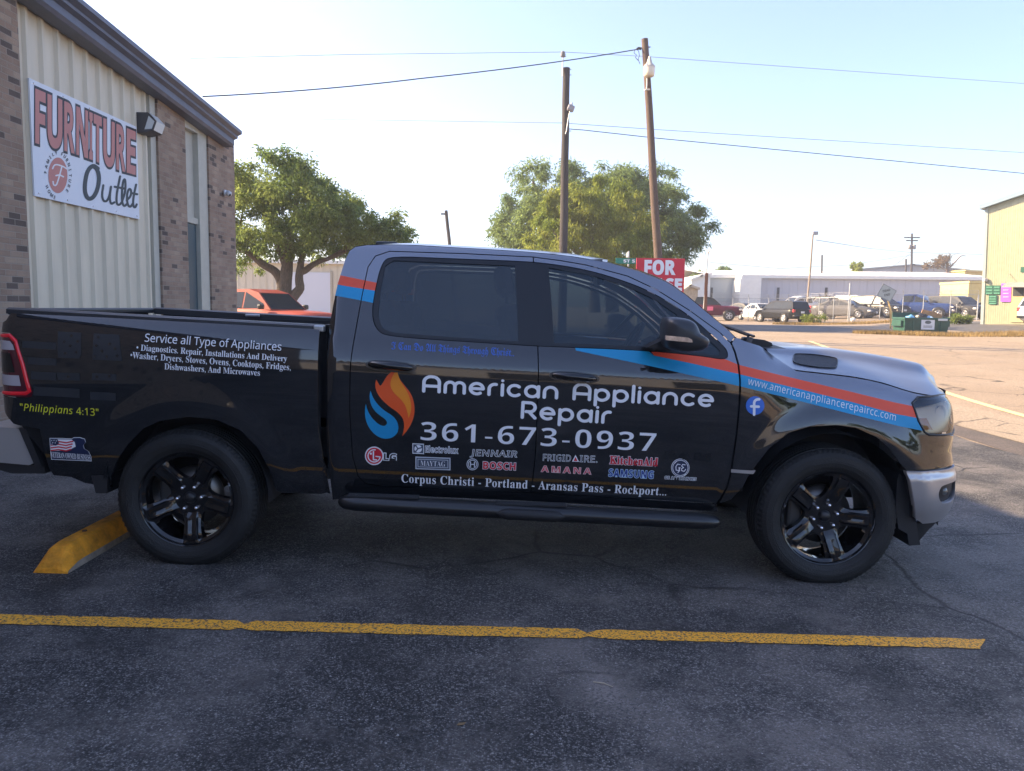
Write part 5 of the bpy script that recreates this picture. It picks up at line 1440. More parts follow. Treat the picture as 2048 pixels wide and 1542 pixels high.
# wall lamp
wp = wallp(296, 250, .0); wl_ = thing('wall_lamp', tuple(wp), 'dark wall pack lamp beside the furniture sign', 'lamp')
mb = MB(); mb.prism([(-.12, -.15), (-.12, .15), (.08, .15), (.19, .03), (.14, -.11), (-.02, -.15)], -.16, .16, 'y'); mb.build('lamp_housing', mat('bronze_housing', (.085, .08, .08), .5), wl_)
mb = MB(); mb.add([(.092, -.14, .145), (.092, .14, .145), (.198, .14, .028), (.198, -.14, .028)], [(0, 1, 2, 3)]); mb.add([(.198, -.14, .028), (.198, .14, .028), (.148, .14, -.105), (.148, -.14, -.105)], [(0, 1, 2, 3)]); mb.add([(.09, -.163, .10), (.175, -.163, .02), (.13, -.163, -.09), (.02, -.163, -.10)], [(0, 1, 2, 3)]); mb.build('lamp_lens', mat('frosted_lens', (.62, .66, .66), .3, 0, .3), wl_)
# camera dome
cp = wallp(449, 386, .02); cd = thing('security_camera', tuple(cp), 'small white security camera on the end brick pilaster', 'camera')
mb = MB(); mb.lathe([(0, 0), (.06, 0), (.06, .03), (.0, .03)], 20, M=Matrix.Rotation(math.pi/2, 4, 'Y')); mb.lathe([(0, -.05), (.04, -.045), (.055, 0), (.04, .045), (0, .05)], 16, M=Matrix.Translation((.08, 0, -.01)) @ Matrix.Rotation(1.0, 4, 'X')); mb.build('camera_body', mat('camera_white', (.6, .6, .6), .4), cd)
mb = MB(); mb.lathe([(0, .02), (.022, .015), (.03, 0)], 14, M=Matrix.Translation((.11, -.02, -.035)) @ Matrix.Rotation(1.9, 4, 'Y')); mb.build('camera_lens', M_GLOSSBLK, cd)
# ================================================================== far surroundings
def px_m(p):
    """photo pixels per metre at a point"""
    d = CM @ (np.asarray(p)-CAMP); return FPX/d[2]
def zpx(u, v, y): return float(at_y(u, v, y)[2])
def local(o): return lambda p: Vector(p)-Vector(o.location)
M_WOOD = mat('weathered_pole', (.048, .042, .042), .9, noise=.45, nscale=12, bump=.6, bscale=30, aniso=(6, 6, .5))
M_WOOD2 = mat('brown_pole', (.105, .072, .056), .9, noise=.40, nscale=12, bump=.6, bscale=30, aniso=(6, 6, .5))
M_STEEL = mat('galvanised', (.42, .43, .44), .45, .6, noise=.15, nscale=9)
M_CABLE = mat('cable_black', (.02, .02, .022), .6)
M_WIRE = mat('wire_grey', (.22, .22, .24), .5, .3)
M_LAMPW = mat('lamp_housing_pale', (.55, .50, .42), .5)
M_GLOBE = mat('lamp_refractor', (.70, .62, .48), .25, 0, .3)
def pole(name, top, base, y, r0, r1, m, label, cat='utility pole', y2=None):
    a = at_y(*base, y); g = float(gz(a[0], a[1]))
    t = at_y(*top, y if y2 is None else y2); k = (g-.3-a[2])/(a[2]-t[2]); b = a+(a-t)*k if a[2] > g else a
    root = thing(name, (b[0], b[1], g), label, cat, group=None)
    L = local(root); mb = MB(); n = 9
    pts = [L(b+(t-b)*i/n)+Vector((rnd.uniform(-.012, .012), 0, 0)) for i in range(n+1)]
    mb.tube(pts, [r0+(r1-r0)*i/n for i in range(n+1)], 14); mb.build('pole_shaft', m, root)
    return root, L
# --- dark pole rising behind the cab
Y1p = 25.0
r1, L1 = pole('utility_pole', (1133, 136), (1127, 503), Y1p, .175, .135, M_WOOD, 'dark weathered utility pole with a top insulator rising behind the cab roof')
mb = MB(); a = L1(at_y(1125, 140, Y1p-.1)); b = L1(at_y(1126, 112, Y1p-.1)); mb.tube([L1(at_y(1125, 152, Y1p-.14)), a, b], .022, 8); mb.build('insulator_pin', M_STEEL, r1)
mb = MB(); M0 = Matrix.Translation(b); mb.lathe([(0, .18), (.05, .17), (.09, .13), (.05, .11), (.11, .06), (.055, .04), (.12, -.01), (.05, -.05), (0, -.06)], 16, M=M0); mb.build('insulator', mat('porcelain_grey', (.20, .19, .20), .3), r1)
mb = MB(); q = [L1(at_y(u, v, Y1p-.3)) for u, v in ((1131, 268), (1133, 262), (1137, 235), (1140, 222))]; mb.tube(q, .02, 8); ob = mb.build('lamp_arm', M_STEEL, r1)
mb = MB(); c = L1(at_y(1142, 216, Y1p-.3)); mb.bbox((-.13, -.13, -.12), (.13, .13, .10), .05, M=Matrix.Translation(c) @ Matrix.Rotation(.4, 4, 'Y')); mb.lathe([(0, .2), (.03, .2), (.03, .1), (.0, .1)], 10, M=Matrix.Translation(c+Vector((.03, 0, 0)))); mb.build('lamp_head', mat('lamp_grey', (.30, .29, .30), .5), ob)
mb = MB()
for v in (139, 150, 262): mb.tube([L1(at_y(1138, v, Y1p)), L1(at_y(1143, v, Y1p))], .018, 6)
mb.build('bolt', M_STEEL, r1)
# --- brown leaning pole with the yard light
Y2p = 23.5
r2, L2 = pole('utility_pole', (1289.5, 78), (1316, 516), Y2p, .165, .12, M_WOOD2, 'brown leaning utility pole with a pale yard light behind the red lease sign')
mb = MB(); c = L2(at_y(1298.5, 140, Y2p-.35)); s_ = 1/px_m(at_y(1298, 140, Y2p-.35))
mb.lathe([(0, 26*s_), (2.6*s_, 26*s_), (3*s_, 22*s_), (4*s_, 20*s_), (6*s_, 13*s_), (10*s_, 9*s_), (11.8*s_, 6*s_), (11.8*s_, 4.5*s_)], 24, M=Matrix.Translation(c)); ob = mb.build('lamp_head', M_LAMPW, r2)
mb = MB(); mb.lathe([(11.4*s_, 5*s_), (11.2*s_, -6*s_), (10*s_, -12*s_), (8*s_, -13*s_), (0, -13*s_)], 24, M=Matrix.Translation(c)); mb.build('lamp_globe', M_GLOBE, ob)
mb = MB(); mb.tube([L2(at_y(u, v, Y2p-.25)) for u, v in ((1289, 181), (1293, 178), (1294, 170), (1294, 152))], .022, 8); mb.tube([L2(at_y(u, v, Y2p-.18)) for u, v in ((1288, 180), (1300, 179))], .03, 8); mb.build('lamp_arm', mat('arm_white', (.6, .58, .54), .5), r2)
mb = MB(); mb.tube([L2(at_y(u, v, Y2p)) for u, v in ((1283, 97.5), (1277, 96.5), (1274, 99))], .05, 8); mb.tube([L2(at_y(1284, 95, Y2p)), L2(at_y(1301, 94, Y2p))], .02, 6); mb.build('dead_end_clamp', M_CABLE, r2)
mb = MB()
for l in ([(1270, 99), (1268, 106), (1273, 110), (1271, 115), (1276, 121)], [(1277, 101), (1279, 112), (1276, 118), (1280, 128)]): mb.tube([L2(at_y(u, v, Y2p)) for u, v in l], .012, 5)
mb.build('service_drop', M_CABLE, r2)
# --- wires
def wire(label, P, rad, m, sag=0.0, n=24):
    P = [Vector(p) for p in P]; pts = []
    for a, b in zip(P[:-1], P[1:]):
        for i in range(n):
            t = i/n; p = a.lerp(b, t); p.z -= sag*4*t*(1-t); pts.append(p)
    pts.append(P[-1])
    mb = MB(); o = pts[0].copy(); mb.tube([p-o for p in pts], rad, 5, cap=False); ob = mb.build('power_line', m, None); ob.location = o
    return tag(ob, label, 'wire')
wire('thick twisted black cable sagging from the leaning pole to the shop roof', [at_y(1279, 98, Y2p), at_y(840, 157, 19.5), at_y(405, 193, 16)], .019, M_CABLE, .06)
wire('thin wire over the top insulator of the dark pole', [at_y(380, 117, 25), at_y(700, 109, 25), at_y(1126, 104, Y1p), at_y(1290, 113, 26.5), at_y(2060, 168, 34)], .010, M_WIRE, .0)
wire('thin wire running past the lower part of the dark pole', [at_y(640, 238.5, 30), at_y(1126, 246, Y1p), at_y(1310, 259, 27), at_y(2060, 306, 34)], .011, M_WIRE, .0)
wire('thick black cable running from the dark pole across the right sky', [at_y(1138, 258, Y1p), at_y(1166, 260, 25.3), at_y(1310, 276, 26), at_y(2060, 348, 30)], .016, M_CABLE, .0)
# --- thin far pole
r3, L3 = pole('utility_pole', (892, 421), (899, 489), 46, .14, .11, M_WOOD, 'short bare dark pole standing far beyond the cab roof')
mb = MB(); mb.box((-.3, -.05, -.05), (.1, .05, .05), M=Matrix.Translation(L3(at_y(891, 428, 45.8)))); mb.build('bracket', M_WOOD, r3)

# --- red lease sign
ys = 12.5
p0 = at_y(1273, 516, ys); p1 = at_y(1370, 516, ys); W_ = p1[0]-p0[0]; H_ = W_*1.0
ls = thing('lease_sign', (p0[0]+W_/2, ys, float(gz(p0[0], ys))), 'red FOR LEASE sign on posts beyond the windscreen', 'sign')
L = local(ls); zt = p0[2]
mb = MB(); mb.bbox(tuple(L((p0[0], ys-.012, zt-H_))), tuple(L((p1[0], ys+.012, zt))), .004); mb.build('sign_board', mat('lease_red', (.62, .02, .045), .45, 0, .1), ls)
M_LW = mat('lease_white', (.80, .80, .82), .5)
def flat_text(name, s, x0, z0, w, h, y, parent, m, style='sansb', off=.02, ry=0.0):
    V, T = text2d(s, style, off); a = V[:, 0].min(); b = V[:, 0].max(); c = V[:, 1].min(); d = V[:, 1].max()
    mb = MB(); P = [(x0+(p[0]-a)/(b-a)*w, y, z0+(p[1]-c)/(d-c)*h) for p in V]
    mb.add(P, T); return mb.build(name, m, parent, recalc=False)
sx = W_/97.0
px = lambda u, v: L((p0[0]+(u-1273)*sx, 0, zt-(v-516)*sx))
q = px(1289, 549); flat_text('sign_word', 'FOR', q.x, q.z, 63*sx, 30*sx, -.016, ls, M_LW, off=.035)
q = px(1277, 580); flat_text('sign_word', 'LEASE', q.x, q.z, 89*sx, 25*sx, -.016, ls, M_LW, off=.035)
mb = MB(); mb.box((-W_/2, -.014, zt-H_-L((0, 0, 0)).z*0-ls.location.z), (-W_/2+.02, -.0125, zt-ls.location.z)); 
for q_ in (-.42, .42):
    mb2 = MB(); mb2.bbox((q_*W_-.045, .014, -.2), (q_*W_+.045, .10, zt-ls.location.z-.05), .004); mb2.build('post', M_LAMPW, ls)
# green street sign behind it
gp = at_y(1256, 522, 20); gs = thing('street_sign', (gp[0], 20, float(gz(gp[0], 20))), 'green street name sign on a thin post behind the roof', 'sign'); L = local(gs); c = L(gp)
mb = MB(); mb.bbox((c.x-.40, c.y-.01, c.z-.09), (c.x+.28, c.y+.01, c.z+.09), .004); mb.build('sign_plate', mat('street_green', (.01, .19, .13), .5), gs)
mb = MB(); mb.tube([(c.x+.02, c.y+.03, 0), (c.x+.02, c.y+.03, c.z+.32)], .025, 8); mb.bbox((c.x-.03, c.y-.25, c.z+.12), (c.x+.0, c.y+.25, c.z+.28), .004); mb.build('post', M_STEEL, gs)
flat_text('sign_word', 'ST S', c.x-.15, c.z-.05, .38, .10, c.y-.013, gs, M_LW)

# ================================================================== trees
def leaf_mat(name, c, c2, trans=.45):
    m = bpy.data.materials.new(name); m.use_nodes = True; N, L = m.node_tree.nodes, m.node_tree.links; N.remove(N['Principled BSDF'])
    geo = N.new('ShaderNodeNewGeometry')
    n = N.new('ShaderNodeTexNoise'); n.inputs['Scale'].default_value = .55; n.inputs['Detail'].default_value = 3; L.new(geo.outputs['Position'], n.inputs['Vector'])
    r = N.new('ShaderNodeValToRGB'); r.color_ramp.elements[0].position = .38; r.color_ramp.elements[1].position = .62; r.color_ramp.elements[0].color = (*c, 1); r.color_ramp.elements[1].color = (*c2, 1); L.new(n.outputs[0], r.inputs[0])
    h = N.new('ShaderNodeHueSaturation'); L.new(r.outputs[0], h.inputs['Color'])
    mr = N.new('ShaderNodeMapRange'); mr.inputs[3].default_value = .6; mr.inputs[4].default_value = 1.35; L.new(geo.outputs['Random Per Island'], mr.inputs[0]); L.new(mr.outputs[0], h.inputs['Value'])
    d = N.new('ShaderNodeBsdfDiffuse'); t = N.new('ShaderNodeBsdfTranslucent'); x = N.new('ShaderNodeMixShader'); x.inputs[0].default_value = trans
    L.new(h.outputs[0], d.inputs[0]); L.new(h.outputs[0], t.inputs[0]); L.new(d.outputs[0], x.inputs[1]); L.new(t.outputs[0], x.inputs[2]); L.new(x.outputs[0], N['Material Output'].inputs[0])
    return m
def leaves(name, centres, radii, n, size, m, parent, droop=.5, aspect=.35, shell=.55, seed=1):
    """leaf sprays scattered through clumps"""
    R = np.random.RandomState(seed); C = np.array(centres, float); rad = np.array(radii, float)
    if rad.ndim == 1: rad = np.stack([rad, rad, rad*.8], 1)
    wgt = rad[:, 0]**2; idx = R.choice(len(C), n, p=wgt/wgt.sum())
    d = R.normal(size=(n, 3)); d /= np.linalg.norm(d, axis=1)[:, None]
    rr = (shell+(1-shell)*R.rand(n))**.8*np.where(R.rand(n) < .18, 1+R.rand(n)*.35, 1)*np.where(R.rand(n) < .3, R.rand(n), 1)
    P = C[idx]+d*rad[idx]*rr[:, None]
    ax = d*.7+R.normal(size=(n, 3))*.5; ax[:, 2] -= droop; ax /= np.linalg.norm(ax, axis=1)[:, None]
    sd = np.cross(ax, R.normal(size=(n, 3))); sd /= np.linalg.norm(sd, axis=1)[:, None]
    s = size*(.6+.8*R.rand(n))[:, None]
    a = P-ax*s*.5; b = P+ax*s*.5; mid = P+sd*s*aspect*.5; mid2 = P-sd*s*aspect*.5
    V = np.stack([a, mid2, b, mid], 1).reshape(-1, 3)
    me = bpy.data.meshes.new(name); me.vertices.add(4*n); me.vertices.foreach_set('co', V.ravel()); me.loops.add(4*n); me.polygons.add(n)
    me.loops.foreach_set('vertex_index', np.arange(4*n)); me.polygons.foreach_set('loop_start', np.arange(0, 4*n, 4)); me.polygons.foreach_set('loop_total', np.full(n, 4)); me.update(); me.validate()
    return link(name, me, m, parent)
M_BARK = mat('bark', (.11, .085, .065), .95, noise=.45, nscale=9, bump=.9, bscale=24, aniso=(3, 3, .7))
def limbs(name, lines, y, m, root, jitter=.25, twig=True):
    L = local(root); mb = MB()
    for pts, r0, r1 in lines:
        k = len(pts); Q = []
        for i, p in enumerate(pts):
            yy = y if len(p) < 3 else y+p[2]
            Q.append(L(at_y(p[0], p[1], yy)))
        F = [Q[0]]
        for a, b in zip(Q[:-1], Q[1:]): F += [a.lerp(b, .33), a.lerp(b, .66), b]
        S = [F[0]]+[(F[i-1]+F[i]*2+F[i+1])/4 for i in range(1, len(F)-1)]+[F[-1]]
        mb.tube(S, [r0+(r1-r0)*i/(len(S)-1) for i in range(len(S))], 10)
    return mb.build(name, m, root)
def crown_clumps(poly, y, depth, n, rmin, rmax, seed):
    """clump centres filling a crown whose silhouette was measured from the photo, spread in depth about y"""
    R = np.random.RandomState(seed); poly = np.array(poly, float); lo, hi = poly.min(0), poly.max(0); out = []; rad = []
    cx, cy = poly.mean(0)
    while len(out) < n:
        p = lo+(hi-lo)*R.rand(2)
        r = rmin+(rmax-rmin)*R.rand()
        s = px_m(at_y(p[0], p[1], y))*r*.5
        ok = all(inpoly([(p[0]+s*math.cos(w), p[1]+s*math.sin(w))], poly)[0] for w in np.linspace(0, 2*math.pi, 8, endpoint=False))
        if not ok: continue
        e = 1-min(1, abs((p[0]-cx)/((hi[0]-lo[0])/2)))**2
        yy = y+(R.rand()*2-1)*depth*math.sqrt(max(.08, e))
        # keep the outline where the photo has it, whatever the depth of the clump
        q = at_y(p[0], p[1], y); out.append((q[0], yy, q[2])); rad.append(r)
    return np.array(out), np.array(rad)
# --- the broad tree by the shop corner
YT = 26.0
b0 = at_y(572, 640, YT); tr = thing('broad_tree', (b0[0], YT, float(gz(b0[0], YT))), 'broad backlit tree with a forked leaning trunk behind the red pickup', 'tree')
LN = [([(575, 665), (572, 640), (570, 612), (567, 590), (570, 560), (574, 540), (576, 515), (580, 480)], .42, .16),
      ([(571, 600), (565, 575), (560, 556), (549, 541), (527, 530), (515, 520), (501, 508), (486, 500), (470, 488), (455, 470)], .22, .07),
      ([(573, 625), (579, 604), (590, 589), (601, 577), (598, 560), (599, 543), (602, 527), (606, 500), (612, 470)], .24, .09),
      ([(599, 545), (611, 541), (624, 530), (640, 522), (655, 518), (675, 511), (700, 498)], .15, .05),
      ([(574, 540), (562, 510), (545, 470), (530, 430), (520, 390)], .14, .03), ([(580, 480), (590, 430), (596, 380), (600, 350)], .13, .03), ([(606, 500), (640, 450), (665, 410)], .10, .03), ([(655, 518), (720, 480), (760, 450), (790, 430)], .07, .02), ([(486, 500), (480, 450), (490, 400)], .07, .02)]
limbs('trunk', LN, YT, M_BARK, tr)
CP = [(425, 345), (470, 326), (500, 318), (530, 316), (562, 312), (612, 322), (655, 340), (692, 372), (725, 398), (745, 425), (752, 410), (770, 392), (792, 408), (812, 440), (832, 472), (842, 492), (806, 502), (760, 505), (700, 506), (688, 522), (655, 510), (622, 518), (592, 535), (560, 528), (530, 503), (508, 530), (492, 556), (470, 562), (425, 560)]
CC, RR = crown_clumps(CP, YT, 3.4, 270, .30, .72, 3)
Lt = local(tr)
lt = [tuple(Lt(c)) for c in CC]
M_LEAF1 = leaf_mat('leaf_green', (.105, .165, .05), (.20, .25, .07), .6)
leaves('crown', lt, RR, 76000, .15, M_LEAF1, tr, .5, .34, .15, 5)
# --- the big clump in the middle: grey-green tree behind, yellow-green one before it
YM = 44.0
b0 = at_y(1230, 610, YM); t2 = thing('feathery_tree', (b0[0], YM, float(gz(b0[0], YM))), 'large feathery grey green tree behind the two poles', 'tree')
CP2 = [(985, 488), (978, 462), (992, 420), (1012, 378), (1034, 345), (1062, 318), (1085, 328), (1116, 333), (1142, 330), (1178, 348), (1200, 334), (1222, 343), (1258, 338), (1296, 346), (1338, 342), (1360, 375), (1380, 400), (1416, 426), (1437, 442), (1424, 468), (1405, 492), (1400, 515), (1360, 540), (1050, 540)]
CC, RR = crown_clumps(CP2, YM, 4.0, 380, .40, .95, 8); L = local(t2)
limbs('trunk', [([(1225, 625), (1222, 580), (1215, 520), (1200, 470), (1180, 400)], .45, .08), ([(1222, 580), (1260, 520), (1310, 450), (1340, 390)], .3, .06), ([(1220, 560), (1150, 500), (1090, 430), (1065, 360)], .3, .06), ([(1215, 520), (1230, 450), (1225, 380)], .25, .05), ([(1270, 505), (1350, 470), (1400, 450)], .18, .03)], YM, M_BARK, t2)
M_LEAF2 = leaf_mat('leaf_grey_green', (.14, .205, .09), (.21, .28, .10), .6)
leaves('crown', [tuple(L(c)) for c in CC], RR, 105000, .26, M_LEAF2, t2, .5, .22, .15, 9)
YF = 38.0
b0 = at_y(1190, 620, YF); t3 = thing('yellow_green_tree', (b0[0], YF, float(gz(b0[0], YF))), 'yellow green weeping tree in front of the grey green one', 'tree')
CP3 = [(1040, 520), (1045, 470), (1062, 430), (1085, 395), (1115, 370), (1150, 358), (1190, 354), (1235, 362), (1270, 380), (1300, 410), (1322, 450), (1330, 500), (1330, 545), (1045, 545)]
CC, RR = crown_clumps(CP3, YF, 3.0, 170, .30, .8, 21); L = local(t3)
limbs('trunk', [([(1190, 625), (1188, 560), (1185, 500), (1180, 430)], .32, .06), ([(1188, 570), (1240, 500), (1270, 440)], .2, .04), ([(1188, 560), (1130, 500), (1095, 440)], .2, .04)], YF, M_BARK, t3)
M_LEAF3 = leaf_mat('leaf_yellow_green', (.17, .225, .045), (.26, .29, .065), .6)
leaves('crown', [tuple(L(c)) for c in CC], RR, 56000, .24, M_LEAF3, t3, .9, .20, .15, 22)
def small_tree(name, label, poly, y, n, size, m, trunk, seed, cl=14, rmin=.3, rmax=.8, cat='tree', depth=1.5, part='crown'):
    poly = np.array(poly, float); c = poly.mean(0); b = at_y(c[0], poly[:, 1].max(), y); g = float(gz(b[0], y))
    t = thing(name, (b[0], y, g), label, cat); L = local(t); CC, RR = crown_clumps(poly, y, depth, cl, rmin, rmax, seed)
    leaves(part, [tuple(L(q)) for q in CC], RR, n, size, m, t, .4, .4, .3, seed)
    if trunk: limbs('trunk', trunk, y, M_BARK, t)
    return t
small_tree('scrub_tree', 'low hazy scrub beside the small white buildings', [(1368, 560), (1372, 540), (1390, 536), (1410, 545), (1422, 560), (1420, 580), (1370, 580)], 95, 2600, .5, M_LEAF2, [([(1392, 600), (1392, 550)], .15, .05)], 31, 12, .5, .9)
small_tree('scrub_tree', 'thin tree top showing over the flat white roof', [(1418, 548), (1430, 536), (1450, 532), (1470, 540), (1478, 552), (1420, 553)], 100, 1400, .4, M_LEAF2, [([(1445, 600), (1446, 540)], .12, .04)], 32, 9, .4, .7)
small_tree('palm_tree', 'shaggy palm head above the white roof near the grey gable', [(1706, 530), (1712, 524), (1720, 528), (1719, 542), (1710, 545), (1705, 538)], 100, 900, .55, M_LEAF3, [([(1712, 610), (1712, 540)], .2, .16)], 33, 7, .22, .42, 'palm tree')
# bare tree
bt = at_y(1890, 545, 118); bare = thing('bare_tree', (bt[0], 118, float(gz(bt[0], 118))), 'half bare brownish tree behind the grey gable roof', 'tree')
tw = [([(1895, 620), (1895, 545), (1893, 525), (1890, 510)], .22, .06)]
for k in range(26):
    a = (1893+rnd.uniform(-8, 8), rnd.uniform(515, 545)); an = rnd.uniform(-2.6, -.5); l = rnd.uniform(12, 30)
    tw.append(([a, (a[0]+l*.5*math.cos(an), a[1]+l*.4*math.sin(an)), (a[0]+l*math.cos(an)*1.3, a[1]+l*.7*math.sin(an))], .06, .015))
tw.append(([(1895, 540), (1912, 522), (1922, 511), (1932, 512)], .12, .05))
limbs('trunk', tw, 118, mat('pale_bark', (.20, .14, .11), .9), bare)
L = local(bare); CC, RR = crown_clumps([(1845, 530), (1860, 518), (1885, 503), (1905, 510), (1908, 535), (1880, 542), (1850, 540)], 118, 2, 16, .5, 1.0, 35)
leaves('crown', [tuple(L(q)) for q in CC], RR, 1500, .36, leaf_mat('leaf_brown', (.16, .12, .07), (.22, .16, .10), .4), bare, .3, .4, .3, 36)
def bush(label, u, v, y, r, n, m, seed, name='bush'):
    b = at_ground(u, v); t = thing(name, tuple(b), label, 'plant'); R = np.random.RandomState(seed)
    CC = [(R.uniform(-r, r), R.uniform(-r*.6, r*.6), R.uniform(.1, r*.75)) for _ in range(9)]
    leaves('foliage', CC, [r*.5]*9, n, r*.28, m, t, .1, .35, .2, seed)
    mb = MB(); mb.tube([(0, 0, -.05), (0, 0, r*.4)], .03, 6); mb.build('stem', M_BARK, t)
bush('grey green weed bush beside the green dumpster', 1925, 648, 0, .62, 1600, M_LEAF1, 41)
bush('small weed growing at the foot of the ribbed right building', 2030, 648, 0, .35, 500, M_LEAF3, 42)
bush('dry weeds at the fence foot behind the black SUV', 1628, 649, 0, .7, 900, M_LEAF3, 43)
# ================================================================== vehicles in the distance
M_CGLASS = mat('car_glass', (.022, .028, .035), .18, 0, 0, .25)
M_CTYRE = mat('car_tyre', (.015, .015, .016), .8)
M_CRIM = mat('car_rim', (.45, .45, .47), .3, .8)
M_CRIMD = mat('car_rim_dark', (.06, .06, .065), .35, .6)
M_PLATE = mat('plate_white', (.65, .66, .68), .5)
M_HEAD = mat('headlamp', (.62, .62, .60), .12, .3, .8)
M_TAILR = mat('tail_lamp_red', (.45, .012, .02), .2, 0, .6)
KIND = {
 'suv': dict(L=4.55, W=.92, z0=.30, r=.36, ax=(1.40, -1.32), top=[(-2.27, .86), (-2.22, 1.02), (-1.9, 1.06), (.9, 1.06), (1.2, 1.02), (1.95, .93), (2.2, .82), (2.27, .62)], gh=[(1.25, 1.02), (.55, 1.56), (.0, 1.67), (-1.75, 1.64), (-1.98, 1.58), (-2.20, 1.04)], pil=(.10, -.85, -1.62)),
 'sedan': dict(L=4.75, W=.90, z0=.22, r=.33, ax=(1.42, -1.36), top=[(-2.37, .72), (-2.32, .95), (-1.7, 1.0), (.8, .97), (1.15, .94), (2.0, .80), (2.25, .70), (2.37, .55)], gh=[(1.15, .94), (.35, 1.38), (-.2, 1.45), (-.85, 1.41), (-1.72, 1.0)], pil=(-.10, -.95)),
 'pickup': dict(L=5.85, W=1.0, z0=.42, r=.41, ax=(1.85, -1.75), top=[(-2.92, 1.15), (-2.9, 1.32), (-1.05, 1.32), (-.95, 1.28), (.9, 1.26), (1.2, 1.22), (2.5, 1.14), (2.82, 1.0), (2.92, .72)], gh=[(1.25, 1.22), (.62, 1.78), (.15, 1.90), (-.72, 1.88), (-.92, 1.30)], pil=(.05, -.70)),
}
def vehicle(name, label, cat, loc, heading, kind, paint, rim=None, scale=1.0, group=None, tail=True, roof=None):
    K = KIND[kind]; t = thing(name, tuple(loc), label, cat, heading, group); t.scale = (scale,)*3
    W, z0 = K['W'], K['z0']; tx = [p[0] for p in K['top']]; tz = [p[1] for p in K['top']]
    f = pchip(tx, tz); xs = np.unique(np.concatenate([np.linspace(tx[0], tx[-1], 26), tx]))
    vs = []; m = 12
    for x in xs:
        zt = float(f(x)); e = 1-.16*ss(.80, 1.0, abs(x)/(K['L']/2))-.03*ss(.4, .9, abs(x)/(K['L']/2)); w = W*e
        zb = z0+.16*ss(.86, 1.0, abs(x)/(K['L']/2)); zm = zb+(zt-zb)*.55
        half = [(w*.86, zb), (w*.96, zb+.08), (w, zm), (w*.975, zt-.12*(zt-zb)), (w*.90, zt-.02), (w*.45, zt+.015)]
        for y, z in half: vs.append((x, -y, z))
        for y, z in half[::-1]: vs.append((x, y, z))
    fs = [(i*m+j, i*m+(j+1) % m, (i+1)*m+(j+1) % m, (i+1)*m+j) for i in range(len(xs)-1) for j in range(m)]
    fs += [tuple(range(m))[::-1], tuple((len(xs)-1)*m+j for j in range(m))]
    mb = MB(); mb.add(vs, fs, 0, True); b = mb.build('body', paint, t)
    try: b.data.set_sharp_from_angle(angle=math.radians(40))
    except Exception: pass
    # cabin: painted roof and pillars with glass set in
    gh = K['gh']; n = len(gh); zr = max(p[1] for p in gh); zb = min(p[1] for p in gh)
    hw = lambda z: W*(.90-.20*(z-zb)/(zr-zb))
    P3 = [[(x, s*hw(z), z) for x, z in gh] for s in (-1, 1)]
    mb = MB(); vs = P3[0]+P3[1]
    mb.add(vs, [(i, i+1, n+i+1, n+i) for i in range(n-1)]+[tuple(range(n)), tuple(range(2*n-1, n-1, -1))]); c = mb.build('cabin', roof or paint, t)
    def quad(nm, pts, inset=.0, off=.006):
        mb = MB(); mb.add(pts, [tuple(range(len(pts)))]); return mb.build(nm, M_CGLASS, t)
    def lerp(a, b, k): return tuple(a[i]+(b[i]-a[i])*k for i in range(3))
    A = [Vector(p) for p in P3[0]]; B = [Vector(p) for p in P3[1]]
    def glassq(nm, a, b_, c_, d, k=.07):
        ctr = (a+b_+c_+d)/4; nrm = (b_-a).cross(d-a).normalized()
        if nrm.dot(ctr-Vector((0, 0, (zb+zr)/2))) < 0: nrm = -nrm
        quad(nm, [tuple(p+(ctr-p)*k+nrm*.006) for p in (a, b_, c_, d)])
    glassq('windscreen', A[0], B[0], B[1], A[1], .08)
    glassq('rear_window', A[-2], B[-2], B[-1], A[-1], .12)
    xsP = [gh[0][0]-.30]+list(K['pil'])+[gh[-1][0]+.22]
    def zt_at(x):
        q = sorted(gh); return float(np.interp(x, [p[0] for p in q], [p[1] for p in q]))
    for s in (-1, 1):
        for i in range(len(xsP)-1):
            xa, xb = xsP[i]-.035, xsP[i+1]+.035
            za, zc = zt_at(xa)-.10, zt_at(xb)-.10; zl = zb+.05
            pts = [(xa, zl), (xb, zl), (xb, max(zl+.03, zc)), (xa, max(zl+.03, za))]
            quad('side_window', [(x, s*(hw(z)+.006), z) for x, z in pts])
    for ax in K['ax']:
        for s in (-1, 1):
            MX = Matrix.Translation((ax, s*(W-.10), K['r'])) @ Matrix.Rotation(math.pi/2*(1 if s < 0 else -1), 4, 'X'); r = K['r']
            mb = MB(); mb.lathe([(r*.62, .11), (r*.70, .125), (r*.9, .12), (r, .09), (r, -.10), (r*.6, -.11)], 24, M=MX); w = mb.build('wheel', M_CTYRE, t)
            mb = MB()
            for k in range(5):
                a = 2*math.pi*k/5; mb.prism([(.02, -.04), (r*.62, -.055), (r*.62, .055), (.02, .04)], .085, .112, 'z', M=MX @ Matrix.Rotation(a, 4, 'Z'))
            mb.lathe([(0, .115), (r*.18, .112), (r*.2, .08)], 14, M=MX); mb.lathe([(r*.55, .10), (r*.63, .118), (r*.66, .10)], 24, M=MX); mb.lathe([(0, .05), (r*.6, .05)], 20, mi=1, M=MX)
            mb.build('rim', [rim or M_CRIM, M_DARK], w)
            mb = MB(); mb.lathe([(r*1.02, .0), (r*1.16, .0), (r*1.16, .012), (r*1.02, .012)], 24, M=Matrix.Translation((ax, s*(W-.015), K['r']+.02)) @ Matrix.Rotation(math.pi/2*(1 if s < 0 else -1), 4, 'X'), a0=-.2, a1=math.pi+.2); mb.build('wheel_arch', M_TRIM, t)
    xf, xr = K['L']/2, -K['L']/2; zf = float(f(xf-.15)); zq = float(f(xr+.1))
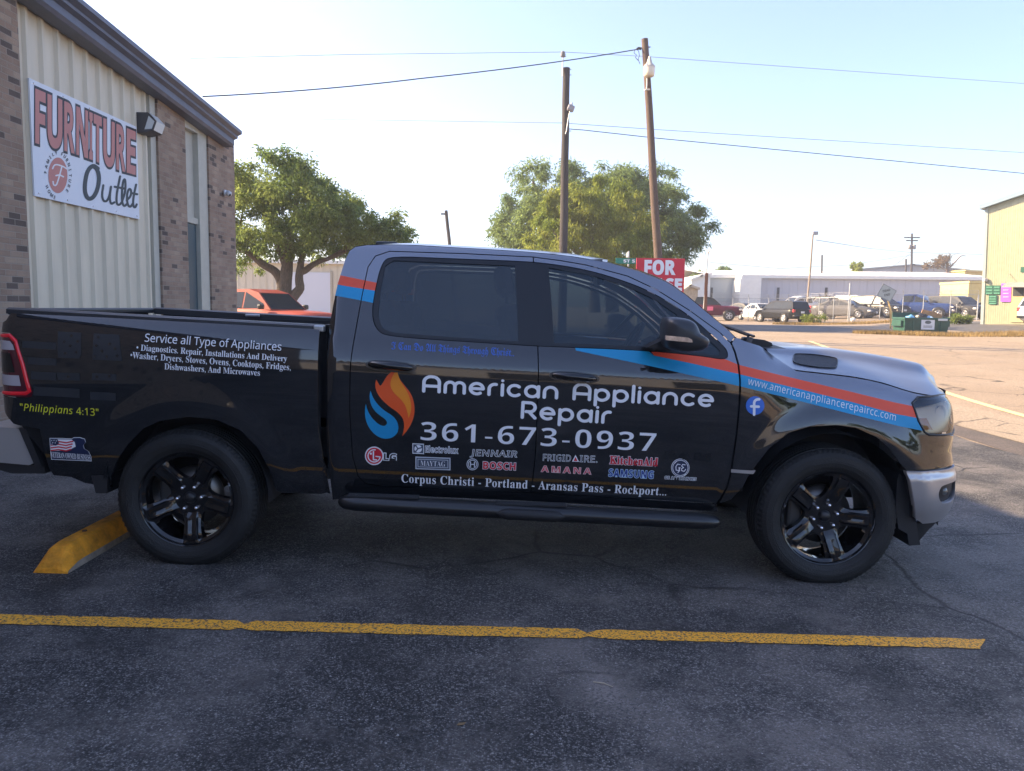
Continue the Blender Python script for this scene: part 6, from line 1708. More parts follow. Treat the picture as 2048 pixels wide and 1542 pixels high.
    for s in (-1, 1):
        mb = MB(); mb.bbox((xf-.30, s*W*.80-.16, zf-.20), (xf-.055, s*W*.80+.06 if s > 0 else s*W*.80+.16, zf-.05), .04); mb.build('headlight', M_HEAD, t)
        if tail:
            mb = MB(); mb.bbox((xr+.0, s*W*.78-.10, zq-.24), (xr+.16, s*W*.78+.10, zq-.02), .03); mb.build('tail_light', M_TAILR, t)
        mb = MB(); mb.bbox((.95, s*(W+.10)-.10, zb+.02), (1.10, s*(W+.10)+.10, zb+.18), .04); mb.build('wing_mirror', M_TRIM, t)
    mb = MB(); mb.bbox((xf-.14, -W*.5, zf-.30), (xf-.03, W*.5, zf-.10), .02); mb.build('grille', M_TRIM, t)
    mb = MB(); mb.bbox((xf-.20, -W*.84, z0+.14), (xf+.03, W*.84, z0+.32), .05); mb.build('front_bumper', M_TRIM if kind != 'pickup' else M_BUMPER, t)
    mb = MB(); mb.bbox((xr-.03, -W*.84, z0+.14), (xr+.20, W*.84, z0+.30), .05); mb.build('rear_bumper', M_TRIM if kind != 'pickup' else M_BUMPER, t)
    for xx in (xf+.034, xr-.034):
        mb = MB(); z = z0+.27 if xx > 0 else z0+.50; mb.box((xx-.012, -.16, z-.07), (xx+.012, .16, z+.07)); mb.build('number_plate', M_PLATE, t)
    return t
def paintm(n, c, r=.30, me=.0): return mat('paint_'+n, c, r, me, .12, .15)
P_BLACK = paintm('black', (.012, .013, .015)); P_GREY = paintm('grey', (.09, .09, .095)); P_WHITE = paintm('white', (.62, .62, .60), .3, 0); P_BLUE = paintm('blue', (.022, .05, .17)); P_DGREY = paintm('graphite', (.035, .036, .04)); P_SILV = paintm('silver', (.26, .26, .27)); P_MAROON = paintm('maroon', (.09, .012, .028)); P_RED = paintm('faded_red', (.30, .065, .045), .45, 0); P_TAUPE = paintm('taupe', (.12, .11, .10))
def head(a): return math.radians(a)    # 0 = facing right, 90 = facing away
def G_(u, v): return at_ground(u, v)
GRP = 'vehicles parked behind the chain link fence'
red = at_y(545, 690, 21.0); red[2] = float(gz(red[0], 21.0))
vehicle('red_pickup', 'faded red pickup parked under the broad tree behind the bed', 'pickup truck', (at_y(520, 600, 21.0)[0], 21.0, red[2]), head(-24), 'pickup', P_RED)
vehicle('suv', 'black SUV seen from its tail on the street before the fence', 'SUV', G_(1562, 645), head(111), 'suv', P_BLACK, M_CRIM)
vehicle('sedan', 'dark grey sedan with a light alloy wheel facing the street', 'car', G_(1490, 636), head(-62), 'sedan', P_DGREY, M_CRIM)
p = at_y(1517, 600, 60); vehicle('sedan', 'white sedan mostly hidden behind the dark grey sedan and the black SUV', 'car', (p[0], 60, float(gz(p[0], 60))), head(100), 'sedan', P_WHITE)
p = at_y(1412, 600, 58); tt = vehicle('tow_truck', 'maroon and black truck with pink door lettering beyond the windscreen', 'truck', (p[0], 58, float(gz(p[0], 58))), head(-15), 'pickup', P_MAROON, M_CRIM, roof=P_BLACK)
mb = MB(); mb.box((.10, -1.015, .80), (.60, -1.006, 1.12)); mb.build('door_lettering', mat('pink_film', (.62, .12, .22), .5), tt)
def veh_y(name, label, cat, u, y, hd, kind, paint, **k):
    p = at_y(u, 600, y); return vehicle(name, label, cat, (p[0], y, float(gz(p[0], y))), head(hd), kind, paint, group=GRP, **k)
veh_y('pickup', 'white pickup behind the fence left of the tall end post', 'pickup truck', 1600, 66, 190, 'pickup', P_WHITE)
veh_y('suv', 'dark taupe SUV behind the fence beside the white pickup', 'SUV', 1650, 66, 95, 'suv', P_TAUPE)
veh_y('suv', 'white SUV with a black roof far behind the fence', 'SUV', 1672, 72, -10, 'suv', P_WHITE, roof=P_BLACK, scale=1.1)
veh_y('sedan', 'grey sedan behind the fence facing the street beside the tall post', 'car', 1690, 57.5, -48, 'sedan', P_GREY, scale=1.08)
veh_y('suv', 'silver SUV behind the fence close beside the black one', 'SUV', 1722, 63, -60, 'suv', P_SILV, scale=1.1)
veh_y('suv', 'black SUV behind the fence at the DEAD END sign', 'SUV', 1757, 57.5, -62, 'suv', P_BLACK, scale=1.05)
bl = veh_y('pickup', 'blue pickup with a pale grille guard behind the dumpster', 'pickup truck', 1832, 57, -40, 'pickup', P_BLUE, scale=1.0)
mb = MB()
for z in (.6, .85, 1.1): mb.tube([(3.0, -.6, z), (3.05, 0, z), (3.0, .6, z)], .035, 8)
for y in (-.6, .6): mb.tube([(3.0, y, .5), (3.02, y, 1.15)], .035, 8)
mb.build('grille_guard', M_CHROME, bl)
veh_y('suv', 'dark graphite SUV behind the fence at the corner of the ribbed building', 'SUV', 1915, 56, -70, 'suv', P_DGREY, scale=1.1)
vehicle('sedan', 'white car cut off by the right edge of the picture', 'car', G_(2133, 655), head(8), 'suv', P_WHITE)

# ================================================================== fence
fp = [(1425, 58), (1465, 58), (1497, 57.6), (1537, 57.2), (1577, 56.5), (1612, 55.5), (1638, 54.5), (1667, 53.5), (1697, 52.5)]
fn_ = thing('chain_link_fence', tuple(list(at_y(1560, 630, 56)[:2])+[0.7]), 'grey chain link fence with barbed wire arms before the parked vehicles', 'fence'); L = local(fn_)
def fence_mat():
    m = bpy.data.materials.new('chain_link'); m.use_nodes = True; N, Lk = m.node_tree.nodes, m.node_tree.links; N.remove(N['Principled BSDF'])
    geo = N.new('ShaderNodeNewGeometry'); s = N.new('ShaderNodeSeparateXYZ'); Lk.new(geo.outputs['Position'], s.inputs[0])
    outs = []
    for sg_ in (1, -1):
        a = N.new('ShaderNodeMath'); a.operation = 'MULTIPLY_ADD'; Lk.new(s.outputs[2], a.inputs[0]); a.inputs[1].default_value = sg_; Lk.new(s.outputs[0], a.inputs[2])
        w = N.new('ShaderNodeMath'); w.operation = 'PINGPONG'; Lk.new(a.outputs[0], w.inputs[0]); w.inputs[1].default_value = .045
        c = N.new('ShaderNodeMath'); c.operation = 'LESS_THAN'; Lk.new(w.outputs[0], c.inputs[0]); c.inputs[1].default_value = .0032; outs.append(c.outputs[0])
    mx = N.new('ShaderNodeMath'); mx.operation = 'MAXIMUM'; Lk.new(outs[0], mx.inputs[0]); Lk.new(outs[1], mx.inputs[1])
    t = N.new('ShaderNodeBsdfTransparent'); d = N.new('ShaderNodeBsdfDiffuse'); d.inputs[0].default_value = (.30, .29, .28, 1); x = N.new('ShaderNodeMixShader')
    Lk.new(mx.outputs[0], x.inputs[0]); Lk.new(t.outputs[0], x.inputs[1]); Lk.new(d.outputs[0], x.inputs[2]); Lk.new(x.outputs[0], N['Material Output'].inputs[0]); return m
M_LINK = fence_mat()
def fence_run(root, L, posts, h, endh=None):
    P = []
    for u, y in posts:
        q = at_y(u, 620, y); P.append(Vector((q[0], q[1], float(gz(q[0], q[1])))))
    for i, q in enumerate(P):
        mb = MB(); top = h+(endh if (i == len(P)-1 and endh) else 0); mb.tube([L(q), L(q+Vector((0, 0, top)))], .045 if i in (0, len(P)-1) else .03, 8)
        if not (i == len(P)-1 and endh): mb.tube([L(q+Vector((0, 0, h))), L(q+Vector((-.18, -.25, h+.32)))], .018, 6)
        mb.build('post', M_STEEL, root)
    mb = MB(); mb.tube([L(q+Vector((0, 0, h))) for q in P], .024, 6); mb.build('top_rail', M_STEEL, root)
    mb = MB(); vs = []
    for q in P: vs += [L(q+Vector((0, .03, .03))), L(q+Vector((0, .03, h)))]
    mb.add(vs, [(2*i, 2*i+2, 2*i+3, 2*i+1) for i in range(len(P)-1)]); mb.build('wire_mesh', M_LINK, root)
    mb = MB()
    for k in (.10, .20, .31): mb.tube([L(q+Vector((-.18*k/.32, -.25*k/.32, h+k))) for q in P], .008, 4)
    mb.build('barbed_wire', M_STEEL, root)
fence_run(fn_, L, fp, 1.85, 1.0)
f2 = thing('chain_link_fence', tuple(list(at_y(1830, 630, 52)[:2])+[0.9]), 'thin wire fence running from the tall post to the ribbed building', 'fence'); L = local(f2)
fence_run(f2, L, [(1700, 52.7), (1760, 52.6), (1805, 52.4), (1846, 52.3), (1900, 52.2), (1955, 52)], 1.85)
# ================================================================== far buildings
M_LAV = mat('shade_grey_wall', (.46, .46, .50), .5, 0, .1, noise=.06, nscale=1.2, aniso=(4, 1, .2))  # lavender grey puts the shade on this white wall into its colour
M_WHW = mat('white_metal', (.74, .73, .68), .5, noise=.05, nscale=2)
M_GRB = mat('grey_barn_metal', (.30, .33, .37), .5, noise=.05, nscale=2)
M_YEL = mat('yellow_stucco', (.62, .50, .20), .8, noise=.1, nscale=2)
M_DKS = mat('dark_opening', (.04, .045, .05), .8)
def gable_house(name, label, pts, y, depth, wm, rm, ribs_=0.0, ov=.3):
    """front face traced by its top corners (px), the body behind it runs back by depth"""
    Q = [at_y(u, v, y) for u, v in pts]; x0 = Q[0][0]; x1 = Q[-1][0]; g = min(float(gz(q[0], y)) for q in Q)-.2
    t = thing(name, (x0, y, g), label, 'building'); L = local(t)
    poly = [(x0, g)]+[(q[0], q[2]) for q in Q]+[(x1, g)]
    mb = MB(); mb.prism([(p[0]-x0, p[1]-g) for p in poly], 0, depth, 'y'); mb.build('wall', wm, t)
    mb = MB()
    for a, b in zip(Q[:-1], Q[1:]):
        A, B = L(a), L(b); d = (B-A).normalized(); e = d*ov*.5
        vs = [A-e+Vector((0, -ov, .02)), B+e+Vector((0, -ov, .02)), B+e+Vector((0, depth+ov, .02)), A-e+Vector((0, depth+ov, .02))]
        up = Vector((0, 0, .22)); mb.add(vs+[v+up for v in vs], [(0, 1, 2, 3), (4, 5, 6, 7), (0, 1, 5, 4), (1, 2, 6, 5), (2, 3, 7, 6), (3, 0, 4, 7)])
    mb.build('roof', rm, t); return t, L, g
# long low warehouse
YB = 86.0
a = at_y(1421, 556, YB); b = at_y(1990, 561, YB); g = float(gz(a[0], YB))-.6
wh = thing('warehouse', (a[0], YB, g), 'long low pale warehouse with a white roof edge beyond the fence', 'building'); L = local(wh); A, B = L(a), L(b)
mb = MB(); mb.add([(0, 0, 0), (B.x, 0, 0), (B.x, 0, B.z), (0, 0, A.z), (0, 24, 0), (B.x, 24, 0), (B.x, 24, B.z), (0, 24, A.z)], [(0, 1, 2, 3), (1, 5, 6, 2), (4, 0, 3, 7), (5, 4, 7, 6)]); mb.build('wall', M_LAV, wh)
mb = MB(); x = .4
while x < B.x: mb.box((x, -.03, .1), (x+.06, .0, A.z+(B.z-A.z)*x/B.x-.05)); x += .9
mb.build('wall_rib', M_LAV, wh)
mb = MB(); mb.add([(-.4, -.5, A.z+.02), (B.x, -.5, B.z+.02), (B.x, -.5, B.z+.38), (-.4, -.5, A.z+.38), (-.4, 12, A.z+1.5), (B.x, 12, B.z+1.5), (B.x, 24.5, B.z+.3), (-.4, 24.5, A.z+.3), (-.4, 0, A.z+.0), (B.x, 0, B.z)], [(0, 1, 2, 3), (3, 2, 5, 4), (4, 5, 6, 7), (0, 8, 9, 1)]); mb.build('roof', M_WHW, wh)
def on_wh(u, v, yy=YB): return L(at_y(u, v, yy))
for i, (u0, u1, v0, v1) in enumerate([(1421, 1478, 555.5, 587)]):
    p, q = on_wh(u0, v0), on_wh(u1, v1); mb = MB(); mb.box((p.x, -.05, max(.1, q.z-1)), (q.x, -.03, p.z)); mb.build('roller_door', mat('blue_grey_door', (.36, .41, .45), .5), wh)
p, q = on_wh(1481, 551, YB-3), on_wh(1521, 600, YB-3); mb = MB(); mb.prism([(p.x, 0), (p.x, p.z-.6), ((p.x+q.x)/2-1, p.z+.1), (q.x, p.z+.1), (q.x, 0)], -3, -.06, 'y'); mb.build('porch', M_WHW, wh)
for u in (1418, 1482, 1546, 1609):
    p, q = on_wh(u, 546, YB+9), on_wh(u+31, 549.5, YB+9); mb = MB(); mb.box((p.x, 8.5, q.z-.3), (q.x, 9.5, p.z)); mb.build('roof_vent', mat('vent_grey', (.16, .17, .19), .6), wh)
for u in (1421, 1554, 1650):
    p, q = on_wh(u, 575), on_wh(u+4, 592); mb = MB(); mb.box((p.x, -.08, q.z-1), (q.x, -.04, p.z)); mb.build('door', M_DKS, wh)
gable_house('shed', 'small white shed at the left end of the warehouse', [(1383, 561), (1402, 554), (1421, 550)], 82, 8, M_WHW, M_WHW)
gable_house('barn', 'grey metal barn with a low gable rising behind the warehouse', [(1711, 541), (1826, 531), (1936, 542)], 124, 20, M_GRB, mat('barn_roof', (.24, .26, .28), .5))
gable_house('yellow_building', 'yellow building with a flat roof behind the warehouse end', [(1930, 543), (1975, 545)], 120, 12, M_YEL, M_YEL, ov=.5)
gable_house('yellow_shed', 'low yellow shed beside the corner of the ribbed building', [(1938, 567), (1972, 566)], 70, 5, M_YEL, M_YEL, ov=.1)
gable_house('tan_hut', 'low tan rubble heap and hut beyond the lease sign', [(1368, 582), (1380, 574), (1396, 579)], 76, 5, mat('tan_block', (.34, .28, .20), .9, noise=.3, nscale=3), mat('tan_roof', (.36, .31, .24), .8))
# cream building behind the broad tree
cb_ = at_y(380, 524, 41); g = float(gz(-16, 41))-.2; q = at_y(860, 541, 41)
cw_ = thing('cream_warehouse', (cb_[0], 41, g), 'cream ribbed metal building with a white loading door behind the tree', 'building'); L = local(cw_)
A, B = L(cb_), L(q)
mb = MB(); mb.box((0, 0, 0), (B.x, 14, A.z)); mb.build('wall', M_RIB, cw_)
mb = MB(); x = .3
while x < B.x: mb.box((x, -.035, .1), (x+.05, -.0, A.z-.05)); x += .42
mb.build('wall_rib', M_RIB, cw_)
mb = MB(); mb.box((-.3, -.3, A.z), (B.x+.3, 14.3, A.z+.2)); mb.build('roof', M_WHW, cw_)
p0_ = L(at_y(583, 560, 41)); p1_ = L(at_y(661, 560, 41)); mb = MB(); mb.box((p0_.x, -.09, .1), (p1_.x, -.045, A.z-.5)); mb.build('loading_door', mat('door_pale', (.62, .63, .68), .45), cw_)
mb = MB()
for x in (p0_.x-.12, p1_.x): mb.box((x, -.10, .1), (x+.12, -.04, A.z-.4))
mb.build('door_frame', mat('frame_tan', (.42, .37, .28), .6), cw_)
# ribbed building at the right edge
cr = at_y(1972, 415, 40.5); Dv = Vector((.66, -.75, 0)).normalized(); Nv = Vector((-Dv.y, Dv.x, 0)); Nv = Nv if Nv.y < 0 else -Nv
c0 = Vector(cr); g = float(gz(c0.x, c0.y)); lean = -.035
rb = thing('ribbed_building', (c0.x, c0.y, g), 'tall pale yellow corrugated building with green notice boards at the right edge', 'building'); L = local(rb)
HB_ = c0.z-g
def rw(t, z, d=0.0): return Vector((c0.x, c0.y, g))+Dv*t+Nv*d+Vector((lean*(z-HB_), 0, z))
def rw_hit(u, v):
    o, d = ray(u, v); o = Vector(o); d = Vector(d)
    # plane through the wall (with its lean)
    a_ = rw(0, 0); b_ = rw(1, 0); c_ = rw(0, 1); n = (b_-a_).cross(c_-a_); k = (a_-o).dot(n)/d.dot(n); p = o+d*k
    z = p.z-g; t = (p-Vector((c0.x, c0.y, g))-Vector((lean*(z-HB_), 0, z))).dot(Dv); return t, z
tr_, zr_ = rw_hit(2048, 389); SLp = (zr_-HB_)/tr_; print('right roof slope', SLp, 'H', HB_, 't', tr_)
mb = MB(); vs = []; n = int(9/.045)
for i in range(n+1):
    t = 9*i/n; d = .016*math.cos(2*math.pi*t/.115)
    vs += [L(rw(t, -.4, d)), L(rw(t, HB_+SLp*min(t, 7)-.02, d))]
mb.add(vs, [(2*i, 2*i+2, 2*i+3, 2*i+1) for i in range(n)], 0, True); mb.build('corrugated_wall', mat('corrugated_yellow', (.30, .305, .205), .5, 0, .1, noise=.08, nscale=3), rb)
mb = MB(); mb.add([L(rw(-.04, -.4, .03)), L(rw(-.04, HB_, .03)), L(rw(.12, HB_, .03)), L(rw(.12, -.4, .03)), L(rw(-.04, -.4, -9)), L(rw(-.04, HB_, -9))], [(0, 1, 2, 3), (0, 4, 5, 1)]); mb.build('corner_trim', mat('corner_grey', (.32, .36, .34), .5), rb)
mb = MB()
vs = [L(rw(-.25, HB_-.10, .30)), L(rw(9, HB_+SLp*9.2-.10, .30)), L(rw(9, HB_+SLp*9.2+.16, .30)), L(rw(-.25, HB_+.12, .30))]; vs += [L(rw(-.25, HB_-.10, -9)), L(rw(9, HB_+SLp*9.2-.10, -9)), L(rw(9, HB_+SLp*9.2+.16, -9)), L(rw(-.25, HB_+.12, -9))]
mb.add(vs, [(0, 1, 2, 3), (4, 5, 6, 7), (0, 1, 5, 4), (2, 3, 7, 6), (3, 0, 4, 7), (1, 2, 6, 5)]); mb.build('roof', mat('roof_teal', (.22, .30, .36), .4, .2), rb)
def board(nm, u0, v0, u1, v1, m, d=.035, parent=rb):
    t0, za = rw_hit(u0, v0); t1, zb2 = rw_hit(u1, v1); mb = MB()
    vs = [L(rw(a_, z_, q_)) for q_ in (d, d+.02) for a_, z_ in ((t0, zb2), (t1, zb2), (t1, za), (t0, za))]
    mb.add(vs, [(0, 1, 2, 3), (4, 5, 6, 7), (0, 1, 5, 4), (1, 2, 6, 5), (2, 3, 7, 6), (3, 0, 4, 7)]); return mb.build(nm, m, parent)
M_GB = mat('notice_green', (.015, .10, .065), .5); M_GL = mat('notice_line', (.10, .30, .20), .5)
for (u0, v0, u1, v1, rows) in ((1972, 571, 1987, 589, 3), (1987, 571, 2001.5, 589, 3), (1978, 590.5, 1994, 609, 4)):
    o_ = board('notice_board', u0, v0, u1, v1, M_GB)
    for k in range(rows):
        v = v0+(v1-v0)*(k+.45)/rows; board('notice_line', u0+1.5, v, u1-1.5, v+(v1-v0)*.10, M_GL, .058, o_)
o_ = board('banner', 2003.5, 567, 2022, 603.5, mat('magenta_banner', (.72, .10, .62), .5), .05)
for k in range(4): board('banner_line', 2007, 572+7*k, 2018, 574+7*k, mat('banner_pale', (.82, .35, .75), .5), .073, o_)
o_ = board('exit_board', 2042, 534, 2075, 544, M_GB)
board('door', 2024, 571, 2060, 645, mat('door_cream', (.42, .36, .20), .6), .03)
board('door_window', 2027, 574, 2048, 592, M_DKS, .055)
t0, za = rw_hit(2016, 566); mb = MB(); vs = [L(rw(t0, za, .0)), L(rw(t0+2.4, za, 0)), L(rw(t0+2.4, za-.28, 1.1)), L(rw(t0, za-.28, 1.1))]; vs += [v+Vector((0, 0, .05)) for v in vs]
mb.add(vs, [(0, 1, 2, 3), (4, 5, 6, 7), (0, 1, 5, 4), (1, 2, 6, 5), (2, 3, 7, 6), (3, 0, 4, 7)])
for t_ in (t0+.05, t0+2.3): mb.tube([L(rw(t_, za+.55, .02)), L(rw(t_, za-.26, 1.05))], .012, 5)
mb.build('awning', mat('awning_grey', (.30, .28, .26), .6), rb)
mb = MB(); mb.bbox((-.1, -.1, -.1), (.1, .1, .1), .03, M=Matrix.Translation(L(rw(.15, rw_hit(1975, 560)[1], .12)))); mb.build('wall_lamp', M_LAMPW, rb)

# ================================================================== street things
# dumpster
dp_ = at_ground(1851, 669); s_ = px_m(dp_); dw = 86/s_; dh = 33/s_; dd = 1.25
du = thing('dumpster', tuple(dp_), 'dark green dumpster with a white notice heaped with rubbish', 'dumpster', -.06)
M_DG = mat('dumpster_green', (.018, .075, .055), .5, 0, .1, noise=.25, nscale=5, bump=.1)
def frust(mb, w0, w1, y0, y1, y0t, y1t, z0, z1, mi=0):
    vs = [(-w0/2, y0, z0), (w0/2, y0, z0), (w0/2, y1, z0), (-w0/2, y1, z0), (-w1/2, y0t, z1), (w1/2, y0t, z1), (w1/2, y1t, z1), (-w1/2, y1t, z1)]
    mb.add(vs, [(0, 1, 2, 3), (0, 1, 5, 4), (1, 2, 6, 5), (2, 3, 7, 6), (3, 0, 4, 7)], mi)
mb = MB(); frust(mb, dw*.97, dw, 0, dd, -.06, dd+.1, .08, dh); frust(mb, dw*.93, dw*.96, .04, dd-.04, -.02, dd+.06, .14, dh+.001)
mb.build('bin_body', M_DG, du)
mb = MB()
for a_, b_2 in (((-dw/2-.03, -.10, dh-.09), (dw/2+.03, -.05, dh+.01)), ((-dw/2-.03, dd+.06, dh-.06), (dw/2+.03, dd+.12, dh+.25))): mb.bbox(a_, b_2, .01)
for s2 in (-1, 1):
    mb.bbox((s2*dw/2-.03, -.08, dh-.08), (s2*dw/2+.03, dd+.1, dh+.02), .01); mb.bbox((s2*(dw/2+.06)-.06, .1, dh-.42), (s2*(dw/2+.06)+.06, dd-.1, dh-.14), .01)
for k in (-.30, .32): mb.bbox((k*dw-.03, -.075, .12), (k*dw+.03, -.02, dh-.10), .008)
mb.bbox((-dw*.46, -.02, 0), (-dw*.36, dd, .10), .01); mb.bbox((dw*.36, -.02, 0), (dw*.46, dd, .10), .01); mb.build('bin_rim', M_DG, du)
mb = MB(); mb.box((-.13*dw, -.088, dh*.30), (.17*dw, -.078, dh*.93)); ob = mb.build('notice_plate', mat('notice_white', (.62, .64, .66), .6), du)
mb = MB(); mb.lathe([(0, 0), (.15, 0)], 20, M=Matrix.Translation((.02*dw, -.091, dh*.74)) @ Matrix.Diagonal((1, 1, .55, 1)) @ Matrix.Rotation(math.pi/2, 4, 'X'))
for k in range(2): mb.box((-.08*dw, -.0905, dh*(.50-.07*k)), (.12*dw, -.0895, dh*(.53-.07*k)))
mb.build('notice_print', mat('notice_ink', (.10, .12, .12), .6), ob)
mb = MB(); mb.box((.24*dw, -.112, dh*.84), (.45*dw, -.102, dh*.97)); mb.build('label_strip', mat('label_white', (.55, .58, .56), .6), du)
cbx = thing('cardboard_sheet', tuple(dp_+np.array([.42, .5, dh-.1])), 'sunlit brown cardboard sheet sticking out of the dumpster', 'cardboard')
mb = MB(); mb.prism([(-.55, -.2), (.60, -.2), (.56, .28), (.10, .42), (-.42, .52), (-.50, .2)], 0, .03, 'y', M=Matrix.Rotation(.15, 4, 'X')); mb.build('cardboard', mat('cardboard', (.42, .24, .12), .9, noise=.2, nscale=4), cbx)
def sack(label, dx, dy, r, m, seed, fl_=.75):
    t = thing('rubbish_bag', tuple(dp_+np.array([dx, dy, dh-.10])), label, 'rubbish bag'); R = np.random.RandomState(seed)
    bm = bmesh.new(); bmesh.ops.create_icosphere(bm, subdivisions=3, radius=r)
    for v in bm.verts:
        k = 1+.14*math.sin(v.co.x*23+seed)*math.cos(v.co.y*19)+.10*math.sin(v.co.z*31+v.co.x*13); v.co = v.co*k; v.co.z = v.co.z*fl_+r*.3
    me = bpy.data.meshes.new('bag'); bm.to_mesh(me); bm.free()
    for p in me.polygons: p.use_smooth = True
    link('bag', me, m, t)
sack('light blue bag among the dumpster rubbish', -.62, .35, .22, mat('bag_blue', (.12, .32, .50), .35), 1)
sack('black bag in the middle of the dumpster', -.12, .30, .30, mat('bag_black', (.02, .02, .022), .35), 2)
sack('small pale blue bag under the cardboard', .22, .18, .20, mat('bag_pale', (.25, .40, .55), .35), 3)
# dead end sign
de = at_ground(1790, 660); sde = px_m(de); D = thing('dead_end_sign', tuple(de), 'grey diamond DEAD END sign tilted on a leaning timber prop', 'sign'); L = local(D)
yd = float(de[1])
cn = [L(at_y(u, v, yd)) for u, v in ((1767, 567), (1793.5, 581.5), (1780, 604), (1753.5, 590.5))]
mb = MB(); vs = [c+Vector((0, -.012, 0)) for c in cn]+[c+Vector((0, .0, 0)) for c in cn]; mb.add(vs, [(0, 1, 2, 3), (4, 5, 6, 7)]+[(i, (i+1) % 4, 4+(i+1) % 4, 4+i) for i in range(4)]); pl = mb.build('sign_plate', mat('sign_dull', (.40, .42, .38), .55, noise=.08, nscale=6), D)
cc = sum(cn, Vector())/4; mb = MB()
for i in range(4):
    a_, b_2 = cn[i], cn[(i+1) % 4]; ai, bi = a_.lerp(cc, .07), b_2.lerp(cc, .07); ao, bo_ = a_.lerp(cc, .03), b_2.lerp(cc, .03); mb.add([v+Vector((0, -.015, 0)) for v in (ao, bo_, bi, ai)], [(0, 1, 2, 3)])
M_SGB = mat('sign_letter_black', (.03, .03, .03), .6); mb.build('sign_border', M_SGB, pl)
ex = (cn[1]-cn[3]).normalized(); ex = Vector((math.cos(.23), 0, math.sin(.23))); ez = Vector((-math.sin(.23), 0, math.cos(.23)))
for s2, dz_, wd in (('DEAD', .07, .42), ('END', -.17, .32)):
    V, T = text2d(s2, 'sansb', 0); x0_, x1_ = V[:, 0].min(), V[:, 0].max(); y0_, y1_ = V[:, 1].min(), V[:, 1].max(); mb = MB()
    mb.add([cc+ex*((p[0]-x0_)/(x1_-x0_)-.5)*wd+ez*(dz_+(p[1]-y0_)/(y1_-y0_)*.13)+Vector((0, -.016, 0)) for p in V], T); mb.build('sign_word', M_SGB, pl, recalc=False)
M_TIMB = mat('pale_timber', (.50, .36, .16), .85, noise=.25, nscale=6)
mb = MB(); mb.tube([L(at_y(u, v, yd+.05)) for u, v in ((1774, 596), (1795, 662))], .05, 4, smooth=False); mb.build('post', M_TIMB, D)
mb = MB(); mb.tube([L(at_y(1784, 628, yd+.10)), L(at_y(1786, 662, yd-.25))], .04, 4, smooth=False); mb.tube([L(at_y(1781, 618, yd+.12)), L(at_y(1781, 658, yd+.6))], .04, 4, smooth=False); mb.build('prop', M_TIMB, D)
# posts and lamps on the right
rp, L = pole('rusty_post', (1413, 546), (1411, 625), 36, .085, .085, mat('rust', (.20, .075, .035), .85, noise=.3, nscale=12), 'rust red steel post beyond the windscreen', 'post')
tp, L = pole('lamp_pole', (1416, 506), (1407, 625), 52, .05, .04, M_STEEL, 'thin leaning light pole beside the rust red post', 'lamp post')
mb = MB(); mb.tube([L(at_y(1416, 507, 52)), L(at_y(1418, 502, 52))], .06, 8); mb.build('lamp_head', M_LAMPW, tp)
lp, L = pole('lamp_pole', (1626, 470), (1612, 640), 58, .085, .06, mat('tan_pole', (.26, .20, .15), .7), 'tall leaning flood light pole behind the black SUV', 'lamp post')
mb = MB(); mb.bbox((-.22, -.15, -.16), (.22, .15, .12), .04, M=Matrix.Translation(L(at_y(1630, 466, 57.8)))); mb.build('lamp_head', mat('flood_grey', (.30, .30, .32), .5), lp)
p3, L = pole('stub_pole', (1644, 510), (1643, 560), 92, .11, .10, M_WOOD, 'short dark stub pole above the warehouse roof', 'post')
p4, L = pole('stub_pole', (1812, 518), (1812, 560), 104, .12, .12, M_WOOD, 'short stub just left of the crossarm pole', 'post')
pw, L = pole('power_pole', (1824, 467), (1823, 560), 112, .17, .14, M_WOOD, 'far power pole with crossarms and transformers above the grey barn', 'utility pole')
mb = MB()
for u0, u1, v in ((1808, 1840, 475), (1812, 1836, 481)): mb.tube([L(at_y(u0, v, 112)), L(at_y(u1, v+.3, 112))], .09, 4)
mb.build('crossarm', M_WOOD, pw)
mb = MB()
for u in (1819.5, 1828.5): mb.lathe([(0, -.35), (.22, -.33), (.22, .33), (0, .36)], 12, M=Matrix.Translation(L(at_y(u, 494, 111.6))))
mb.build('transformer', mat('transformer_grey', (.20, .20, .21), .5), pw)
wire('faint far wire from the flood light to the crossarm pole', [at_y(1632, 480, 58), at_y(1740, 497, 85), at_y(1822, 505, 112), at_y(1975, 509, 112)], .03, M_WIRE)
wire('faint far wire sagging to the roof from the crossarm pole', [at_y(1820, 508, 112), at_y(1790, 530, 104), at_y(1772, 537, 100)], .03, M_WIRE)
wire('faint far wire low over the warehouse roof', [at_y(1420, 525, 90), at_y(1560, 537, 90), at_y(1700, 530, 100), at_y(1822, 510, 112)], .025, M_WIRE)
jg = at_ground(1706, 643); j = thing('plastic_jug', tuple(jg), 'white plastic jug lying by the tall fence post', 'litter'); mb = MB(); mb.lathe([(0, -.16), (.13, -.15), (.15, 0), (.12, .12), (.04, .18), (0, .18)], 14, M=Matrix.Translation((0, 0, .14)) @ Matrix.Rotation(1.4, 4, 'Y')); mb.build('jug', mat('jug_white', (.7, .7, .7), .4), j)
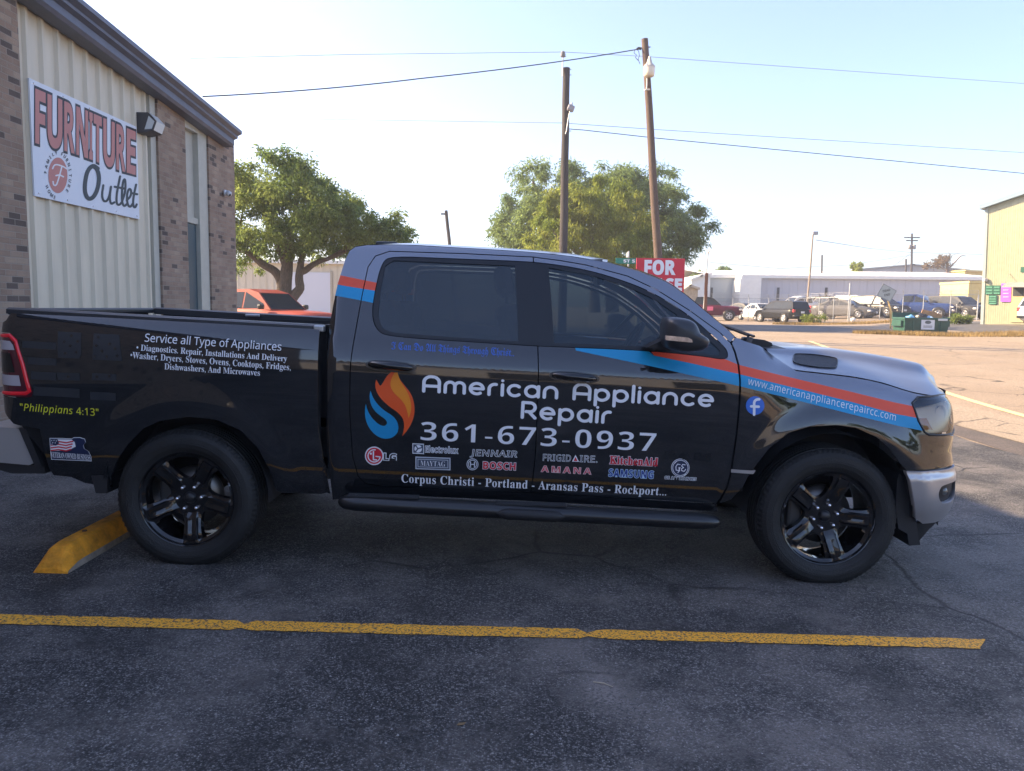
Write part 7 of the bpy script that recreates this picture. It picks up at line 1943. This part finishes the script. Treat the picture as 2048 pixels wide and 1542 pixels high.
# ---- dry grass
def grass(name, patches, n, h, m, seed):
    R = np.random.RandomState(seed); V = []; 
    for (cx, cy, rx, ry, w) in patches:
        k = int(n*w); an = R.rand(k)*2*math.pi; r = np.sqrt(R.rand(k)); x = cx+rx*r*np.cos(an); y = cy+ry*r*np.sin(an); z = gz(x, y)
        hh = h*(.4+R.rand(k)); a = R.rand(k)*2*math.pi; l = .3+.5*R.rand(k)
        for i in range(k):
            dx, dy = math.cos(a[i]), math.sin(a[i]); wd = .018
            V += [(x[i]-dy*wd, y[i]+dx*wd, z[i]-.01), (x[i]+dy*wd, y[i]-dx*wd, z[i]-.01), (x[i]+dx*hh[i]*l[i], y[i]+dy*hh[i]*l[i], z[i]+hh[i])]
    mb = MB(); mb.v = [tuple(map(float, v)) for v in V]; nf = len(V)//3; mb.f = [(3*i, 3*i+1, 3*i+2) for i in range(nf)]; mb.mi = [0]*nf; mb.sm = [False]*nf
    o = mb.build(name, m, None, recalc=False); return tag(o, 'dry tan grass at the verge by the dumpster and the fence foot', 'grass', kind='stuff')
gp1 = at_ground(1780, 668); gp2 = at_ground(1960, 672); gp3 = at_ground(1660, 650)
grass('dry_grass', [(gp1[0], gp1[1], 1.8, 1.0, .22), (gp2[0]+1, gp2[1], 5.0, 1.6, .48), (gp3[0]+1, gp3[1], 5.0, .7, .3)], 16000, .16, leaf_mat('leaf_dry', (.24, .17, .07), (.36, .26, .12), .3), 51)
# ---- behind the photographer: what the paint and glass mirror
gb = thing('white_warehouse', (2, -34, float(gz(2, -34))), 'pale warehouse across the lot mirrored in the pickup windows', 'building')
mb = MB(); mb.box((-15, -12, 0), (13, 0, 5.2)); mb.build('wall', mat('opposite_wall', (.52, .50, .46), .6), gb)
mb = MB(); mb.box((-15.3, -12.3, 5.2), (13.3, .4, 5.5)); mb.build('roof', M_ROOFT, gb)
for x in (-10, -3, 6):
    mb = MB(); mb.box((x, .01, 0), (x+3.2, .06, 3.4)); mb.build('loading_door', M_DKS, gb)
for k, x in enumerate((-26, 22, 33)):
    t = thing('roadside_tree', (x, -36+2*k, float(gz(x, -36))), ['dark tree left of the opposite warehouse', 'dark tree right of the opposite warehouse', 'far dark tree beyond the opposite warehouse'][k], 'tree')
    R = np.random.RandomState(60+k); CC = [(R.uniform(-3.5, 3.5), R.uniform(-2.5, 2.5), R.uniform(3.2, 7.5)) for _ in range(26)]
    leaves('crown', CC, [1.3]*26, 5000, .5, M_LEAF1, t, .3, .4, .2, 70+k); mb = MB(); mb.tube([(0, 0, -.2), (.1, 0, 2), (0, .1, 5)], [.35, .28, .12], 10); mb.build('trunk', M_BARK, t)

# ---- grit, twigs and fallen leaves on the lot
R_ = np.random.RandomState(91); mb = MB()
for k in range(520):
    u, v = R_.uniform(0, 2048), 1080+462*R_.rand()**.8
    p = at_ground(u, v); r = .0022+.0045*R_.rand()**3
    a = R_.rand(6)*.6+.7
    vs = [(p[0]+r*a[0], p[1], p[2]+.006), (p[0], p[1]+r*a[1], p[2]+.006), (p[0]-r*a[2], p[1], p[2]+.006), (p[0], p[1]-r*a[3], p[2]+.006), (p[0], p[1], p[2]+.006+r*.9*a[4])]
    mb.add(vs, [(0, 1, 4), (1, 2, 4), (2, 3, 4), (3, 0, 4)])
o_ = mb.build('gravel', mat('pale_grit', (.30, .28, .26), .9, noise=.4, nscale=40), None); tag(o_, 'loose pale grit scattered over the parking lot', 'gravel', kind='stuff')
for (u, v, l, an, lab) in ((1206, 1372, .085, -.45, 'pale dry twig lying on the asphalt below the stall line'),):
    p = at_ground(u, v); mb = MB(); d = Vector((math.cos(an), math.sin(an), 0)); mb.tube([-d*l/2+Vector((0, 0, .008)), Vector((.004, .004, .010)), d*l/2+Vector((0, 0, .007))], [.0022, .0026, .0015], 6)
    o_ = mb.build('twig', mat('dry_twig', (.45, .38, .28), .8), None); o_.location = p; tag(o_, lab, 'twig')
M_DL = mat('fallen_leaf_brown', (.20, .13, .06), .8)
for (u, v, lab) in ((922, 1452, 'small curled dead leaf on the asphalt near the bottom centre'), (1745, 1130, 'pale scrap of litter beside the front tyre')):
    p = at_ground(u, v); mb = MB(); vs = [(-.018, 0, .006), (-.006, .008, .010), (.010, .007, .008), (.020, 0, .012), (.010, -.007, .007), (-.006, -.008, .009)]; mb.add(vs, [(0, 1, 5), (1, 2, 4, 5), (2, 3, 4)])
    o_ = mb.build('dead_leaf' if 'leaf' in lab else 'paper_scrap', M_DL if 'leaf' in lab else M_PLATE, None); o_.location = p; o_.rotation_euler = (0, 0, .4); tag(o_, lab, 'leaf' if 'leaf' in lab else 'litter')
# ================================================================== air
hz_ = MB(); hz_.box((-60, -45, -6), (75, 140, 30)); hzo = hz_.build('flare_veil', None or bpy.data.materials.new('flare_veil_air'), None); hm = hzo.data.materials[0]  # thin scattering volume, added to imitate a lens flare veil and lighten the trees
hm.use_nodes = True; HN, HL_ = hm.node_tree.nodes, hm.node_tree.links; HN.remove(HN['Principled BSDF'])
pv = HN.new('ShaderNodeVolumePrincipled'); pv.inputs['Color'].default_value = (.95, .95, .97, 1); pv.inputs['Density'].default_value = .0014; pv.inputs['Anisotropy'].default_value = .45
HL_.new(pv.outputs[0], HN['Material Output'].inputs['Volume'])
tag(hzo, 'thin pale scattering volume added over the lot to imitate lens flare', 'flare_veil', kind='stuff')
